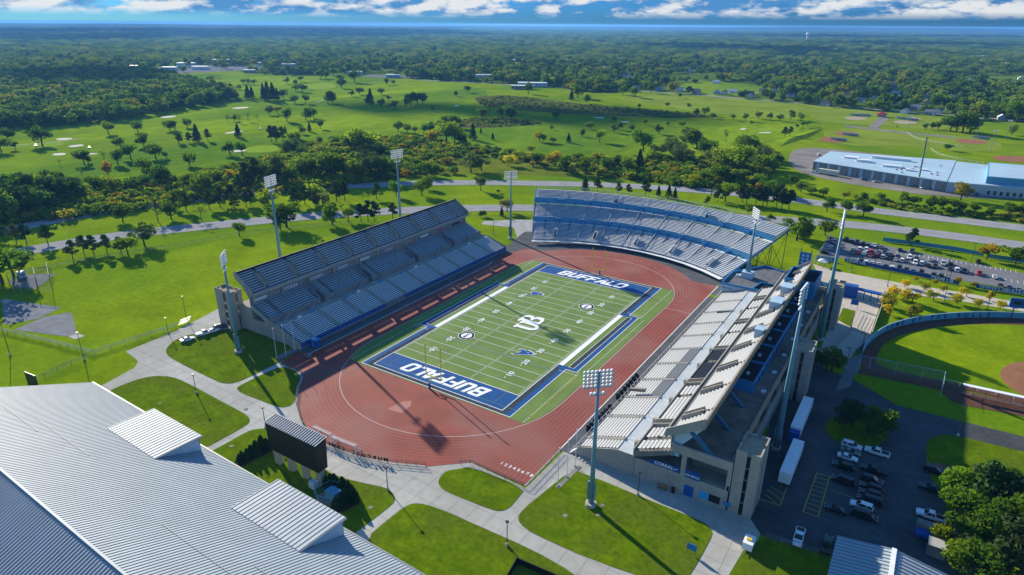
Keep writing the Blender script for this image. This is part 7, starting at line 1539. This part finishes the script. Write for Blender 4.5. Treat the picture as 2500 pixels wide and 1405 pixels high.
# the thicket belt between golf course and parkway: the trees that stand out singly
belt = [(-311.3, -34.69, 12.7, 'k'), (-313, -41.02, 13.4, 'k'), (-325.3, -22.53, 11.8, 'k'), (-313.6, -14.53, 11.4, 'k'), (-329.9, -11.68, 10.7, 'b'), (-319.9, -4.82, 9.8, 'b'), (-337.3, 5.8, 12.2, 'b'), (-327.9, 12.25, 11.7, 'b'), (-316.8, 17.31, 12.7, 'b'), (-310.1, 24.48, 10.2, 'k'), (-312.4, 33.63, 11.5, 'k'), (-317.1, 47.31, 15, 'k'), (-316, 50.95, 10.8, 'b'), (-272.3, 50.48, 14.9, 'k'), (-284.4, 55.61, 10.5, 'b'), (-281.8, 68.7, 11.8, 'g'), (-290.2, 80.76, 8.3, 'y'), (-272.7, 80.84, 14.1, 'p'), (-270.2, 87.01, 16.4, 'p'), (-272, 93.33, 13.9, 'k'), (-272.7, 100.62, 12.9, 'b'), (-252.9, 91.58, 17.9, 'p'), (-240.3, 93.01, 15.6, 'k'), (-249, 66.45, 12.9, 'p'), (-254.3, 62.82, 11.4, 'p'), (-261.8, 116.22, 13.7, 'b'), (-269, 127.9, 12.9, 'g'), (-249.6, 116.61, 16.9, 'w'), (-248.9, 125.15, 18.8, 'b'), (-237.4, 120.35, 20.1, 'k'), (-230.9, 121.75, 22.2, 'k'), (-230.1, 128.53, 19.7, 'k'), (-231.2, 137.36, 18.3, 'b'), (-218.3, 130.47, 16.8, 'b'), (-218.7, 142.77, 19.9, 'w'), (-210.4, 142.17, 15.3, 'k'), (-205.7, 145.39, 15.8, 'k'), (-291.4, 207.6, 22.1, 'g'), (-301.1, 210.1, 20.3, 'g'), (-295.4, 218.8, 17.8, 'g'), (-299.7, 201.8, 15.4, 'b'), (-265.1, 199.48, 13, 'k'), (-338.1, 168.07, 11.9, 'w'), (-336.5, 175.98, 11.4, 'w'), (-336.4, 225, 8.6, 'k'), (-351.2, 214.6, 7.2, 'b'), (-269.7, 272.1, 14.4, 'y'), (-261.9, 282.8, 22.3, 'g'), (-253.2, 283.6, 18, 'g'), (-241.1, 276.7, 12, 'k'), (-169.03, 193.77, 15.3, 'w'), (-166.25, 202.6, 13.1, 'w'), (-160.9, 230, 9.9, 'y'), (-190.4, 168.88, 10.5, 'b'), (-183.92, 170.09, 9.3, 'b'), (-142.96, 242.4, 10.6, 'b'), (-175.02, 289.1, 6.8, 'y'), (-137.99, 265.4, 10.8, 'y'), (-114.19, 235.2, 13.7, 'b'), (-98.61, 237.5, 13.5, 'b'), (-109.16, 275.6, 10.7, 'y'), (-90.71, 255, 12, 'b'), (-86.94, 268.4, 11, 'b'), (-77.06, 261, 11.9, 'g'), (-72.48, 273, 15.1, 's'), (-99.65, 346.7, 19.2, 'b'), (-73.71, 300.2, 12.6, 'g'), (-74.6, 319.8, 14.9, 'w'), (-68.17, 334.9, 18.3, 'w'), (-55.05, 317.2, 15.8, 'w'), (-65.3, 382.8, 18.8, 'k'), (-47.43, 349.4, 16.4, 'b'), (-34.09, 327.8, 13.8, 'w'), (-20.65, 314.4, 18.2, 'g'), (-9.67, 307.7, 22.5, 'g'), (-16.9, 370.7, 20.9, 'k'), (-22.67, 377.6, 18.6, 'b'), (-1.4, 331.5, 18.3, 'w'), (7.91, 319.9, 13.1, 'b'), (-9.68, 266.8, 12.3, 'b'), (-0.89, 265.3, 11.1, 'b'), (5.57, 266.8, 11, 'b'), (16.06, 262.5, 9.7, 'b'), (25.57, 255.2, 9.5, 'b'), (33.56, 247.5, 10.3, 'b'), (32.91, 281.2, 8.2, 'k'), (-22.84, 250.2, 8.3, 'y'), (-44.71, 266.4, 8.8, 'y'), (-17.85, 256.6, 10, 'b'), (42.17, 266.6, 7.9, 'b'), (49.37, 260.9, 7.3, 'b'), (56.27, 263.1, 6.7, 'b'), (68.05, 263.6, 6.1, 'y'), (79.52, 264, 6, 'b'), (88.3, 266.4, 7, 'g'), (99.21, 267.9, 8.9, 'g'), (105.77, 266.6, 7.3, 'b'), (114.31, 264.6, 8.1, 'k'), (120.49, 265.5, 8.6, 'k'), (128.61, 265.6, 8, 'k'), (136.59, 268.9, 7, 'k'), (144.42, 267.9, 6.9, 'b'), (152.21, 271.1, 9.2, 'b'), (159.77, 271.2, 9.1, 'k')]
plant(belt, 'in the belt of scrub beside the parkway', 'scrub belt trees', 1.1)
plant([(117.66, 642.9, 18.7, 'k'), (123.1, 639.9, 21, 'k'), (128.46, 637, 22.5, 'k'), (134.79, 634.9, 21.5, 'k'), (124.74, 654.9, 12.4, 'y'), (101.1, 645.1, 7.5, 'k'), (106.74, 642, 9.1, 'k'), (95.97, 634.4, 8.2, 'b'), (178.65, 761.5, 26.5, 'b'), (164.34, 793.9, 23, 'b'), (148.37, 805.1, 20.7, 'b'), (170, 646.9, 11.8, 'g'), (127.7, 767.4, 18.4, 'b'), (-115.24, 592.2, 7.3, 'k'), (-78.29, 593.3, 9, 'b'), (-72.11, 623.3, 10.1, 'b'), (-58.59, 624.4, 9.1, 'b'), (-45.67, 616.8, 9, 'b'), (-39.02, 638.5, 11.8, 'b'), (-26.41, 630.6, 9.9, 'b'), (-138.02, 602.6, 10.3, 'b'), (-132.42, 615.9, 10.4, 'b'), (69.38, 636.9, 2.5, 'k'), (117.77, 503.9, 6.9, 'b'), (-437.5, 708.6, 18.2, 'k'), (-347.8, 700.3, 23, 'b'), (-314.2, 785.1, 16.9, 'b'), (-284.1, 762.1, 17.5, 'b'), (-288.2, 836.8, 16.1, 'b'), (-308.5, 649.4, 13, 'b'), (-341.9, 670.1, 14.6, 's'), (-225.2, 791.4, 8.1, 'k'), (-172.24, 673.3, 7.2, 'k'), (-198.94, 670.5, 7.3, 'k'), (-224.4, 635.2, 6.1, 'k')], 'round the far ball fields and reed bed', 'far field trees')

# shrubs and far woods: uncountable, so each is one object of instanced clumps
def instancer(name, pts, scl, rot, protos, label, cat):
    me = bpy.data.meshes.new(name); me.from_pydata([tuple(p) for p in pts], [], []); n = len(pts)
    a = me.attributes.new('scl', 'FLOAT_VECTOR', 'POINT'); a.data.foreach_set('vector', np.asarray(scl, dtype=np.float32).ravel())
    a = me.attributes.new('rotz', 'FLOAT', 'POINT'); a.data.foreach_set('value', np.asarray(rot, dtype=np.float32))
    a = me.attributes.new('pick', 'INT', 'POINT'); a.data.foreach_set('value', rng.integers(0, len(protos), n).astype(np.int32))
    o = bpy.data.objects.new(name, me); col.objects.link(o); tag(o, label, cat, kind='stuff')
    ng = bpy.data.node_groups.new(name, 'GeometryNodeTree'); ng.interface.new_socket('Geometry', in_out='INPUT', socket_type='NodeSocketGeometry'); ng.interface.new_socket('Geometry', in_out='OUTPUT', socket_type='NodeSocketGeometry')
    N = ng.nodes; L = ng.links; gi = N.new('NodeGroupInput'); go = N.new('NodeGroupOutput'); j = N.new('GeometryNodeJoinGeometry')
    def attr(nm, ty): q = N.new('GeometryNodeInputNamedAttribute'); q.data_type = ty; q.inputs['Name'].default_value = nm; return q.outputs['Attribute']
    sc_, ro_, pi_ = attr('scl','FLOAT_VECTOR'), attr('rotz','FLOAT'), attr('pick','INT')
    cx = N.new('ShaderNodeCombineXYZ'); L.new(ro_, cx.inputs[2])
    for k, po in enumerate(protos):
        oi = N.new('GeometryNodeObjectInfo'); oi.inputs['Object'].default_value = po; oi.inputs['As Instance'].default_value = True
        cmp_ = N.new('FunctionNodeCompare'); cmp_.data_type = 'INT'; cmp_.operation = 'EQUAL'; L.new(pi_, cmp_.inputs[2]); cmp_.inputs[3].default_value = k
        ip = N.new('GeometryNodeInstanceOnPoints'); L.new(gi.outputs[0], ip.inputs['Points']); L.new(cmp_.outputs[0], ip.inputs['Selection']); L.new(oi.outputs['Geometry'], ip.inputs['Instance'])
        L.new(cx.outputs[0], ip.inputs['Rotation']); L.new(sc_, ip.inputs['Scale']); L.new(ip.outputs[0], j.inputs[0])
    L.new(j.outputs[0], go.inputs[0]); md = o.modifiers.new('scatter', 'NODES'); md.node_group = ng
    return o
RAMP_W = [(0.0,(0.035,0.085,0.018)),(0.25,(0.060,0.13,0.02)),(0.55,(0.11,0.20,0.024)),(0.85,(0.19,0.27,0.03)),(1.0,(0.26,0.25,0.03))]
L_wood = leafmat('woodland_leaves', (0.04,0.08,0.015), 0.25, inst=True, ramp=RAMP_W)
L_shr = leafmat('scrub_leaves', (0.06,0.1,0.02), 0.35, inst=True, ramp=[(0.0,(0.07,0.14,0.012)),(0.35,(0.12,0.21,0.016)),(0.7,(0.19,0.27,0.018)),(0.93,(0.32,0.30,0.02)),(1.0,(0.22,0.13,0.03))])
def proto(kind, seed, n, leaf, m):
    return bpy.data.objects.new('clump_source', np_mesh('clump', *crown(kind, seed, n, leaf), m))
PW = [proto('clump', 900+i, 420, 0.062, L_wood) for i in range(7)]; PWw = [proto('wide', 940+i, 900, 0.026, L_wood) for i in range(3)]
PS = [proto('shrub', 960+i, 260, 0.10, L_shr) for i in range(4)]
def scatter(P, spacing):
    xs = [p[0] for p in P]; ys = [p[1] for p in P]; out = []
    nx, ny = int((max(xs)-min(xs))/spacing)+1, int((max(ys)-min(ys))/spacing)+1
    for i in range(nx):
        for j in range(ny):
            x = min(xs)+(i+random.uniform(-.1,1.1))*spacing; y = min(ys)+(j+random.uniform(-.1,1.1))*spacing
            if inpoly(x, y, P): out.append((x, y))
    return out
# scrub belt
sp = [(x,y) for x, y in scatter(SCRUB, 5.0)]
keep = [(x,y) for x, y in sp if math.sin(x*0.021+1)+math.sin(y*0.033+x*0.012)+random.uniform(-1,1) > -0.35]
sz = [random.uniform(2.2,6.2) for _ in keep]
instancer('scrub', [(x,y,0) for x, y in keep], [(s*1.25,s*1.25,s) for s in sz], [random.uniform(0,6.28) for _ in keep], PS, 'dense scrub of mixed green and yellow bushes between golf course and parkway', 'scrub')
hd2 = scatter([(-308.3, 56.3), (-313.9, 125.47), (-330.8, 162.12), (-345.3, 169.8), (-335, 134.09), (-324.4, 63.33)], 3.0)+scatter([(-357.7, 368.7), (-338, 431.6), (-296.4, 453), (-251.3, 448.9), (-270.9, 397.3), (-312.5, 360.5)], 7)+scatter([(-468.1, 610.9), (-437.7, 662.4), (-317.5, 630.5), (-219.2, 622.8), (-121.99, 614.2), (-135.94, 581.7), (-219.1, 548.5), (-301.9, 526.6), (-394.4, 527.4)], 9)+scatter([(72.04, 268.8), (99.21, 267.9), (126.56, 268.5), (160.17, 278.7), (159.22, 260.9), (126.77, 253.8), (96.08, 252.1)], 4.0)
sz = [random.uniform(1.4,3.0) for _ in hd2]
instancer('hedgerow', [(x,y,0) for x, y in hd2], [(s*1.5,s*1.5,s) for s in sz], [random.uniform(0,6.28) for _ in hd2], PS, 'low hedgerows and reed thickets between the fairways', 'hedgerow')
WOOD1 = [(-680.3, 68.11), (-646.4, 125.46), (-636.8, 168.45), (-650.1, 214.9), (-676, 279.3), (-720.9, 396), (-808.5, 446.2), (-1036.3, 516), (-1176.7, 578.4), (-1359.5, 580.7), (-1528.8, 580.7), (-1777.2, 453.6)]
w1 = scatter(WOOD1, 12.0)
w1 += scatter([(-352.9, -47.01), (-347.4, -28.46), (-334.6, -2.63), (-317.9, -1.08), (-307.6, -21.58), (-297.5, -40.37), (-300.4, -65.45)], 7.0)
sz = [random.uniform(11,23) for _ in w1]
instancer('woodland', [(x,y,-1) for x, y in w1], [(s*1.0,s*1.0,s) for s in sz], [random.uniform(0,6.28) for _ in w1], PW, 'dense dark wood along the left side of the golf course', 'wood')
CLEAR = [[(-606.4, 998.3), (-575.6, 1079.7), (-485.2, 1013.6), (-478.2, 901.4), (-528.6, 884.8)], [(-215.2, 835.9), (-325.5, 1029.7), (-265.7, 1134), (-144.73, 1062.6), (-142.94, 913.2)], [(-1216.9, 602.8), (-1195.4, 680), (-1073.1, 632.8), (-1074.2, 556)], [(-1231.3, 577.1), (-1169.5, 782.3), (-1286.4, 895.6), (-1551.6, 763.7)]]
sheet('woodland_floor', FARW, 0.03, mat('forest_floor', (0.055,0.095,0.012), 0.95, 0.3, 0.012, c2=(0.12,0.19,0.012)))
pts = []; scl = []
camx, camy = 110.98, -184.52
d = 560.0
while d < 15000:
    sp_ = max(11.0, d*0.0092); n = int(R_(92)*d/sp_)
    for i in range(n):
        a = R_(-14)+R_(92)*(i+random.uniform(-.5,.5))/n; dd = d*(1+random.uniform(-.5,.5)*0.016)
        x, y = camx-dd*math.sin(a), camy+dd*math.cos(a)
        if not inpoly(x, y, FARW) or any(inpoly(x, y, c) for c in CLEAR) and random.random() < 0.93: continue
        if d < 4500 and math.sin(x*.011+2)+math.sin(y*.006+x*.007)+math.sin(x*.031-y*.013)*.6+random.uniform(-.7,.7) < -0.95: continue
        ok = True
        for hi_, (hx, hy) in enumerate(HX+BX):
            ex, ey = x-hx, y-hy
            if abs(ex) < 120 and abs(ey) < 120:
                al = ex*(camx-hx)+ey*(camy-hy); rr = math.hypot(camx-hx, camy-hy); al /= rr; pe = abs(ex*(camy-hy)-ey*(camx-hx))/rr
                if -8 < al < (110 if hi_ % 2 else 45) and pe < 9+14*(hi_ >= len(HX)): ok = False; break
        if not ok: continue
        h = random.choice((random.uniform(6,12),random.uniform(11,17),random.uniform(15,24))); w = max(h*random.uniform(.8,1.1), sp_*1.25*random.uniform(.75,1.25)); pts.append((x,y,-0.5)); scl.append((w,w,h))
    d *= 1+max(0.0120, 9.5/d)
far = [i for i, s in enumerate(scl) if s[0] > 26]; near = [i for i, s in enumerate(scl) if s[0] <= 26]
instancer('suburban_woods', [pts[i] for i in near], [scl[i] for i in near], [random.uniform(0,6.28) for _ in near], PW, 'continuous tree canopy of the suburb beyond the golf course', 'woods')
instancer('distant_forest', [pts[i] for i in far], [scl[i] for i in far], [random.uniform(0,6.28) for _ in far], PWw, 'dark forest fading to blue towards the horizon', 'forest')
print('woods', len(w1), len(near), len(far), 'scrub', len(keep))

# ================================================================ the air between
hzb = MB().box(-34000,34000,-3000,34000,-3,106).mesh('haze')
hm_ = bpy.data.materials.new('haze'); hm_.use_nodes = True; hn = hm_.node_tree; hn.nodes.clear()
ho = hn.nodes.new('ShaderNodeOutputMaterial'); pv = hn.nodes.new('ShaderNodeVolumePrincipled')
pv.inputs['Color'].default_value = (0.16,0.46,1.0,1); pv.inputs['Density'].default_value = 6.0e-5; pv.inputs['Anisotropy'].default_value = 0.2
hn.links.new(pv.outputs[0], ho.inputs['Volume']); hzb.materials.append(hm_)
hzo = bpy.data.objects.new('haze', hzb); col.objects.link(hzo); tag(hzo, 'thin blue haze over the whole plain', 'haze', kind='stuff')

# ================================================================ broken cloud overhead: the banks whose shadows lie on the plain
def cloud(label, centres, alt):
    mb = MB(); k = alt/math.sin(SUN_EL)
    for (gx, gy, rx, ry) in centres:
        cx, cy = gx+tosun.x*k, gy+tosun.y*k
        n = max(6, int(14*math.sqrt(rx*ry)/min(rx,ry)))
        for i in range(n):
            a = random.uniform(0,6.28); q = math.sqrt(random.random())
            x, y = cx+rx*q*math.cos(a), cy+ry*q*math.sin(a); r = min(rx,ry)*random.uniform(.35,.6)*(1.15-.5*q)
            vs = []; fs = []; nu, nv = 14, 8
            for v in range(nv+1):
                for u in range(nu):
                    t, p = math.pi*v/nv, 2*math.pi*u/nu; w = 1+0.16*math.sin(p*3+i)*math.sin(t*4+i*2)
                    z = math.cos(t)*r*.42*w
                    vs.append((x+math.sin(t)*math.cos(p)*r*w, y+math.sin(t)*math.sin(p)*r*w, alt+max(z, -r*.10)))
            for v in range(nv):
                for u in range(nu): fs.append((v*nu+u, (v+1)*nu+u, (v+1)*nu+(u+1)%nu, v*nu+(u+1)%nu))
            mb.add(vs, fs)
    o = mb.build('cloud_bank', mat('cloud', (0.85,0.86,0.88), 1.0), smooth=True); tag(o, label, 'cloud', kind='stuff')
CA = [(-4857.5, 2053.1), (-4670.6, 2796.4), (-4435.9, 3729.9), (-4573.6, 5150.7), (-7953.4, 4108.4), (-7664.2, 6165.5)]
cloud('broad cloud bank high over the far left of the plain', [(CA[0][0],CA[0][1],1100,900),(CA[1][0],CA[1][1],1000,900),(CA[2][0],CA[2][1],900,800),(CA[3][0],CA[3][1],900,1000),(CA[4][0],CA[4][1],2500,2500),(CA[5][0],CA[5][1],2200,2500)], 1600)
CA = [(-876.8, 3137.5), (-387.3, 2930), (-93.36, 4477.5), (-1329.7, 7444.8), (266.2, 8872.8)]
cloud('cloud bank high over the far right woods', [(CA[0][0],CA[0][1],420,300),(CA[1][0],CA[1][1],420,300),(CA[2][0],CA[2][1],500,420),(CA[3][0],CA[3][1],900,900),(CA[4][0],CA[4][1],800,900)], 1600)
CA = [(-487.8, 459), (-420, 508.6), (-322.2, 511.9), (-239.1, 502.9), (-196.78, 569.3)]
cloud('small ragged cloud high over the golf course', [(x,y,70,60) for x, y in CA], 1500)
CA = [(-1267.9, 359.5), (-1287.6, 464.8), (-1083.7, 447.2)]
cloud('small cloud high over the left wood', [(x,y,120,110) for x, y in CA], 1500)
